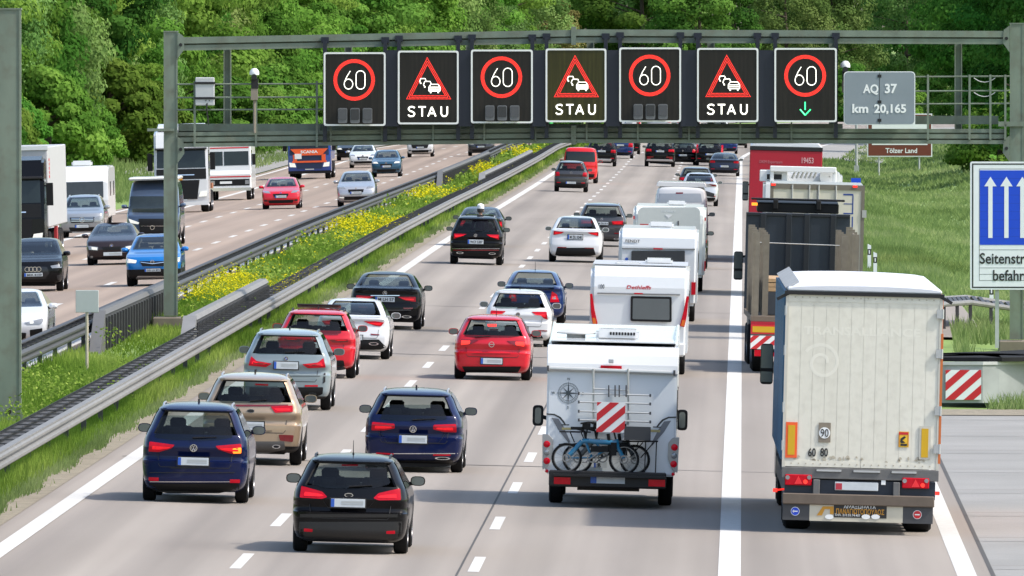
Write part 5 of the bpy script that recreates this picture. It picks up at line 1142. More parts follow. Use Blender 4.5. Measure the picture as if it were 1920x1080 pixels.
# person standing through the roof of the black sport utility car
def skin_person(name, label, loc, rot):
    r = empty(name, loc, label, 'person', None, rot); pts = [((0, 0, -.75), .15), ((0, 0, -.45), .16), ((0, 0, -.18), .185), ((0, 0, -.04), .12), ((0, 0, .04), .06), ((0, .01, .1), .06), ((0, .02, .2), .098), ((0, .02, .30), .085), ((.19, 0, -.1), .075), ((-.19, 0, -.1), .075), ((.27, .05, -.33), .055), ((-.27, .05, -.33), .055), ((.24, .22, -.45), .042), ((-.24, .22, -.45), .042)]
    ed = [(0, 1), (1, 2), (2, 3), (3, 4), (4, 5), (5, 6), (6, 7), (3, 8), (3, 9), (8, 10), (9, 11), (10, 12), (11, 13)]
    me = bpy.data.meshes.new('body'); me.from_pydata([p for p, _ in pts], ed, []); o = link('body', me, r)
    sm = o.modifiers.new('s', 'SKIN'); su = o.modifiers.new('u', 'SUBSURF'); su.levels = su.render_levels = 2
    for i, (_, q) in enumerate(pts): me.skin_vertices[0].data[i].radius = (q, q*.75 if 0 < i < 4 else q)
    me.skin_vertices[0].data[0].use_root = True; me.materials.append(mat('purple_cloth', (.16, .07, .22), .8))
    bpy.context.view_layer.update(); dg = bpy.context.evaluated_depsgraph_get(); m2 = bpy.data.meshes.new_from_object(o.evaluated_get(dg)); o.modifiers.clear(); o.data = m2
    m2.materials.append(mat('skin', (.42, .24, .17), .6))
    for p in m2.polygons:
        if p.center.z > .03: p.material_index = 1
    B = MB(); B.lathe([(.108, -.12), (.118, -.02), (.11, .08), (.07, .13), (.005, .145)], (0, .02, .26), 16, 'z'); B.build('hair', mat('dark_hair', (.02, .015, .012), .6), r)
    B = MB(); B.lathe([(.124, -.0), (.126, .05), (.115, .12), (.07, .165), (.005, .18)], (0, .02, .27), 18, 'z'); B.box(0, .15, .29, .16, .12, .012); B.build('cap', mat('white_cap', (.7, .7, .72), .7), r)
    B = MB()
    for sg in (-1, 1): B.lathe([(.0, .012), (.025, .006), (.03, -.004)], (sg*.112, .02, .2), 10, 'x')
    B.tube((0, .11, .2), (0, .145, .175), .018, 6, .022); B.build('ears_nose', mat('skin', (.42, .24, .17), .6), r)
    B = MB()
    for sg in (-1, 1):
        for k in range(5): B.tube((sg*.24+(k-2)*.016, .25, -.47), (sg*.24+(k-2)*.018, .31-(abs(k-2))*.008, -.48), .009, 6); 
    B.build('hand', mat('skin', (.42, .24, .17), .6), r)
M_ = tig.M; skin_person('person', 'person in a white cap and purple top standing through the roof of the black car', M_ @ Vector((.08, 1.9, 1.62)), (0, CF_, 0))
B = MB(); B.bx(-.42, .55, 1.35, 2.3, 1.655, 1.69); o = tig.part('roof_hatch', B, GLASS, bevel=.01)
def gen(name, label, px, py, W, H, L, kind, pm, **k):
    tz = k.pop('tz', (.52, .63)); tx = k.pop('tx', (.62, .95)); plz = k.pop('plz', .56); m = k.pop('m', TAIL); bd = k.pop('bd', None)
    c = Car(name, label, px, py, W, H, L, kind, pm, **k); c.rearwin(); c.generic_rear(tz, tx, m, plz); c.unseen_front()
    if bd: c.badge(0, H*.62, .055, bd, px=False)
    return c
c = gen('car', 'dark grey compact crossover with round red lamps, in the left lane behind the red van', 1070, 359.8, 1.78, 1.62, 4.2, 'suv', P_DKGREY, tz=(.50, .64), tx=(.68, .97), plz=.30, bd='ring', clad=.5)
c = gen('van', 'bright red passenger van with a dark rear window in the left lane', 1087, 343, 1.98, 1.98, 4.97, 'van', paint('bright_red', (.62, .01, .015)), cat='van', tz=(.40, .62), tx=(.86, .98), plz=.30)
c = gen('car', 'black sport utility car with a silver lower bumper, just ahead of the red van', 1127, 311.5, 1.93, 1.70, 4.85, 'suv', P_BLACK, tz=(.50, .62), rails=RAILS, bd='quad'); c.patch('skid_plate', [(-.6, .32), (.6, .32), (.66, .48), (-.66, .48)], RAILS, .014, False, px=False)
c = gen('car', 'dark blue crossover, second ahead of the red van in the left lane', 1162, 297, 1.85, 1.60, 4.5, 'suv', P_OCT, tz=(.48, .66))
c = gen('car', 'dark car with a bright red lamp at the far end of the left lane', 1176, 289, 1.82, 1.6, 4.5, 'suv', P_BLACK, m=BRAKE)
c = gen('car', 'black seven seat sport utility car with a silver bumper bar in the middle lane', 1236.7, 312.5, 1.97, 1.76, 5.06, 'suv', P_BLACK, tz=(.54, .64), tx=(.55, .95), rails=RAILS, bd='rings'); c.patch('skid_plate', [(-.86, .36), (.86, .36), (.8, .48), (-.8, .48)], RAILS, .014, False, px=False); c.patch('reflector', [(.4, .58), (.82, .58), (.82, .66), (.4, .66)], TAILDK, .014, False, True, px=False)
c = gen('car', 'black estate car between the seven seater and the car with a roof box', 1280, 308.7, 1.80, 1.47, 4.6, 'hatch', P_BLACK, tz=(.54, .70), tx=(.68, .96), plz=.42, bd='w')
c = gen('car', 'silver car roof showing above the black estate, just below the gantry', 1296, 292, 1.83, 1.62, 4.5, 'suv', P_SILVER)
c = gen('car', 'black estate with tall red tail lamps and a black roof box', 1330, 311, 1.86, 1.56, 4.8, 'suv', P_BLACK, tz=(.52, .88), tx=(.80, .97), plz=.48)
B = MB(); B.prism(rp([(-.42, 1.62), (.42, 1.62), (.40, 1.92), (.25, 2.0), (-.25, 2.0), (-.40, 1.92)], .06), 1.0, 3.0); 
o = B.build('roof_box', PLASTIC); tag(o, 'black roof box carried on the black estate under the gantry', 'roof box'); o.location = c.root.location; o.rotation_euler = c.root.rotation_euler
c = gen('car', 'dark blue compact car right of the roof box car, under the gantry', 1360, 288, 1.80, 1.52, 4.3, 'hatch', P_OCT, tz=(.5, .66))
c = gen('car', 'dark car at the far right end of the right lane under the gantry', 1379, 277, 1.80, 1.5, 4.4, 'hatch', P_BLACK)
c = gen('car', 'dark sports saloon with wide red lamps beside the red truck', 1357.5, 330, 1.92, 1.40, 5.0, 'fast', paint('dusk_blue', (.02, .025, .045), .3, .25), tz=(.56, .66), tx=(.58, .96), plz=.42)
c = gen('car', 'dark car mostly hidden behind the silver crossover in the right lane', 1304, 367, 1.83, 1.50, 4.5, 'hatch', P_DKGREY)
c = Car('car', 'silver crossover with slim tail lamps ahead of the white camper in the right lane', 1311, 386, 1.86, 1.60, 4.6, 'fast', paint('pale_silver', (.5, .51, .52), .4, .3), crop=C6)
c.patch('rear_window', [(1290, 432), (1505, 432), (1512, 476), (1282, 476)], GLASS, rnd=.04); c.patch('tail_light', [(1480, 505), (1552, 512), (1550, 528), (1510, 520)], TAILDK, .014, mirror=True); c.generic_rear(tz=(.60, .615), tx=(.05, .9), m=TAILDK, plz=.36); c.patch('lower_grille', [(1440, 560), (1535, 590), (1530, 625), (1450, 610)], TRIM, .012, mirror=True); c.unseen_front()
# ------------------------------------------------------------------ motorhome and caravans
GA = 'caravans and campers in the right lane'; GT = 'trucks in the hard shoulder lane'
BUSHY = mat('bright_gelcoat', (.66, .67, .675), .25, 0, .6, noise=.02, scale=1.2); MHW = mat('shaded_white_panel', (.66, .70, .73), .35, 0, .4, noise=.03, scale=1.5)  # MHW: motorhome white with the shade of its rear tinted in blue grey
def pxrect(v, B, x0, y0, x1, y1, y, d, mi=0):
    a = v.P(x0, y1, y); b = v.P(x1, y0, y); B.bx(a[0], b[0], y-d, y, a[1], b[1], mi)
def pxpoly(v, B, pts, y, d, mi=0, rnd=0, mirror=False):
    q = [v.P(cx, cy, y) for cx, cy in pts]; q = rp(q, rnd, 3) if rnd else q
    if mirror: q = [(-a, b) for a, b in q]
    B.prism(q, y-d, y, 'y', mi)
v = V('motorhome', 'white motorhome with a compass rose and two bicycles on its rear rack', 'motorhome', GA, 1142, 945, 7.0, 1.95); v.crop = (960, 560, .3704)
W2 = 1.10
B = MB(); pr = [(.0, .55), (.0, 2.30), (.02, 2.42), (.10, 2.58), (.24, 2.68), (.42, 2.72), (3.5, 2.80), (5.6, 2.98), (6.2, 2.93), (6.5, 2.7), (6.45, 2.0), (6.0, 1.75), (6.0, .55)]; B.prism(pr, -W2, W2, 'x'); v.part('body', B, MHW, bevel=.035, seg=2); v.box('roof_sheet', -W2+.05, W2-.05, .45, 3.4, 2.79, 2.81, BUSHY)
B = MB(); pr = [(5.4, .45), (5.4, 1.95), (6.0, 1.9), (6.5, 1.25), (7.0, 1.1), (7.0, .45)]; B.prism(pr, -.98, .98, 'x'); v.part('cab', B, WHITE, bevel=.06, seg=2)
B = MB(); pr = [(-.012, 2.28), (.008, 2.425), (.09, 2.592), (.235, 2.694), (.42, 2.735), (.42, 2.70), (.25, 2.6), (.1, 2.28)]; B.prism(pr, -W2-.012, W2+.012, 'x'); v.part('roof_cap', B, BUSHY, bevel=.01)
B = MB(); pr = [(3.0, 2.795), (5.6, 2.985), (6.0, 2.98), (3.0, 2.81)]; B.prism(pr, -W2+.02, W2-.02, 'x')
for x in (-1, 1): B.tube((x*(W2-.03), .5, 2.74), (x*(W2-.03), 5.5, 2.99), .03, 8)
v.part('roof_edge', B, BUSHY)
B = MB(); B.bx(-.32, .42, 2.2, 3.1, 2.78, 2.98); v.part('air_conditioner', B, BUSHY, bevel=.05, seg=2)
B = MB(); 
for i in range(9): B.bx(-.08+i*.05, -.05+i*.05, 2.185, 2.2, 2.88, 2.93)
v.part('vent_slots', B, PLASTIC)
B = MB(); B.lathe([(.005, 2.97), (.2, 2.94), (.33, 2.9), (.33, 2.88), (.05, 2.86)], (-.66, 2.6, 0), 24, 'z'); B.tube((-.66, 2.6, 2.74), (-.66, 2.6, 2.9), .16, 14); v.part('satellite_dish', B, mat('dish_grey', (.5, .5, .48), .5))
v.wheels((1.95, 5.95), .34, .235, .93)
v.box('chassis', -.9, .9, .4, 6.6, .32, .56, PLASTIC); B = MB(); B.bx(-.95, .95, -.1, 1.4, .40, .5); B.bx(-.55, .5, .2, .9, .28, .41); v.part('tow_frame', B, TRIM)
B = MB(); pxrect(v, B, 489, 305, 516, 326, -.02, .06); v.part('reversing_camera', B, mat('box_grey', (.42, .44, .45), .5), bevel=.01)
B = MB(); pxrect(v, B, 448, 340, 556, 356, -.003, .03); v.part('brake_lamp', B, TAIL, bevel=.006)
ALU = mat('brushed_alu', (.55, .55, .52), .35, .4); CAPK = mat('grey_cap', (.06, .06, .065), .5)
B = MB(); a = v.P(190, 352, -.05); b = v.P(815, 376, -.05); B.tube((a[0], -.05, a[1]), (b[0], -.05, b[1]), .035, 10)
for xq in (182, 822): c_ = v.P(xq, 352 if xq < 500 else 376, -.05); B.box(c_[0], -.05, c_[1], .035, .09, .09, 1)
v.part('carrier_rail', B, [ALU, CAPK])
B = MB()
for xq in (412, 588): a = v.P(xq, 355, -.09); b = v.P(xq, 640, -.09); B.tube((a[0], -.09, a[1]), (b[0], -.09, b[1]), .018, 8)
for yq, xa, xb in ((455, 412, 588), (480, 338, 700), (523, 338, 700), (570, 338, 700), (614, 338, 700)):
    a = v.P(xa, yq, -.12); b = v.P(xb, yq+10, -.12); B.tube((a[0], -.12, a[1]), (b[0], -.12, b[1]), .014 if yq > 460 else .012, 8)
    if yq > 460:
        for q_ in (a, b): B.box(q_[0], -.12, q_[1], .03, .05, .05, 1)
for xq in (490, 522, 543, 578): a = v.P(xq, 438, -.14); b = v.P(xq, 498, -.14); B.tube((a[0], -.14, a[1]), (b[0], -.14, b[1]), .012, 6, mi=1)
rack = v.part('bicycle_rack', B, [ALU, CAPK])
B = MB(); cx_, cz_ = v.P(285, 478, 0); sc = .3704*v.Yf/FPX
for R in (52, 40): B.ring((cx_, -.004, cz_), (R-1.6)*sc, R*sc, 40, t=.004)
for k in range(8):
    a = k*math.pi/4; L_ = (62 if k % 2 == 0 else 40)*sc; q = 5*sc; d = (math.cos(a), math.sin(a)); n_ = (-d[1], d[0])
    B.prism([(cx_+n_[0]*q, cz_+n_[1]*q), (cx_-n_[0]*q, cz_-n_[1]*q), (cx_+d[0]*L_, cz_+d[1]*L_)], -.007-.0005*k, -.003)
for k in range(32): a = k*math.pi/16; B.tube((cx_+43*sc*math.cos(a), -.004, cz_+43*sc*math.sin(a)), (cx_+49*sc*math.cos(a), -.004, cz_+49*sc*math.sin(a)), .003, 4)
for t_, dx_, dy_ in (('N', 0, 66), ('S', 0, -78), ('W', -76, -6), ('E', 74, -6)): B.text(t_, cx_+dx_*sc, -.004, cz_+dy_*sc, 12*sc)
v.part('compass_rose', B, mat('compass_ink', (.035, .05, .06), .5))
GRS = mat('graphic_grey', (.16, .17, .19), .4); GRD = mat('graphic_dark', (.03, .032, .036), .4); GRG = mat('graphic_gold', (.42, .36, .16), .5)
for mir in (False, True):
    B = MB(); arc = [(175, 580), (215, 583), (245, 598), (262, 618), (275, 640)]; arc2 = [(268, 642), (254, 622), (238, 604), (212, 590), (175, 587)]
    pxpoly(v, B, arc+arc2, -.003, .003, 0, mirror=mir); pxpoly(v, B, [(200, 602), (235, 608), (262, 650), (294, 722), (290, 735), (232, 660)], -.003, .003, 1, mirror=mir); pxpoly(v, B, [(252, 652), (300, 652), (300, 664), (252, 664)], -.005, .003, 2, mirror=mir); pxpoly(v, B, [(250, 636), (290, 636), (290, 641), (250, 641)], -.005, .003, 0, mirror=mir)
    v.part('decal', B, [GRD, GRS, GRG])
    B = MB(); pxpoly(v, B, [(154, 683), (188, 688), (208, 714), (208, 792), (182, 850), (154, 866)], -.004, .03, 0, .02, mir); o = v.part('tail_light', B, mat('lamp_silver', (.32, .33, .34), .3, .3), bevel=.006)
    for cy_, m_, rr in ((736, TAIL, 18), (778, HEAD, 16), (821, TAIL, 18), (872, TAIL, 9)):
        x_, z_ = v.P(176, cy_, 0); B = MB(); n_ = 16
        B.lathe([(rr*sc, -.03), (rr*sc*.8, -.055), (rr*sc*.3, -.065), (.001, -.066)], ((-x_ if mir else x_), 0, z_), n_, 'y'); v.part('lamp_lens', B, m_, o, recalc=True)
B = MB(); a = v.P(192, 936, -.3); b = v.P(775, 905, -.3); B.bx(a[0]-.02, b[0]+.02, -.42, -.3, a[1]-.04, b[1]+.08); B.bx(-.8, -.7, -.4, .2, a[1], a[1]+.06); B.bx(.7, .8, -.4, .2, a[1], a[1]+.06); bar = v.part('light_bar', B, TRIM, bevel=.02)
zb_ = a[1]
for sg in (-1, 1): v.box('reflector', sg*.80-.14, sg*.80+.14, -.44, -.42, zb_+.0, zb_+.115, TAIL, parent=bar)
B = MB(); B.bx(-.32, .26, -.435, -.42, zb_+.03, zb_+.145); o = v.part('number_plate', B, PLATE, bar); B = MB(); B.bx(-.32, -.22, -.438, -.4355, zb_+.032, zb_+.143); v.part('plate_band', B, EUBLUE, o)
v.box('bike_platform', -.95, .95, -.55, -.1, zb_+.14, zb_+.175, TRIM)
B = MB(); pxrect(v, B, 414, 826, 480, 855, -.02, .015); a = v.P(423, 855, -.035); b = v.P(430, 826, -.035); 
o = v.part('spare_plate', B, PLATE); B = MB(); pxrect(v, B, 414, 826, 425, 855, -.036, .003); v.part('plate_band', B, EUBLUE, o); B = MB(); q = v.P(443, 850, -.04); B.text('R', q[0], -.038, q[1], .06, bold=.03); v.part('plate_lettering', B, INK, o)
for sg, xa, ya_, xb, yb_ in ((-1, 103, 540, 160, 643), (1, 833, 563, 890, 666)):
    y_ = 5.7; a = v.P(xa, yb_, y_); b = v.P(xb, ya_, y_); B = MB(); B.prism(rp([(a[0], a[1]), (b[0], a[1]), (b[0], b[1]), (a[0], b[1])], .07, 4), y_, y_+.12); B.tube(((a[0]+b[0])/2, y_+.06, (a[1]+b[1])/2), (sg*.95, y_+.1, (a[1]+b[1])/2-.1), .035, 8); o = v.part('door_mirror', B, PLASTIC)
    B = MB(); B.prism(rp([(a[0]+.04, a[1]+.04), (b[0]-.04, a[1]+.04), (b[0]-.04, b[1]-.04), (a[0]+.04, b[1]-.04)], .05, 4), y_-.006, y_-.0005); v.part('mirror_glass', B, mat('mirror_glass', (.16, .19, .19), .08, .6), o)
for sg in (-1, 1): B = MB(); B.bx(sg*W2, sg*(W2+.012), 1.0, 1.9, 1.45, 2.0); B.bx(sg*W2, sg*(W2+.012), 3.0, 3.9, 1.45, 2.0); v.part('side_window', B, GLASS)
# striped warning board (hangs on the rack) and two folding bicycles
def at_(v, name, label, cat, y, z=None, x=0, group=None):
    p = v.M @ Vector((x, y, z or 0)); return empty(name, p, label, cat, group, (0, CF_, 0))
a = v.P(427, 675, -.5); b = v.P(574, 527, -.5); r = at_(v, 'warning_board', 'square red and white striped warning board hung on the bicycle rack', 'warning board', -.5, a[1], a[0]); bw, bh = b[0]-a[0], b[1]-a[1]
B = MB(); B.bx(0, bw, 0, .02, 0, bh); B.build('board', KW, r); B = MB(); stripes(B, 0, bw, 0, bh, -.001, .30, .155, -.36); B.build('red_stripes', SR, r)
TEAL = mat('blue_frame', (.01, .16, .3), .3, 0, .5); GUN = mat('grey_frame', (.05, .06, .07), .4)
def bicycle(y, fm, label, kx, basket):
    z0 = v.P(300, 886, y)[1]; r = at_(v, 'bicycle', label, 'bicycle', y, z0, 0, 'bicycles on the motorhome rack')
    def q(cx, cy): a = v.P(960*0+(1010+cx*.2036-960)/.3704+kx, (740+cy*.2036-560)/.3704, y); return (a[0], 0, a[1]-z0)
    c1, c2 = q(258, 595), q(785, 630); 
    for c_ in (c1, c2):
        w_ = empty('wheel', (c_[0], 0, .262)); w_.parent = r
        B = MB(); n = 32; 
        for i in range(n):
            a0, a1 = 2*math.pi*i/n, 2*math.pi*(i+1)/n; B.tube((.237*math.cos(a0), 0, .237*math.sin(a0)), (.237*math.cos(a1), 0, .237*math.sin(a1)), .024, 6, cap=False)
        B.build('tyre', RUBBER, w_); B = MB()
        for i in range(14): a0 = 2*math.pi*i/14; B.tube((0, (-1)**i*.025, 0), (.22*math.cos(a0), 0, .22*math.sin(a0)), .0022, 4)
        B.tube((0, -.05, 0), (0, .05, 0), .025, 8); B.ring((0, -.045, 0), .05, .075, 20, t=.004); B.ring((0, 0, 0), .205, .218, 28, t=.02); B.build('spokes', mat('dull_alloy', (.22, .22, .22), .4, .5), w_)
    H1 = (c1[0], 0, .262); H2 = (c2[0], 0, .262); B = MB()
    pts = [(H1[0]+.02, -.03, .29), q(300, 540), q(400, 428), q(470, 425), q(530, 435), q(660, 440), q(715, 445)]; pts[0] = (pts[0][0], 0, pts[0][2]); B.path(pts, .042, 10); B.path([q(715, 410), q(735, 500), (H2[0], 0, .27)], .034, 8); B.path([q(430, 430), q(490, 580)], .022, 8); B.path([q(490, 580), (H1[0], 0, .262)], .012, 6); B.path([q(520, 440), q(600, 520), q(490, 580)], .018, 8); B.build('frame', fm, r)
    B = MB(); B.path([q(440, 440), q(420, 330), q(345, 312)], .022, 6); B.box(*q(355, 310), .22, .12, .05); B.build('saddle', PLASTIC, r)
    B = MB(); B.path([q(715, 430), q(690, 330), q(700, 270)], .016, 6); a = q(455, 265); B.path([q(430, 420), q(450, 300), (a[0], 0, a[2])], .014, 6); B.path([(a[0]-.12, -.12, a[2]), (a[0], 0, a[2]+.02), (a[0]+.14, .1, a[2]+.01)], .014, 6); B.path([q(330, 440), q(290, 345)], .01, 6); B.path([q(190, 340), q(380, 345)], .012, 6); B.path([q(185, 460), q(250, 450), q(330, 475)], .012, 6); B.path([q(700, 440), q(640, 560)], .012, 6); B.path([q(640, 360), q(660, 520)], .03, 6); B.box(*q(560, 500), .3, .07, .1); B.box(*q(690, 500), .1, .1, .22); B.box(*q(440, 290), .14, .12, .1); B.build('handlebar', PLASTIC, r)
    B = MB(); cc = q(490, 580); B.ring((cc[0], -.07, cc[2]), .06, .085, 24, t=.006); B.path([(cc[0]-.1, -.09, cc[2]-.07), (cc[0]+.1, -.09, cc[2]+.07)], .012, 6); B.box(cc[0]-.12, -.12, cc[2]-.08, .09, .07, .02); B.build('crank', mat('dull_alloy', (.22, .22, .22), .4, .5), r)
    B = MB(); B.path([(H2[0]-.05, 0, .262), q(820, 430)], .01, 5); B.path([(H2[0]+.1, 0, .3), q(960, 440)], .01, 5); B.path([q(985, 430), q(975, 720)], .01, 5); B.path([q(770, 430), q(1000, 430)], .014, 6); B.build('luggage_carrier', PLASTIC, r)
    if basket:
        B = MB(); a, b = q(790, 415), q(1030, 300); x0, x1, za, zb = a[0], b[0], a[2], b[2]
        for p_, q_ in (((x0, -.14), (x1, -.14)), ((x0, .14), (x1, .14)), ((x0, -.14), (x0, .14)), ((x1, -.14), (x1, .14))):
            dx_, dy_ = abs(q_[0]-p_[0]), abs(q_[1]-p_[1]); B.box((p_[0]+q_[0])/2, (p_[1]+q_[1])/2, (za+zb)/2, max(dx_, .012), max(dy_, .012), zb-za)
        B.box((x0+x1)/2, 0, za+.006, x1-x0, .28, .01); B.build('basket', mat('basket_grey', (.035, .038, .042), .6), r)
bicycle(-.36, TEAL, 'blue folding bicycle with a dark rear basket on the motorhome rack', 0, True)
bicycle(-.2, GUN, 'dark grey folding bicycle behind the blue one on the motorhome rack', 55, False)
CAPW = mat('caravan_white', (.63, .66, .68), .3, 0, .5, noise=.03)
def caravan(label, px, py, W, L, zc, bulge=.28, oh=3.0, z0=.48, m=CAPW):
    v = V('caravan', label, 'caravan', GA, px, py, L, oh); v.crop = (1090, 340, .33333); w2 = W/2
    pr = [(.12, z0), (.06, z0+.35), (.02, 1.2), (0, zc-.75), (.0, zc-.5), (.05, zc-.25), (.16, zc-.09), (.34, zc), (L-1.0, zc+.02), (L-.6, zc-.2), (L-.15, 1.5), (L-.1, z0+.3), (L-.3, z0)]
    B = MB(); B.prism(pr, -w2, w2, 'x'); v.part('body', B, m, bevel=.09, seg=3); v.pr = pr; v.w2 = w2; v.zc = zc
    v.wheels((oh, oh+.75), .31, .2, w2-.16); v.box('chassis', -w2+.25, w2-.25, .3, L-.4, .3, z0, PLASTIC)
    B = MB(); B.prism([(L-.3, .42), (L-.3, .5), (L+1.1, .5), (L+1.1, .42)], -.06, .06, 'x'); v.part('drawbar', B, GALV)
    for sg in (-1, 1): B = MB(); B.bx(sg*w2, sg*(w2+.014), 1.2, 2.2, 1.4, 1.95); B.bx(sg*w2, sg*(w2+.014), L-2.2, L-1.3, 1.4, 1.95); v.part('side_window', B, GLASS, bevel=.004)
    return v
def roofbox(v, x0, x1, y0, y1, h): B = MB(); B.bx(x0, x1, y0, y1, v.zc, v.zc+h); v.part('roof_unit', B, BUSHY, bevel=.05, seg=2)
DKW = mat('caravan_window', (.1, .115, .12), .12, noise=.15, scale=2); DKW2 = mat('caravan_window_dark', (.035, .04, .045), .1, noise=.2)
v = caravan('white caravan with red lettering and long red tail lamps, directly ahead of the motorhome', 1195, 700, 2.3, 7.0, 2.58)
B = MB(); pxpoly(v, B, [(278, 645), (508, 650), (508, 792), (276, 786)], -.012, .03, 0, .04); o = v.part('rear_window', B, PLASTIC); B = MB(); pxpoly(v, B, [(290, 658), (496, 662), (496, 780), (288, 775)], -.043, .004, 0, .03); v.part('pane', B, DKW, o)
for mir in (False, True): B = MB(); pxpoly(v, B, [(48, 632), (62, 632), (74, 720), (92, 802), (64, 808), (54, 740)], -.002, .03, 0, .02, mir); o = v.part('tail_light', B, TAIL, bevel=.006); B = MB(); pxpoly(v, B, [(62, 768), (78, 768), (85, 800), (66, 802)], -.033, .004, 0, .01, mir); v.part('indicator_lens', B, mat('amber_lens', (.6, .12, .01), .2), o)
B = MB(); a = v.P(90, 628, -.03); b = v.P(555, 637, -.03); B.tube((a[0], -.03, a[1]), (b[0], -.03, b[1]), .02, 8); v.part('trim_strip', B, mat('grey_trim', (.2, .21, .22), .4))
B = MB(); a = v.P(323, 606, .0); B.text('Dethleffs', a[0], -.0, a[1], .085, wid=.58, bold=.02, shear=.2); v.part('lettering', B, mat('letter_red', (.45, .01, .02), .4)); B = MB(); a = v.P(114, 603, 0); B.text('100', a[0], 0, a[1], .1, wid=.13); v.part('lettering', B, INK)
B = MB(); pxrect(v, B, 297, 628, 346, 634, -.05, .01); v.part('brake_lamp', B, TAIL); roofbox(v, .1, .75, 2.5, 3.4, .16); roofbox(v, -.6, .0, 1.2, 1.8, .07)
B = MB(); B.bx(-v.w2+.04, v.w2-.04, .3, 6, v.zc+.012, v.zc+.03); v.part('roof_panel', B, mat('roof_grey', (.4, .42, .44), .5)); B = MB(); B.bx(-1.1, 1.1, -.03, .2, .5, .8); v.part('bumper', B, BUSHY, bevel=.03); v.plate = None
B = MB(); B.bx(-.26, .26, -.045, -.03, .62, .74); v.part('number_plate', B, PLATE)
v = caravan('white caravan with a wide dark rear window and grey lettering, second of the towed row', 1231, 601, 2.2, 7.2, 2.60)
B = MB(); pxpoly(v, B, [(282, 390), (582, 390), (582, 560), (280, 556)], -.012, .03, 0, .04); v.part('rear_window', B, DKW2)
B = MB(); a = v.P(289, 343, .02); B.text('FENDT', a[0], .0, a[1], .075, wid=.40, bold=.01); v.part('lettering', B, INK); B = MB(); a = v.P(228, 376, -.02); b = v.P(640, 382, -.02); B.tube((a[0], -.02, a[1]), (b[0], -.02, b[1]), .016, 8); v.part('trim_strip', B, mat('grey_trim', (.2, .21, .22), .4)); B = MB(); pxrect(v, B, 405, 376, 458, 382, -.04, .01); v.part('brake_lamp', B, TAIL)
B = MB(); a = v.P(255, 438, 0); B.disc((a[0], -.008, a[1]), .045, 16, .006); v.part('sticker', B, EUBLUE); roofbox(v, -.3, .4, 2.6, 3.4, .17)
for sg in (-1, 1): B = MB(); B.bx(sg*1.0-.06, sg*1.0+.06, -.0, .06, .8, 1.15); v.part('tail_light', B, TAIL)
v = caravan('grey white caravan with faint lettering and red stickers, third of the towed row', 1252, 545, 2.25, 7.2, 2.66, m=mat('hobby_white', (.62, .65, .62), .35, 0, .4))
B = MB(); GR2 = mat('pale_grey_panel', (.47, .5, .48), .4); pxpoly(v, B, [(318, 165), (340, 146), (650, 146), (668, 165), (668, 275), (318, 275)], -.003, .01, 0, .06); v.part('panel', B, GR2)
B = MB(); a = v.P(492, 174, -.013); B.text('HOBBY', a[0], -.014, a[1], .06, wid=.45); v.part('lettering', B, mat('pale_letter', (.62, .65, .66), .4)); B = MB(); pxpoly(v, B, [(470, 188), (512, 188), (500, 200), (482, 200)], -.014, .01); pxpoly(v, B, [(484, 200), (498, 200), (491, 210)], -.014, .01); v.part('emblem', B, BUSHY)
B = MB()
for i, y_ in enumerate((240, 254, 268)): pxrect(v, B, 330+i*4, y_, 372-i*3+6, y_+7, -.014, .004)
v.part('sticker', B, mat('sticker_red', (.4, .03, .03), .5)); B = MB(); pxrect(v, B, 542, 222, 549, 248, -.013, .03); v.part('handle', B, CAPK); B = MB(); a = v.P(400, 240, 0); B.disc((a[0], -.016, a[1]), .06, 14, .006); v.part('sticker', B, mat('sticker_green', (.08, .12, .03), .5))
B = MB(); B.bx(v.w2-.01, v.w2+.02, .05, .3, .7, 1.0); v.part('tail_light', B, TAIL)
roofbox(v, -.1, .5, 2.4, 3.2, .16); 
for sg in (-1, 1): B = MB(); B.bx(sg*(v.w2-.02)-.02, sg*(v.w2-.02)+.02, .0, .06, 2.25, 2.35); v.part('marker_lamp', B, TAIL)
v2 = gen('car', 'dark car towing the grey white caravan, only its right mirror showing', 1276, 503, 1.88, 1.7, 4.7, 'suv', P_BLACK)
c = Car('van', 'white high roofed camper van with red corner lamps ahead of the caravans', 1274, 486, 2.05, 2.62, 6.0, 'van', P_WHITE, cat='van', group=GA, crop=(1090, 340, .33333), cx=.1, cyr=.2)
c.patch('rear_window', [(420, 68), (672, 68), (680, 118), (414, 118)], mat('van_window_grey', (.3, .33, .37), .15), rnd=.04); c.patch('tail_light', [(686, 212), (700, 212), (702, 318), (688, 318)], TAIL, .012, mirror=True); c.patch('brake_lamp', [(532, 62), (572, 62), (572, 70), (532, 70)], TAILDK, .012, rnd=.005); c.unseen_front(); c.plate(-.26, .7, .26, .81, None, False, px=False)
B = MB(); B.prism(rp([(-.9, 2.58), (.9, 2.58), (.84, 2.75), (-.84, 2.75)], .05), .25, 4.2); c.part('high_roof', B, BUSHY, bevel=.03)
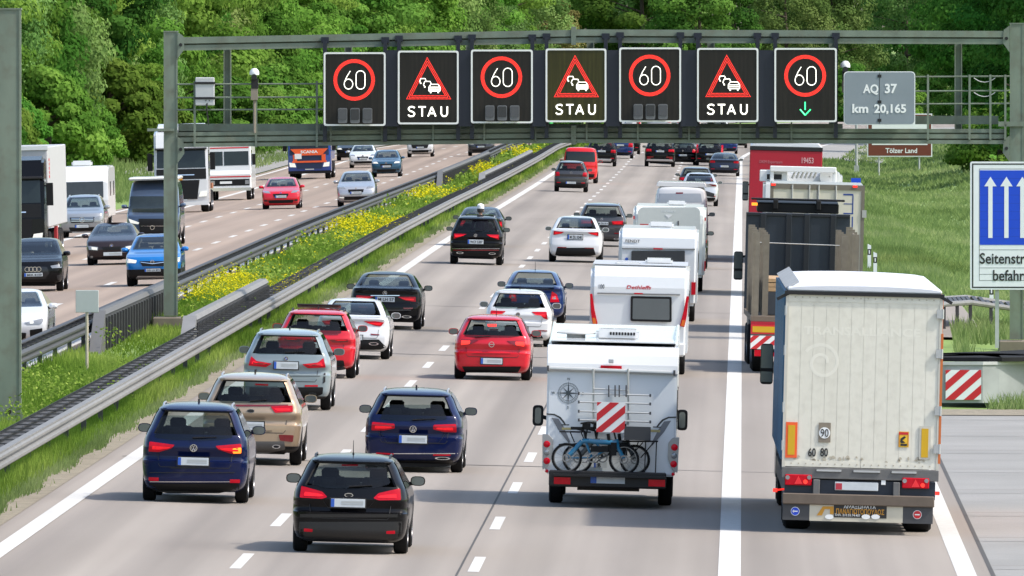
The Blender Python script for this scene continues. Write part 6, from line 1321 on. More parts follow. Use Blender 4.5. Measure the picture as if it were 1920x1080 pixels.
# ------------------------------------------------------------------ trucks
TRED = [mat('truck_red', (.33, .004, .02), .35)]
def dual(v, ys, R=.5, tw=.5, xo=1.0): v.wheels(ys, R, tw, xo)
def tractor(v, y0, m, z=3.6, w2=1.22, mirror=True):
    B = MB(); B.prism([(y0, .9), (y0, z), (y0+1.5, z-.1), (y0+2.1, 2.6), (y0+2.25, 1.4), (y0+2.25, .4), (y0+.3, .4)], -w2, w2, 'x'); o = v.part('cab', B, m, bevel=.06)
    if mirror:
        for sg in (-1, 1):
            B = MB(); B.prism(rp([(sg*1.29, 2.02), (sg*1.51, 2.02), (sg*1.51, 2.72), (sg*1.29, 2.72)], .06), y0+1.7, y0+1.85); B.tube((sg*1.2, y0+1.75, 2.6), (sg*1.5, y0+1.78, 2.6), .03); a = v.part('door_mirror', B, PLASTIC)
            B = MB(); B.bx(sg*1.3, sg*1.5, y0+1.692, y0+1.699, 2.3, 2.7); B.bx(sg*1.3, sg*1.5, y0+1.692, y0+1.699, 2.06, 2.24); v.part('mirror_glass', B, mat('mirror_glass', (.16, .19, .19), .08, .6), a)
    dual(v, (y0-.6, y0+1.5), .5, .35, 1.02); B = MB(); B.bx(-.45, .45, y0-1.6, y0+.2, .75, .98); v.part('chassis', B, PLASTIC)
CREAM = groundmat('cream_door', (.62, .6, .52), (.69, .67, .59), (.53, .51, .44), 1.2, 7, .05, .45, stretch=(1, 1, .12))
v = V('truck', 'curtain side truck with cream rear doors, blue flanks and a Greek lettered mudflap board, nearest truck', 'truck', GT, 1610, 994, 16.2, 2.0); v.crop = (1380, 480, .55556)
v.root['label'] = 'truck with dirty cream rear doors and blue side curtain, nearest truck in the shoulder lane'
zb, zt = v.P(412, 715)[1], v.P(412, 131)[1]; w2 = 1.275; v.zt = zt
B = MB(); B.bx(-w2+.04, w2-.04, .08, 13.55, zb+.02, zt-.02); v.part('cargo_box', B, TRIM)
B = MB(); nx = 12; dw = (2*w2-.1)/nx
B.bx(-w2+.05, w2-.05, .012, .08, zb, zt-.02)
for i in range(nx): x0 = -w2+.05+i*dw; B.bx(x0+.002, x0+dw-.002, .004, .0115, zb+.1, zt-.13)
B.bx(-w2+.05, -.006, -.002, .0115, zt-.13, zt-.02); B.bx(.006, w2-.05, -.002, .0115, zt-.13, zt-.02); B.bx(-w2+.05, -.006, -.002, .0115, zb, zb+.1); B.bx(.006, w2-.05, -.002, .0115, zb, zb+.1)
v.part('rear_door', B, CREAM)
B = MB(); B.bx(-w2, -w2+.05, -.01, .2, zb-.1, zt); v.part('door_frame', B, mat('frame_cream', (.5, .48, .42), .5)); B = MB(); B.bx(w2-.05, w2, -.01, .2, zb-.1, zt); v.part('door_frame', B, mat('frame_cream', (.5, .48, .42), .5))
B = MB(); B.bx(-w2-.02, w2+.02, -.04, .2, zt-.02, zt+.04); B.box(w2+.05, .0, zt-.05, .22, .05, .05, ry=.5); B.box(-w2-.05, .0, zt-.05, .22, .05, .05, ry=-.5); v.part('roof_edge', B, TRIM)
B = MB(); n = 14; pts = [(-w2+.02, zt+.04)]+[(-w2+.02+(2*w2-.04)*i/n, zt+.10+.06*math.sin(math.pi*i/n)**.5) for i in range(n+1)]+[(w2-.02, zt+.04)]; B.prism(pts, -.02, 13.5); v.part('roof_tarp', B, mat('white_tarp', (.58, .6, .65), .55, noise=.1, scale=1.2, bump=.5), bevel=.02)
B = MB(); 
for i in range(26): B = MB(); B.tube((-w2-.01, .3+i*.5, zt+.08), (-w2+.2, .3+i*.5, zt+.2), .03, 6); v.part('roof_bow', B, GALV)
BL = groundmat('blue_curtain', (.015, .09, .19), (.03, .15, .28), (.05, .08, .12), .8, 5, .3, .5, stretch=(1, 3, .3)); B = MB()
for i in range(54): B.bx(-w2-.012-.012*(i % 2), -w2+.03, .2+i*.25, .45+i*.25, zb+.1, zt+.02)
v.part('side_curtain', B, BL); B = MB(); B.bx(w2-.03, w2+.012, .2, 13.6, zb+.1, zt+.02); v.part('side_curtain', B, mat('orange_curtain', (.5, .13, .03), .5)); B = MB(); B.bx(w2-.02, w2+.02, -.012, .1, zb+.1, zt-.6); v.part('orange_strip', B, mat('orange_curtain', (.5, .13, .03), .5))
for sg in (-1, 1):
    for fz in (.10, .33, .66, .88): B = MB(); z_ = zt-(zt-zb)*fz; B.bx(sg*(w2-.06)-.035, sg*(w2-.06)+.06*sg+.0, -.045, -.011, z_-.07, z_+.07); B.tube((sg*w2, -.03, z_-.08), (sg*w2, -.03, z_+.08), .02, 8); v.part('hinge', B, GALV)
ORG = mat('reflector_orange', (.75, .1, .02), .35); YEL = mat('reflector_yellow', (.55, .33, .01), .3)
B = MB(); pxrect(v, B, 166, 561, 208, 680, -.004, .012); o = v.part('reflector_board', B, ORG); B = MB(); pxrect(v, B, 174, 571, 200, 670, -.017, .004); v.part('reflector_field', B, YEL, o)
B = MB(); pxrect(v, B, 617, 575, 658, 686, -.004, .012); o = v.part('reflector_board', B, mat('frame_cream', (.5, .48, .42), .5)); B = MB(); pxrect(v, B, 624, 583, 650, 680, -.017, .004); v.part('reflector_field', B, YEL, o)
B = MB(); pxrect(v, B, 278, 563, 320, 628, -.004, .01); o = v.part('speed_plate', B, mat('brown_grey', (.2, .17, .13), .6)); B = MB(); a = v.P(299, 597, -.014); B.disc((a[0], -.018, a[1]), 19*.5556*v.Yf/FPX, 24, .006); p2 = v.part('speed_disc', B, KW, o); B = MB(); B.text('90', a[0], -.023, a[1]-.065, .13, bold=.0, wid=.13); v.part('lettering', B, INK, p2)
B = MB(); 
for t_, cx_ in (('60', 256), ('80', 297)): B = MB(); a = v.P(cx_, 676, -.004); B.text(t_, a[0], -.006, a[1], .135, wid=.125, bold=.02); v.part('lettering', B, INK)
B = MB(); pxrect(v, B, 548, 593, 584, 645, -.004, .005); o = v.part('sticker', B, mat('sticker_yellow', (.7, .42, .02), .5)); B = MB(); pxrect(v, B, 550, 595, 582, 603, -.01, .003, 0); pxrect(v, B, 550, 604, 552, 643, -.01, .003); pxrect(v, B, 580, 604, 582, 643, -.01, .003); v.part('sticker_border', B, SR, o); B = MB(); pxpoly(v, B, [(554, 628), (556, 616), (568, 608), (574, 612), (562, 622), (572, 630), (558, 632)], -.011, .003); pxrect(v, B, 555, 634, 577, 641, -.011, .003); v.part('sticker_print', B, INK, o)
GH = mat('ghost_white', (.675, .655, .575), .45); B = MB(); a = v.P(425, 268, -.004); B.text('TRANSALLIANCE', a[0], .0034, a[1], .13, wid=1.9, bold=.03, t=.0004); v.part('faded_lettering', B, GH); B = MB(); c_ = v.P(290, 360, 0); k = .5556*v.Yf/FPX
for i in range(34):
    t = i*.26; r0 = (18+t*5.4)*k; t2 = t+.26; r1 = (18+t2*5.4)*k; q = 5.5*k
    B.prism([(c_[0]+(r0-q)*math.cos(t), c_[1]+(r0-q)*math.sin(t)), (c_[0]+(r0+q)*math.cos(t), c_[1]+(r0+q)*math.sin(t)), (c_[0]+(r1+q)*math.cos(t2), c_[1]+(r1+q)*math.sin(t2)), (c_[0]+(r1-q)*math.cos(t2), c_[1]+(r1-q)*math.sin(t2))], .0026, .0045)
v.part('faded_emblem', B, GH)
B = MB(); RG = random.Random(4)
for i in range(30):
    x = RG.uniform(-w2+.1, w2-.1); h = RG.uniform(.02, .11); z_ = zb+.1+RG.uniform(0, .06); q_ = RG.uniform(.015, .05); B.prism(rp([(x-q_, z_), (x+q_, z_-.01), (x+q_*.5, z_+h*.5), (x-q_*.3, z_+h*.6)], .02), -.0035, -.002)
for i in range(20): x = -w2+.15+i*(2*w2-.3)/19; B.disc((x, -.004, zt-.06), .012, 8, .006); B.disc((x, -.004, zb+.05), .012, 8, .006)
v.part('dirt_and_rivets', B, mat('grime', (.42, .38, .3), .8))
GB = mat('bumper_grey', (.11, .11, .11), .6, noise=.3, scale=8); zf = v.P(412, 755)[1]
B = MB(); B.bx(-w2, w2, -.03, .15, zf, zb-.01); 
for x0, x1 in ((-.72, -.3), (-.12, .33), (.5, .92)): B.bx(x0, x1, -.05, -.03, zb-.08, zb-.03, 1)
v.part('rear_sill', B, [GB, GALV], bevel=.01)
B = MB(); B.bx(-w2+.05, w2-.05, .02, 12.9, zf-.3, zf-.02); v.part('chassis', B, mat('chassis_navy', (.008, .015, .03), .5))
for xa, ya_, xb, yb_ in ((165, 738, 256, 772), (560, 750, 652, 783)):
    B = MB(); pxrect(v, B, xa, ya_, xb, yb_, -.0, .06); o = v.part('tail_light', B, TAIL, bevel=.012); m0 = (xa+xb)/2; B = MB(); pxpoly(v, B, [(m0-14, yb_-3), (m0+14, yb_-3), (m0, ya_+4)], -.062, .004); v.part('triangle_reflector', B, mat('red_reflector', (.75, .02, .03), .3), o)
    for xx, mm in ((xa+9, HEAD), (xb-9, HEAD), (xb-22, BRAKE)): B = MB(); a = v.P(xx, ya_+(9 if mm is HEAD else 24), -.06); B.disc((a[0], -.066, a[1]), .035, 12, .01); v.part('lamp_lens', B, mm, o)
B = MB(); pxrect(v, B, 333, 765, 480, 790, -.0, .02); v.part('number_plate', B, PLATE, bevel=.008); B = MB(); pxrect(v, B, 336, 767, 358, 788, -.021, .003); v.part('plate_band', B, mat('plate_red', (.4, .03, .05), .4)); B = MB(); pxrect(v, B, 490, 757, 505, 772, -.0, .02); v.part('plate_lamp', B, KW)
for xx, yy in ((271, 782), (541, 792)): B = MB(); pxrect(v, B, xx-12, yy-28, xx+12, yy+28, -.02, .06); v.part('bumper_bracket', B, GB, bevel=.01)
za, zc_ = v.P(412, 842)[1], v.P(412, 805)[1]; B = MB(); B.bx(-w2+.02, w2-.06, -.1, .0, za, zc_); v.part('underrun_bar', B, mat('rusty_bar', (.11, .085, .065), .6, noise=.3, scale=5), bevel=.015)
zd = v.P(412, 896)[1]; xa, xb = v.P(248, 860)[0], v.P(563, 860)[0]
B = MB(); B.bx(-w2+.03, xa, -.05, -.03, zd, za); v.part('mudflap', B, mat('flap_grey', (.045, .047, .052), .6)); B = MB(); B.bx(xb, w2-.08, -.05, -.03, zd-.01, za); v.part('mudflap', B, mat('flap_grey', (.045, .047, .052), .6)); B = MB(); B.bx(xa, xb, -.052, -.028, zd-.005, za); brd = v.part('lettered_board', B, mat('board_cream', (.5, .47, .38), .45, noise=.15, scale=5))
v.crop = (1430, 860, .19271); B = MB(); pxrect(v, B, 690, 447, 1208, 570, -.053, .004); v.part('black_field', B, INK, brd)
GOLD = mat('gold_letter', (.5, .24, .02), .4)
B = MB(); a = v.P(944, 486, -.06); B.text('ΑΜΑΞΩΜΑΤΑ', a[0], -.060, a[1], .055, wid=.52, bold=.01); v.part('lettering', B, KW, brd); B = MB(); a = v.P(824, 560, -.06); B.text('ΤΗΛ. 210.55.74.407', a[0], -.060, a[1], .036, wid=.42, bold=.005); v.part('lettering', B, KW, brd)
B = MB(); a = v.P(948, 541, -.06); B.text('ΠΑΝΑΓΙΩΤΟΠΟΥΛΟΣ', a[0], -.060, a[1], .086, wid=.78, bold=.02); pxpoly(v, B, [(525, 552), (585, 464), (690, 464), (690, 540), (655, 540), (655, 490), (605, 490), (575, 552)], -.054, .005); v.part('lettering', B, GOLD, brd)
B = MB()
for cx_ in (648, 1004, 1098): a = v.P(cx_, 566, -.06); B.disc((a[0], -.062, a[1]), .07, 20, .006, rz=.04)
v.part('lettering_disc', B, KW, brd)
for cx_, cy_, mm in ((316, 511, BLUE), (1504, 545, SR)):
    a = v.P(cx_, cy_, -.05); B = MB(); B.disc((a[0], -.054, a[1]), .072, 24, .005); o = v.part('round_sticker', B, KW); B = MB(); B.disc((a[0], -.059, a[1]), .063, 24, .004); B2 = MB(); B2.bx(a[0]-.04, a[0]+.04, -.064, -.0615, a[1]-.01, a[1]+.01); v.part('round_field', B, mm, o)
    if mm is BLUE: B2.prism([(a[0]-.05, a[1]), (a[0]-.02, a[1]+.03), (a[0]-.02, a[1]-.03)], -.064, -.0615)
    v.part('white_bar', B2, KW, o)
v.crop = (1380, 480, .55556)
for xx, yy in ((132, 790), (680, 801)): B = MB(); a = v.P(xx, yy, .1); B.bx(a[0]-.035, a[0]+.035, .06, .12, a[1]-.03, a[1]+.03); B.tube((a[0], .12, a[1]), (math.copysign(w2-.1, a[0]), .3, a[1]+.02), .015); v.part('marker_lamp', B, [BRAKE])
v.root.rotation_euler.z = .008
dual(v, (2.0, 3.31, 4.62), .5, .44, .99); tractor(v, 13.9, mat('dark_cab', (.03, .04, .06), .3), mirror=True)
# stake flatbed with dark bulkhead
v = V('truck', 'flatbed truck with grey stakes and a dark ribbed bulkhead, ahead of the cream truck', 'truck', GT, 1506, 698, 12.5, 2.2); v.crop = (1380, 260, .25)
w2 = 1.275; zd = 1.36; STK = mat('weathered_stake', (.16, .14, .11), .8, noise=.3, scale=6)
B = MB(); B.bx(-w2, w2, .02, 9.6, zd-.12, zd); v.part('deck', B, mat('deck_brown', (.13, .1, .075), .7)); B = MB(); B.bx(-w2, w2, 0, .16, zd-.26, zd-.125); B.bx(-w2, w2, -.01, .14, zd-.6, zd-.265, 1); v.part('rear_frame', B, [TRED[0], GB])
for sg in (-1, 1): B = MB(); B.bx(sg*w2, sg*.58, -.03, -.012, zd-.42, zd-.2); o = v.part('reflector_board', B, SR); B = MB(); B.bx(sg*(w2-.04), sg*.62, -.035, -.0305, zd-.38, zd-.24); v.part('reflector_field', B, YEL, o)
for sg in (-1, 1):
    B = MB(); x0 = -w2 if sg < 0 else .55; B.bx(x0, x0+.72, -.03, -.012, zd-.78, zd-.46); o = v.part('striped_board', B, KW); B = MB(); stripes(B, x0, x0+.72, zd-.78, zd-.46, -.031, .3, .15); v.part('red_stripes', B, SR, o)
B = MB(); B.bx(-w2+.1, -.7, -.03, .1, zd-.95, zd-.8); B.bx(.7, w2-.1, -.03, .1, zd-.95, zd-.8); v.part('tail_light', B, TAIL)
for i, y_ in enumerate((.3, 2.4, 4.5, 6.6)):
    for sg in (-1, 1):
        for j in range(1):
            B = MB(); x_ = sg*(w2-.09); B.bx(x_-.08, x_+.08, y_, y_+.14, zd, zd+2.0+.03*i); B.bx(x_-.085, x_-.05, y_-.02, y_, zd, zd+2.0); v.part('stake', B, STK)
            B = MB(); x_ = sg*(w2-.34); B.bx(x_-.07, x_+.07, y_+.5, y_+.62, zd, zd+1.95+.02*i); v.part('stake', B, STK)
B = MB()
for k in range(5): a = zd+.2+k*.36; B.tube((w2-.12, .9, a), (w2-.12, 1.9, a+.36), .02, 5); B.tube((w2-.12, 1.9, a), (w2-.12, .9, a+.36), .02, 5)
v.part('lattice', B, STK)
B = MB(); z2 = 3.72; B.bx(-w2, w2, 9.6, 9.7, zd, z2); 
for x_ in (-w2+.42, -w2+1.05, .22, .86): B.bx(x_-.07, x_+.07, 9.52, 9.6, zd, z2-.02, 1)
B.bx(-w2, w2, 9.55, 9.6, z2-.08, z2-.005, 1); v.part('bulkhead', B, [mat('bulkhead_navy', (.012, .019, .03), .45, noise=.3, scale=2), mat('bulkhead_dark', (.004, .006, .01), .5)], bevel=.01)
B = MB(); B.tube((-w2+.2, 5, 3.05), (w2-.2, 5, 3.02), .012, 5); v.part('strap_line', B, GALV)
B = MB()
for k, (h0, h1, mm) in enumerate(((0, .55, 1), (.56, .66, 0), (.67, .76, 0), (.78, .86, 0))): B.bx(-.9, .5, 1.2, 6, zd+h0+.02, zd+h1+.02, mm)
o = (setattr(v.root, 'rotation_euler', (0, CF_, .018))) or B.build('timber_load', [mat('sawn_wood', (.4, .26, .14), .8, noise=.3), mat('wrapped_goods', (.03, .035, .045), .4)]); tag(o, 'sawn timber on dark wrapped goods lying on the stake flatbed', 'load'); o.location = v.root.location; o.rotation_euler = v.root.rotation_euler
tractor(v, 9.95, mat('dark_cab', (.03, .04, .06), .3), 3.7, 1.15)
B = MB(); B.prism([(10.1, 3.72), (10.1, 3.95), (11.3, 4.02), (11.4, 3.75)], -1.0, 1.0, 'x'); B.bx(-1.15, 1.15, 10.0, 10.5, 4.02, 4.07)
for x_ in (-.55, .5): B.bx(x_-.06, x_+.06, 9.95, 10.05, 3.8, 4.04)
v.part('roof_spoiler', B, PLASTIC, bevel=.02); B = MB(); B.bx(-1.14, -1.0, 9.97, 10.05, 3.88, 3.95); v.part('beacon', B, AMBER); dual(v, (2.2, 3.5), .5, .44, .99)
# white box truck
v = V('truck', 'white box truck with lock rods and blue letters, just ahead of the dark bulkhead', 'truck', GT, 1526, 625, 9.5, 2.2); v.crop = (1380, 260, .25); z1 = v.P(580, 342)[1]
B = MB(); B.bx(-w2+.02, w2-.02, .06, 7.2, 1.05, z1); v.part('cargo_box', B, WHITE, bevel=.03); FB = mat('frame_brown', (.16, .145, .12), .5); B = MB(); B.bx(-w2, -w2+.09, 0, .06, 1.0, z1); B.bx(w2-.09, w2, 0, .06, 1.0, z1); B.bx(-w2+.09, w2-.09, 0, .06, z1-.14, z1); B.bx(-w2+.09, w2-.09, 0, .06, 1.0, 1.12); v.part('door_frame', B, FB)
B = MB(); B.bx(-w2+.09, -.02, .02, .06, 1.12, z1-.14); B.bx(.02, w2-.09, .02, .06, 1.12, z1-.14); v.part('rear_door', B, mat('door_cream', (.58, .56, .48), .45))
for xx in (422, 550, 620, 750): B = MB(); x_ = v.P(xx, 420)[0]; B.tube((x_, 0, 1.15), (x_, 0, z1-.02), .022, 8); v.part('lock_rod', B, GALV)
BLE = mat('letter_blue', (.015, .05, .25), .4); B = MB()
for q in (((805, 415), (880, 425)), ((808, 487), (880, 492)), ((805, 558), (880, 565))): pxrect(v, B, q[0][0], q[0][1], q[1][0], q[1][1], .019, .004)
pxrect(v, B, 870, 425, 882, 565, .019, .0045); pxrect(v, B, 866, 585, 878, 720, .019, .004); v.part('lettering', B, BLE)
for xx, yy in ((280, 346), (893, 358)): B = MB(); x_ = v.P(xx, yy)[0]; B.bx(x_-.06, x_+.06, -.02, 0, z1-.06, z1-.01); v.part('marker_lamp', B, BRAKE)
for sg in (-1, 1): B = MB(); B.bx(sg*w2-.06, sg*w2+.06, -.02, .02, 3.2, 3.4); v.part('hinge', B, GALV)
B = MB(); B.bx(-w2, w2, -.05, .1, .55, .75); v.part('underrun_bar', B, GB); dual(v, (2.2,), .5, .5, .98); tractor(v, 7.3, P_WHITE, 3.4, mirror=False)
# white recovery truck with folded crane
v = V('truck', 'white truck with folded crane arms on top between the box truck and red truck', 'truck', GT, 1500, 556, 9.0, 2.0); v.crop = (1380, 260, .25)
B = MB(); B.bx(-1.22, 1.22, 0.75, 6.4, 3.5, 3.84); B.bx(-1.22, 1.22, 0, 6.4, .9, 3.55); v.part('body', B, WHITE, bevel=.08, seg=2); B = MB(); a = v.P(255, 245, .2); b = v.P(753, 215, .2); B.bx(a[0], b[0], .1, .4, a[1], b[1]); 
for xx in (270, 740): q = v.P(xx, 240, .2); B.bx(q[0]-.06, q[0]+.06, .15, .3, 3.5, q[1])
v.part('crane_beam', B, BUSHY, bevel=.02)
B = MB()
for k in range(6): q = v.P(420+k*32, 285, .5); p_ = v.P(445+k*32, 240, .5); B.tube((q[0], .5, q[1]-.05), (p_[0], .5, p_[1]), .035, 6)
v.part('crane_arm', B, [mat('arm_grey', (.4, .4, .38), .5)])
B = MB(); q = v.P(700, 285, .6); B.lathe([(.02, -.2), (.3, -.2), (.3, .2), (.02, .2)], (q[0], .7, q[1]), 20, 'y'); v.part('drum', B, BUSHY); B = MB(); q = v.P(300, 262, .3); B.bx(q[0]-.5, q[0]+.35, .4, 2, 3.55, q[1]+.1); B.bx(q[0]-.3, q[0]+.2, .36, .4, 3.6, q[1], 1); v.part('control_box', B, [BUSHY, TRIM], bevel=.02); dual(v, (2.0,), .5, .5, .98); tractor(v, 6.5, P_WHITE, 3.2, mirror=False)
# red trailer
v = V('truck', 'red curtain side truck with a white roof, foremost truck in the shoulder lane', 'truck', GT, 1469, 493, 16, 2.2); v.crop = (1380, 260, .25); z1 = v.P(360, 90)[1]
B = MB(); B.bx(-w2, w2, 0, 13.6, 1.1, z1); v.part('cargo_box', B, TRED[0], bevel=.02); B = MB(); B.bx(-w2-.01, w2+.01, -.02, .3, z1, z1+.13); v.part('roof_edge', B, TRIM); B = MB(); B.prism([(-w2, z1+.13), (w2, z1+.13), (w2-.15, z1+.28), (-w2+.15, z1+.28)], -.02, 13.6); v.part('roof_tarp', B, mat('white_tarp', (.58, .6, .65), .55, noise=.1, scale=1.2, bump=.5), bevel=.02)
B = MB(); q = v.P(537, 184, 0); B.text('19453', q[0], -.006, q[1], .2, wid=.42, bold=.02); q = v.P(262, 184, 0); v.part('lettering', B, mat('pale_pink_letter', (.55, .3, .32), .5)); B = MB(); B.text('DKM Experteam', q[0], -.006, q[1], .1, wid=.8); v.part('lettering', B, mat('dim_pink_letter', (.45, .14, .17), .5)); dual(v, (2.2, 3.5, 4.8), .5, .44, .99); B = MB(); B.bx(-w2, w2, -.02, .1, .5, .75); v.part('underrun_bar', B, GB); B = MB(); B.bx(-.5, .5, .3, 13, .8, 1.09); v.part('chassis', B, PLASTIC); tractor(v, 13.8, mat('truck_white', (.6, .6, .6), .4))
# ------------------------------------------------------------------ oncoming traffic
D1, D2, D3 = (0, 440, .24072), (0, 260, .27778), (470, 240, .24479)
def onc(label, px, py, W, H, L, kind, pm, name='car', cat='car', **k):
    c = Car(name, label, px, py, W, H, L, kind, pm, away=False, cat=cat, oh=.85, **k); c.unseen_rear(); return c
def Vpy(py): return py
c = onc('white electric saloon with slit headlights, nearest oncoming car at the left edge', 22, 653, 1.85, 1.45, 4.78, 'sedan', P_WHITE, crop=D1)
c.windscreen(); c.patch('headlight', [(188, 686), (250, 672), (332, 650), (342, 668), (318, 698), (215, 700)], HEAD, .012, mirror=True); c.patch('lamp_ring', [(232, 676), (262, 672), (262, 692), (232, 694)], HEADLIT, .018, mirror=True)
c.patch('lower_intake', [(232, 742), (330, 728), (333, 808), (236, 804)], PLASTIC, .01, mirror=True); c.patch('grille', [(100, 760), (205, 765), (200, 815), (110, 815)], PLASTIC, .01, mirror=True)
c = onc('black electric crossover with a round cornered grille panel and four ring badge', 62, 547, 1.87, 1.63, 4.59, 'suv', P_BLACK, crop=D1, tint=GLASS)
c.windscreen(); c.patch('headlight', [(392, 242), (486, 226), (482, 256), (405, 262)], HEAD, .012, mirror=True); c.patch('grille', [(150, 245), (365, 250), (385, 300), (350, 345), (165, 345), (130, 300)], mat('black_gloss_crease', (.03, .03, .033), .2), .008); c.badge(258, 270, 40, 'rings'); c.plate(190, 297, 332, 328, 'BKK 8150'); c.patch('lower_intake', [(120, 372), (440, 372), (430, 400), (130, 400)], PLASTIC, .01); c.patch('side_intake', [(440, 318), (478, 310), (482, 355), (450, 352)], TRIM, .012, mirror=True)
c = onc('dark brown saloon with lit ring headlights and a twin kidney grille', 210, 496.6, 1.81, 1.43, 4.62, 'sedan', paint('dark_brown', (.028, .02, .022), .3, .25), crop=D1)
c.windscreen(); c.patch('headlight', [(685, 86), (765, 96), (762, 124), (692, 118)], HEAD, .012, mirror=True); c.patch('lamp_ring', [(712, 95), (758, 100), (756, 120), (714, 116)], HEADLIT, .016, mirror=True); c.patch('grille', [(795, 96), (868, 94), (868, 122), (806, 122)], PLASTIC, .014, mirror=True); c.badge(873, 84, 14, 'quad'); c.plate(806, 134, 950, 165, blue=False); c.patch('lower_intake', [(780, 178), (966, 178), (950, 196), (796, 196)], PLASTIC, .01); c.patch('fog_lamp', [(704, 166), (724, 166), (724, 182), (704, 182)], HEAD, .012, mirror=True)
c = onc('bright blue crossover with a silver skid plate, half behind the gantry post', 288, 536, 1.77, 1.60, 4.21, 'suv', paint('bright_blue', (.005, .14, .42), .1), crop=D1, clad=.52, roofm=P_OCT)
c.windscreen(); c.patch('headlight', [(985, 184), (1066, 200), (1058, 222), (990, 220)], HEADLIT, .012, mirror=True); c.patch('grille', [(1088, 206), (1290, 206), (1276, 246), (1108, 246)], PLASTIC, .012); c.badge(1187, 212, 15, 'bolt'); c.line([(1095, 214), (1187, 226), (1280, 214)], .02, CHROME, off=.018); c.plate(1128, 264, 1250, 290, 'DD LX 873'); c.patch('skid_plate', [(1072, 322), (1302, 322), (1318, 346), (1056, 346)], RAILS, .012)
c = onc('dark blue camper van with a white roof behind the gantry post', 288, 461, 2.05, 2.5, 6.0, 'van', paint('slate_blue', (.05, .075, .125), .3, .3), name='van', cat='van', crop=D2, R=.36, cx=.12)
c.patch('windscreen', [(878, 388), (1172, 388), (1188, 500), (868, 496)], WSGLASS, .012, rnd=.05); c.patch('headlight', [(868, 540), (940, 566), (934, 578), (880, 570)], HEADLIT, .014, mirror=True); c.patch('grille', [(935, 540), (1125, 540), (1120, 640), (945, 640)], PLASTIC, .012); c.badge(1028, 600, 15, 'ring'); c.line([(950, 590), (1110, 590)], .015, CHROME, off=.02); c.patch('lower_bumper', [(872, 655), (1190, 655), (1185, 700), (880, 700)], PLASTIC, .012)
B = MB(); B.bx(-.95, .95, .4, 4.4, 2.46, 2.58); c.part('roof_panel', B, BUSHY, bevel=.05)
c = onc('silver grey off-road car with a star grille towing the white caravan', 153, 445.6, 1.84, 1.69, 4.53, 'suv', paint('steel_silver', (.3, .32, .34), .5, .3), crop=D2, rails=RAILS)
c.windscreen(); c.patch('headlight', [(632, 536), (690, 514), (692, 562), (642, 568)], HEAD, .012, mirror=True); c.patch('grille', [(470, 532), (640, 528), (632, 566), (480, 570)], TRIM, .012)
for y_ in (538, 548, 558): c.line([(480, y_), (630, y_-3)], .02, CHROME, off=.02)
c.badge(553, 548, 18, 'star'); c.plate(508, 580, 598, 602); c.patch('lower_intake', [(465, 600), (650, 596), (640, 622), (475, 626)], PLASTIC, .01); c.patch('skid_plate', [(480, 626), (630, 622), (620, 636), (490, 638)], RAILS, .012)
def simple_front(v, name='x'): pass
# white caravan towed by the silver car
v = V('caravan', 'white caravan with a dark front window towed by the silver off-road car', 'caravan', 'oncoming campers', 153, 428, 6.8, 3.0, away=False); v.crop = D2; w2 = 1.15; L = 6.8
B = MB(); B.prism([(0, .45), (0, 2.4), (.3, 2.6), (L-.9, 2.62), (L-.45, 2.45), (L-.12, 1.95), (L-.02, 1.2), (L-.05, .7), (L-.2, .45)], -w2, w2, 'x'); v.part('body', B, WHITE, bevel=.06, seg=2)
B = MB(); B.prism([(L-.10, 1.98), (L-.085, 1.98), (L-.0, 1.3), (L-.02, 1.3)], -w2+.2, w2-.28, 'x'); v.part('front_window', B, DKW2)
for sg in (-1, 1): B = MB(); B.bx(sg*w2, sg*(w2+.012), 1.0, 2.0, 1.35, 1.95); B.bx(sg*w2, sg*(w2+.012), 4.0, 5.0, 1.35, 1.95); v.part('side_window', B, DKW2)
B = MB(); B.bx(-.4, .45, 3.8, 4.7, 2.6, 2.85); v.part('roof_unit', B, BUSHY, bevel=.06, seg=2); B = MB(); B.text('Tabbert'[:0] or 'CARAVAN'[:0] or '~', -.6, L-.2, 2.3, .04, flip=True); v.wheels((3.0,), .32, .2, w2-.14); v.box('chassis', -.8, .8, .3, 6.4, .3, .5, PLASTIC)
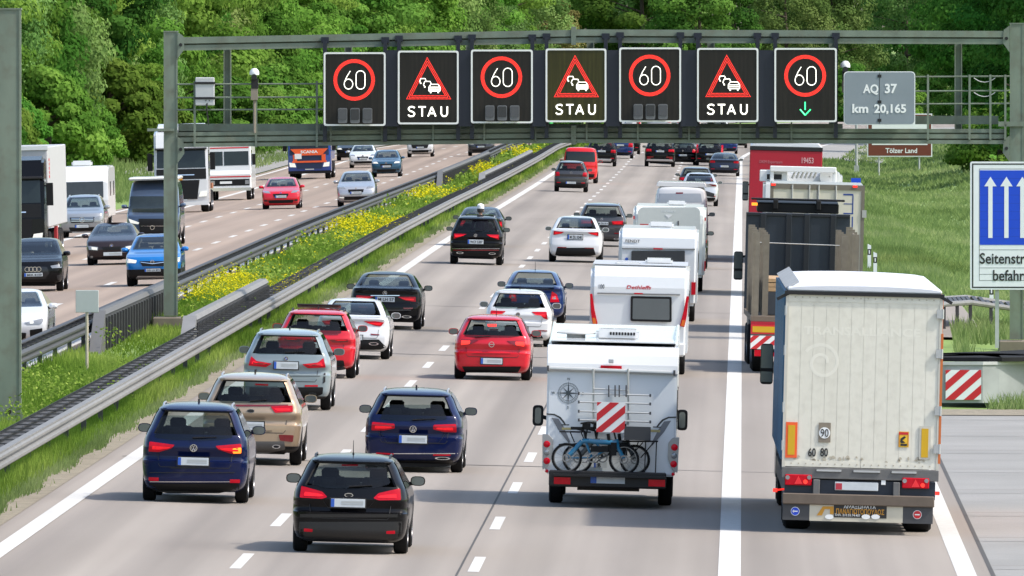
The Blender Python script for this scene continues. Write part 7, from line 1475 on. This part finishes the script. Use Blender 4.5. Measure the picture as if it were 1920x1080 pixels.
# black truck with white trailer
def truck_front(v, L, m, z=3.75, w2=1.245, grille=PLASTIC, bumper=None, sun=True, zk=1.0):
    Z = lambda q: q if q < 1.2 else 1.2+(q-1.2)*zk
    B = MB(); B.prism([(a_, Z(b_)) for a_, b_ in [(L-2.3, .45), (L-2.3, z-.1), (L-1.6, z), (L-.55, z-.15), (L-.28, 3.0), (L-.12, 2.05), (L-.03, 1.5), (L-.0, .9), (L-.04, .35), (L-2.0, .35)]], -w2, w2, 'x'); v.part('cab', B, m, bevel=.09, seg=2)
    def yf(z_): return L-.28+(3.0-z_)/.95*.16 if z_ > 2.05 else (L-.12+(2.05-z_)/.55*.09 if z_ > 1.5 else L-.03+(1.5-z_)*.05)
    def pan(name, pts, mm, d=.012):
        B = MB(); B.add([(x, yf(z_)+d, Z(z_)) for x, z_ in pts]+[(x, yf(z_)-.02, Z(z_)) for x, z_ in pts], [tuple(range(len(pts)))]+[(i, (i+1) % len(pts), len(pts)+(i+1) % len(pts), len(pts)+i) for i in range(len(pts))]); return v.part(name, B, mm, recalc=True)
    pan('windscreen', [(-w2+.12, 2.06), (w2-.12, 2.06), (w2-.14, 2.95), (-w2+.14, 2.95)], WSGLASS)
    pan('grille', [(-.72, .62), (.72, .62), (.84, 1.5), (-.84, 1.5)], grille); pan('upper_grille', [(-w2+.1, 1.54), (w2-.1, 1.54), (w2-.1, 2.02), (-w2+.1, 2.02)], grille); pan('wiper_panel', [(-.6, 1.72), (.6, 1.72), (.6, 1.76), (-.6, 1.76)], CHROME, .02)
    for sg in (-1, 1): pan('headlight', [(sg*.78, .72), (sg*1.15, .74), (sg*1.18, 1.0), (sg*.86, .96)], HEADLIT, .02)
    B = MB(); B.bx(-.26, .26, L+.005, L+.02, .56, .67); v.part('number_plate', B, PLATE); B = MB(); B.bx(-w2, w2, L-.06, L+.004, .34, .5); v.part('bumper', B, bumper or PLASTIC)
    if sun: B = MB(); B.prism([(a_, Z(b_)) for a_, b_ in [(L-.3, 3.0), (L-.02, 2.96), (L-.02, 2.92), (L-.3, 2.9)]], -w2+.05, w2-.05, 'x'); v.part('sun_visor', B, TRIM)
    for sg in (-1, 1):
        B = MB(); B.bx(sg*1.32, sg*1.56, L-.5, L-.36, Z(1.95), Z(2.75)); B.tube((sg*1.2, L-.45, Z(2.65)), (sg*1.45, L-.43, Z(2.65)), .03); v.part('door_mirror', B, PLASTIC, bevel=.03)
        B = MB(); B.bx(sg*w2, sg*(w2+.01), L-1.5, L-.5, Z(2.0), Z(2.85)); v.part('side_window', B, GLASS)
        B = MB(); B.bx(sg*1.0, sg*1.3, L-1.4, L-.2, 3.9 if False else 3.3, 3.31); 
    v.wheels((L-1.4,), .5, .33, 1.03)
GO = 'oncoming trucks'
v = V('truck', 'black tractor with a pale box trailer at the left edge of the oncoming lanes', 'truck', GO, 19, 480, 16.3, 14.9, away=False); L = 16.3
v.root.location.y += 0; truck_front(v, L, P_BLACK, 3.7)
B = MB(); B.bx(-1.275, 1.275, 0, 13.4, 1.15, 4.0); v.part('trailer_box', B, mat('trailer_grey', (.4, .41, .42), .5, noise=.1), bevel=.03); B = MB(); B.bx(-1.285, 1.285, 13.3, 13.45, 3.9, 4.04); v.part('trailer_edge', B, WHITE)
B = MB(); V0, F0 = text_mesh('cargo', .02, 0); 
B = MB(); B.bx(-.6, .6, .4, 13, .8, 1.14); v.part('chassis', B, TRIM); v.wheels((2.2, 3.5, 4.8), .5, .44, .99); B = MB(); B.bx(1.1, 1.2, 5.6, 6.4, .45, 1.1); B.bx(-1.2, -1.1, 5.6, 6.4, .45, 1.1); v.part('side_locker', B, mat('locker_red', (.35, .02, .03), .4)); v.wheels((11.6,), .5, .5, .99)
B = MB()
for i, z_ in enumerate((3.55, 3.4, 3.25, 3.1, 2.95)): B.bx(-1.284, -1.276, 12.2, 12.75-.1*(i % 2), z_-.06, z_+.04)
v.part('red_lettering', B, SR)
# white tractor unit
v = V('truck', 'white tractor unit with a black grille and amber plate, behind the gantry post', 'truck', GO, 341.6, 397, 6.2, 4.8, away=False); L = 6.2
truck_front(v, L, P_WHITE, 3.85, grille=PLASTIC, bumper=WHITE); B = MB(); B.bx(-.05, .75, L+.0, L+.03, 1.50, 1.60); v.part('amber_plate', B, mat('amber_plate', (.6, .25, .01), .4)); B = MB(); B.bx(-.5, .5, .2, 3.9, .7, 1.0); v.part('chassis', B, mat('rust_red', (.22, .05, .035), .6)); v.wheels((1.0, 2.3), .5, .5, .99)
B = MB(); B.bx(-1.24, -.5, .2, 1.6, 1.05, 1.3); B.bx(.5, 1.24, .2, 1.6, 1.05, 1.3); v.part('mudguard', B, mat('copper_guard', (.35, .14, .07), .5)); B = MB(); B.prism([(L-2.2, 3.8), (L-1.9, 4.1), (L-1.0, 3.95), (L-.8, 3.78)], -1.1, 1.1, 'x'); v.part('roof_spoiler', B, P_WHITE, bevel=.03)
# old white step van
v = V('camper_van', 'old boxy white motor home with red stripes and a split windscreen', 'motorhome', 'oncoming campers', 432, 374, 6.5, 5.3, away=False); L = 6.5; w2 = 1.07
B = MB(); B.prism([(0, .55), (0, 2.85), (.1, 2.95), (L-.5, 2.95), (L-.4, 2.9), (L-.25, 1.45), (L-.02, 1.35), (L, .55)], -w2, w2, 'x'); v.part('body', B, WHITE, bevel=.05)
def pan2(name, x0, x1, z0, z1, m, d=.012):
    f = lambda z_: L-.25-(z_-1.45)/1.45*.15 if z_ > 1.45 else L-.02+(1.35-z_)*.025
    B = MB(); q = [(x0, z0), (x1, z0), (x1, z1), (x0, z1)]; B.add([(x, f(z_)+d, z_) for x, z_ in q]+[(x, f(z_)-.02, z_) for x, z_ in q], [(0, 1, 2, 3)]+[(i, (i+1) % 4, 4+(i+1) % 4, 4+i) for i in range(4)]); v.part(name, B, m, recalc=True)
pan2('windscreen', -.95, .28, 1.75, 2.45, WSGLASS); pan2('windscreen', .34, .95, 1.75, 2.45, WSGLASS); pan2('stripe', -w2+.02, w2-.02, 1.16, 1.22, SR); pan2('stripe', -w2+.1, w2-.1, 2.6, 2.66, SR); pan2('grille', -.98, .98, .74, 1.06, PLASTIC); pan2('bumper', -1.05, 1.05, .48, .64, CHROME, .06)
for sg in (-1, 1): pan2('headlight', sg*.86-.1, sg*.86+.1, .8, 1.0, HEAD, .03); B = MB(); B.bx(sg*w2, sg*(w2+.012), L-1.4, L-.5, 1.7, 2.5); v.part('side_window', B, GLASS); B = MB(); B.bx(sg*(w2+.05), sg*(w2+.22), L-.5, L-.42, 1.75, 2.3); v.part('door_mirror', B, PLASTIC)
pan2('emblem_plate', -.1, .5, .84, .96, KW, .03); v.wheels((1.4, L-1.2), .38, .24, .9)
# orange and blue truck
v = V('truck', 'blue truck with an orange front frame and lit headlights below the gantry', 'truck', GO, 581, 333.8, 10, 8.6, away=False); L = 10
BLU = mat('cab_blue', (.01, .05, .26), .3, 0, .6); ORA = mat('cab_orange', (.75, .09, .015), .35, 0, .5); truck_front(v, L, BLU, 3.75, grille=mat('grille_navy', (.004, .012, .05), .4), sun=True, zk=.62)
B = MB(); B.bx(-1.0, 1.0, L-.0, L+.035, .98, 1.08); B.bx(-.95, -.72, L-.0, L+.035, 1.08, 1.45); B.bx(.72, .95, L-.0, L+.035, 1.08, 1.45); B.prism([(-1.1, 1.78), (1.1, 1.78), (.72, 1.4), (-.72, 1.4)], L-.1, L+.02); v.part('front_frame', B, ORA); B = MB(); B.bx(.45, .85, L+.036, L+.05, 1.2, 1.5); v.part('white_plate', B, KW); B = MB(); B.text('SCANIA', 0, L+.024, 1.53, .16, wid=1.0, flip=True, bold=.03); v.part('lettering', B, KW)
B = MB(); B.bx(-1.2, 1.2, L-1.2, L-.9, 2.7, 2.92); v.part('roof_sign', B, mat('sign_pale_blue', (.35, .5, .75), .4)); B = MB(); B.bx(-1.2, 1.2, 0, 7.4, 1.1, 2.3); v.part('cargo_box', B, BLU, bevel=.03); v.wheels((1.6, 3.0), .5, .5, .99); 
def genf(label, px, py, W, H, L, kind, pm, lit=False, bd='ring', **k):
    c = onc(label, px, py, W, H, L, kind, pm, **k); c.generic_front(lit=lit); c.plate(-.26, .36*H, .26, .36*H+.11, None, True, px=False); c.badge(0, H*.51, .06, bd, px=False)
    c.patch('fog_lamp', [(.66*W/2, .25*H), (.86*W/2, .25*H), (.86*W/2, .30*H), (.7*W/2, .30*H)], TRIM, .01, True, True, px=False); return c
genf('red hatchback alone in the middle of the oncoming lanes', 527, 391.8, 1.82, 1.47, 4.36, 'hatch', P_RED, bd='oval')
c = genf('silver people carrier with running lights beside the median barrier', 668, 387, 1.84, 1.65, 4.4, 'hatch', P_SILVER, bd='diamond'); c.patch('running_light', [(.55, .40), (.78, .42), (.78, .48), (.56, .46)], HEADLIT, .02, True, True, px=False)
genf('teal blue compact car with round lit headlights', 724.6, 331.8, 1.78, 1.58, 4.2, 'suv', paint('teal', (.02, .07, .12), .2), True, 'w')
genf('white hatchback left of the teal compact car', 680.5, 314.7, 1.79, 1.48, 4.26, 'hatch', P_WHITE, bd='w')
genf('black car half hidden behind the white hatchback', 655, 301, 1.8, 1.5, 4.4, 'suv', P_BLACK, True)
c = genf('white crossover with a black split front, cut by the gantry beam', 788, 294.5, 1.85, 1.68, 4.6, 'suv', P_WHITE); c.patch('black_front', [(-.5, .62), (.5, .62), (.62, .9), (-.62, .9)], PLASTIC, .02, True, px=False)
genf('dark grey car with lit headlights cut by the gantry beam', 901.6, 292, 1.82, 1.58, 4.5, 'suv', P_DKGREY, True)
genf('white car far behind, showing in the gap under the signs', 790, 266, 1.85, 1.6, 4.5, 'suv', P_WHITE)
# far traffic showing in the gap between the signs and the gantry beam
v = V('truck', 'bright green truck with lit headlights far off under the middle signs', 'truck', GO, 1003, 272, 10, 8.6, away=False); L = 10; GRN = mat('cab_green', (.02, .4, .08), .4)
B = MB(); B.bx(-1.25, 1.25, 0, 9.9, .4, 3.2); v.part('cab', B, GRN, bevel=.08); B = MB(); B.bx(-1.1, 1.1, 9.9, 9.92, 1.5, 2.5); v.part('windscreen', B, WSGLASS)
for sg in (-1, 1): B = MB(); B.bx(sg*1.12-.1, sg*1.12+.1, 9.9, 9.95, 1.1, 1.28); v.part('headlight', B, HEADLIT); B = MB(); B.bx(sg*1.12-.09, sg*1.12+.09, 9.9, 9.95, 2.75, 2.9); v.part('roof_light', B, HEADLIT)
v.wheels((2, 8.4), .5, .4, 1.0)
for px, py, nm, W, H, Lk, pm, lb in ((1178, 263, 'van', 2.0, 2.5, 5.9, P_WHITE, 'white van roof far off, left of three under the middle signs'), (1235, 262, 'van', 2.0, 2.6, 5.9, P_SILVER, 'pale silver van far off, middle of three under the signs'), (1290, 262, 'van', 2.0, 2.5, 5.9, P_WHITE, 'white van far off, right of three under the signs'), (1345, 262, 'car', 1.85, 1.7, 4.6, P_WHITE, 'white car far off under the last STAU sign')):
    c = gen(nm, lb, px, py, W, H, Lk, 'van' if nm == 'van' else 'suv', pm, cat=nm)
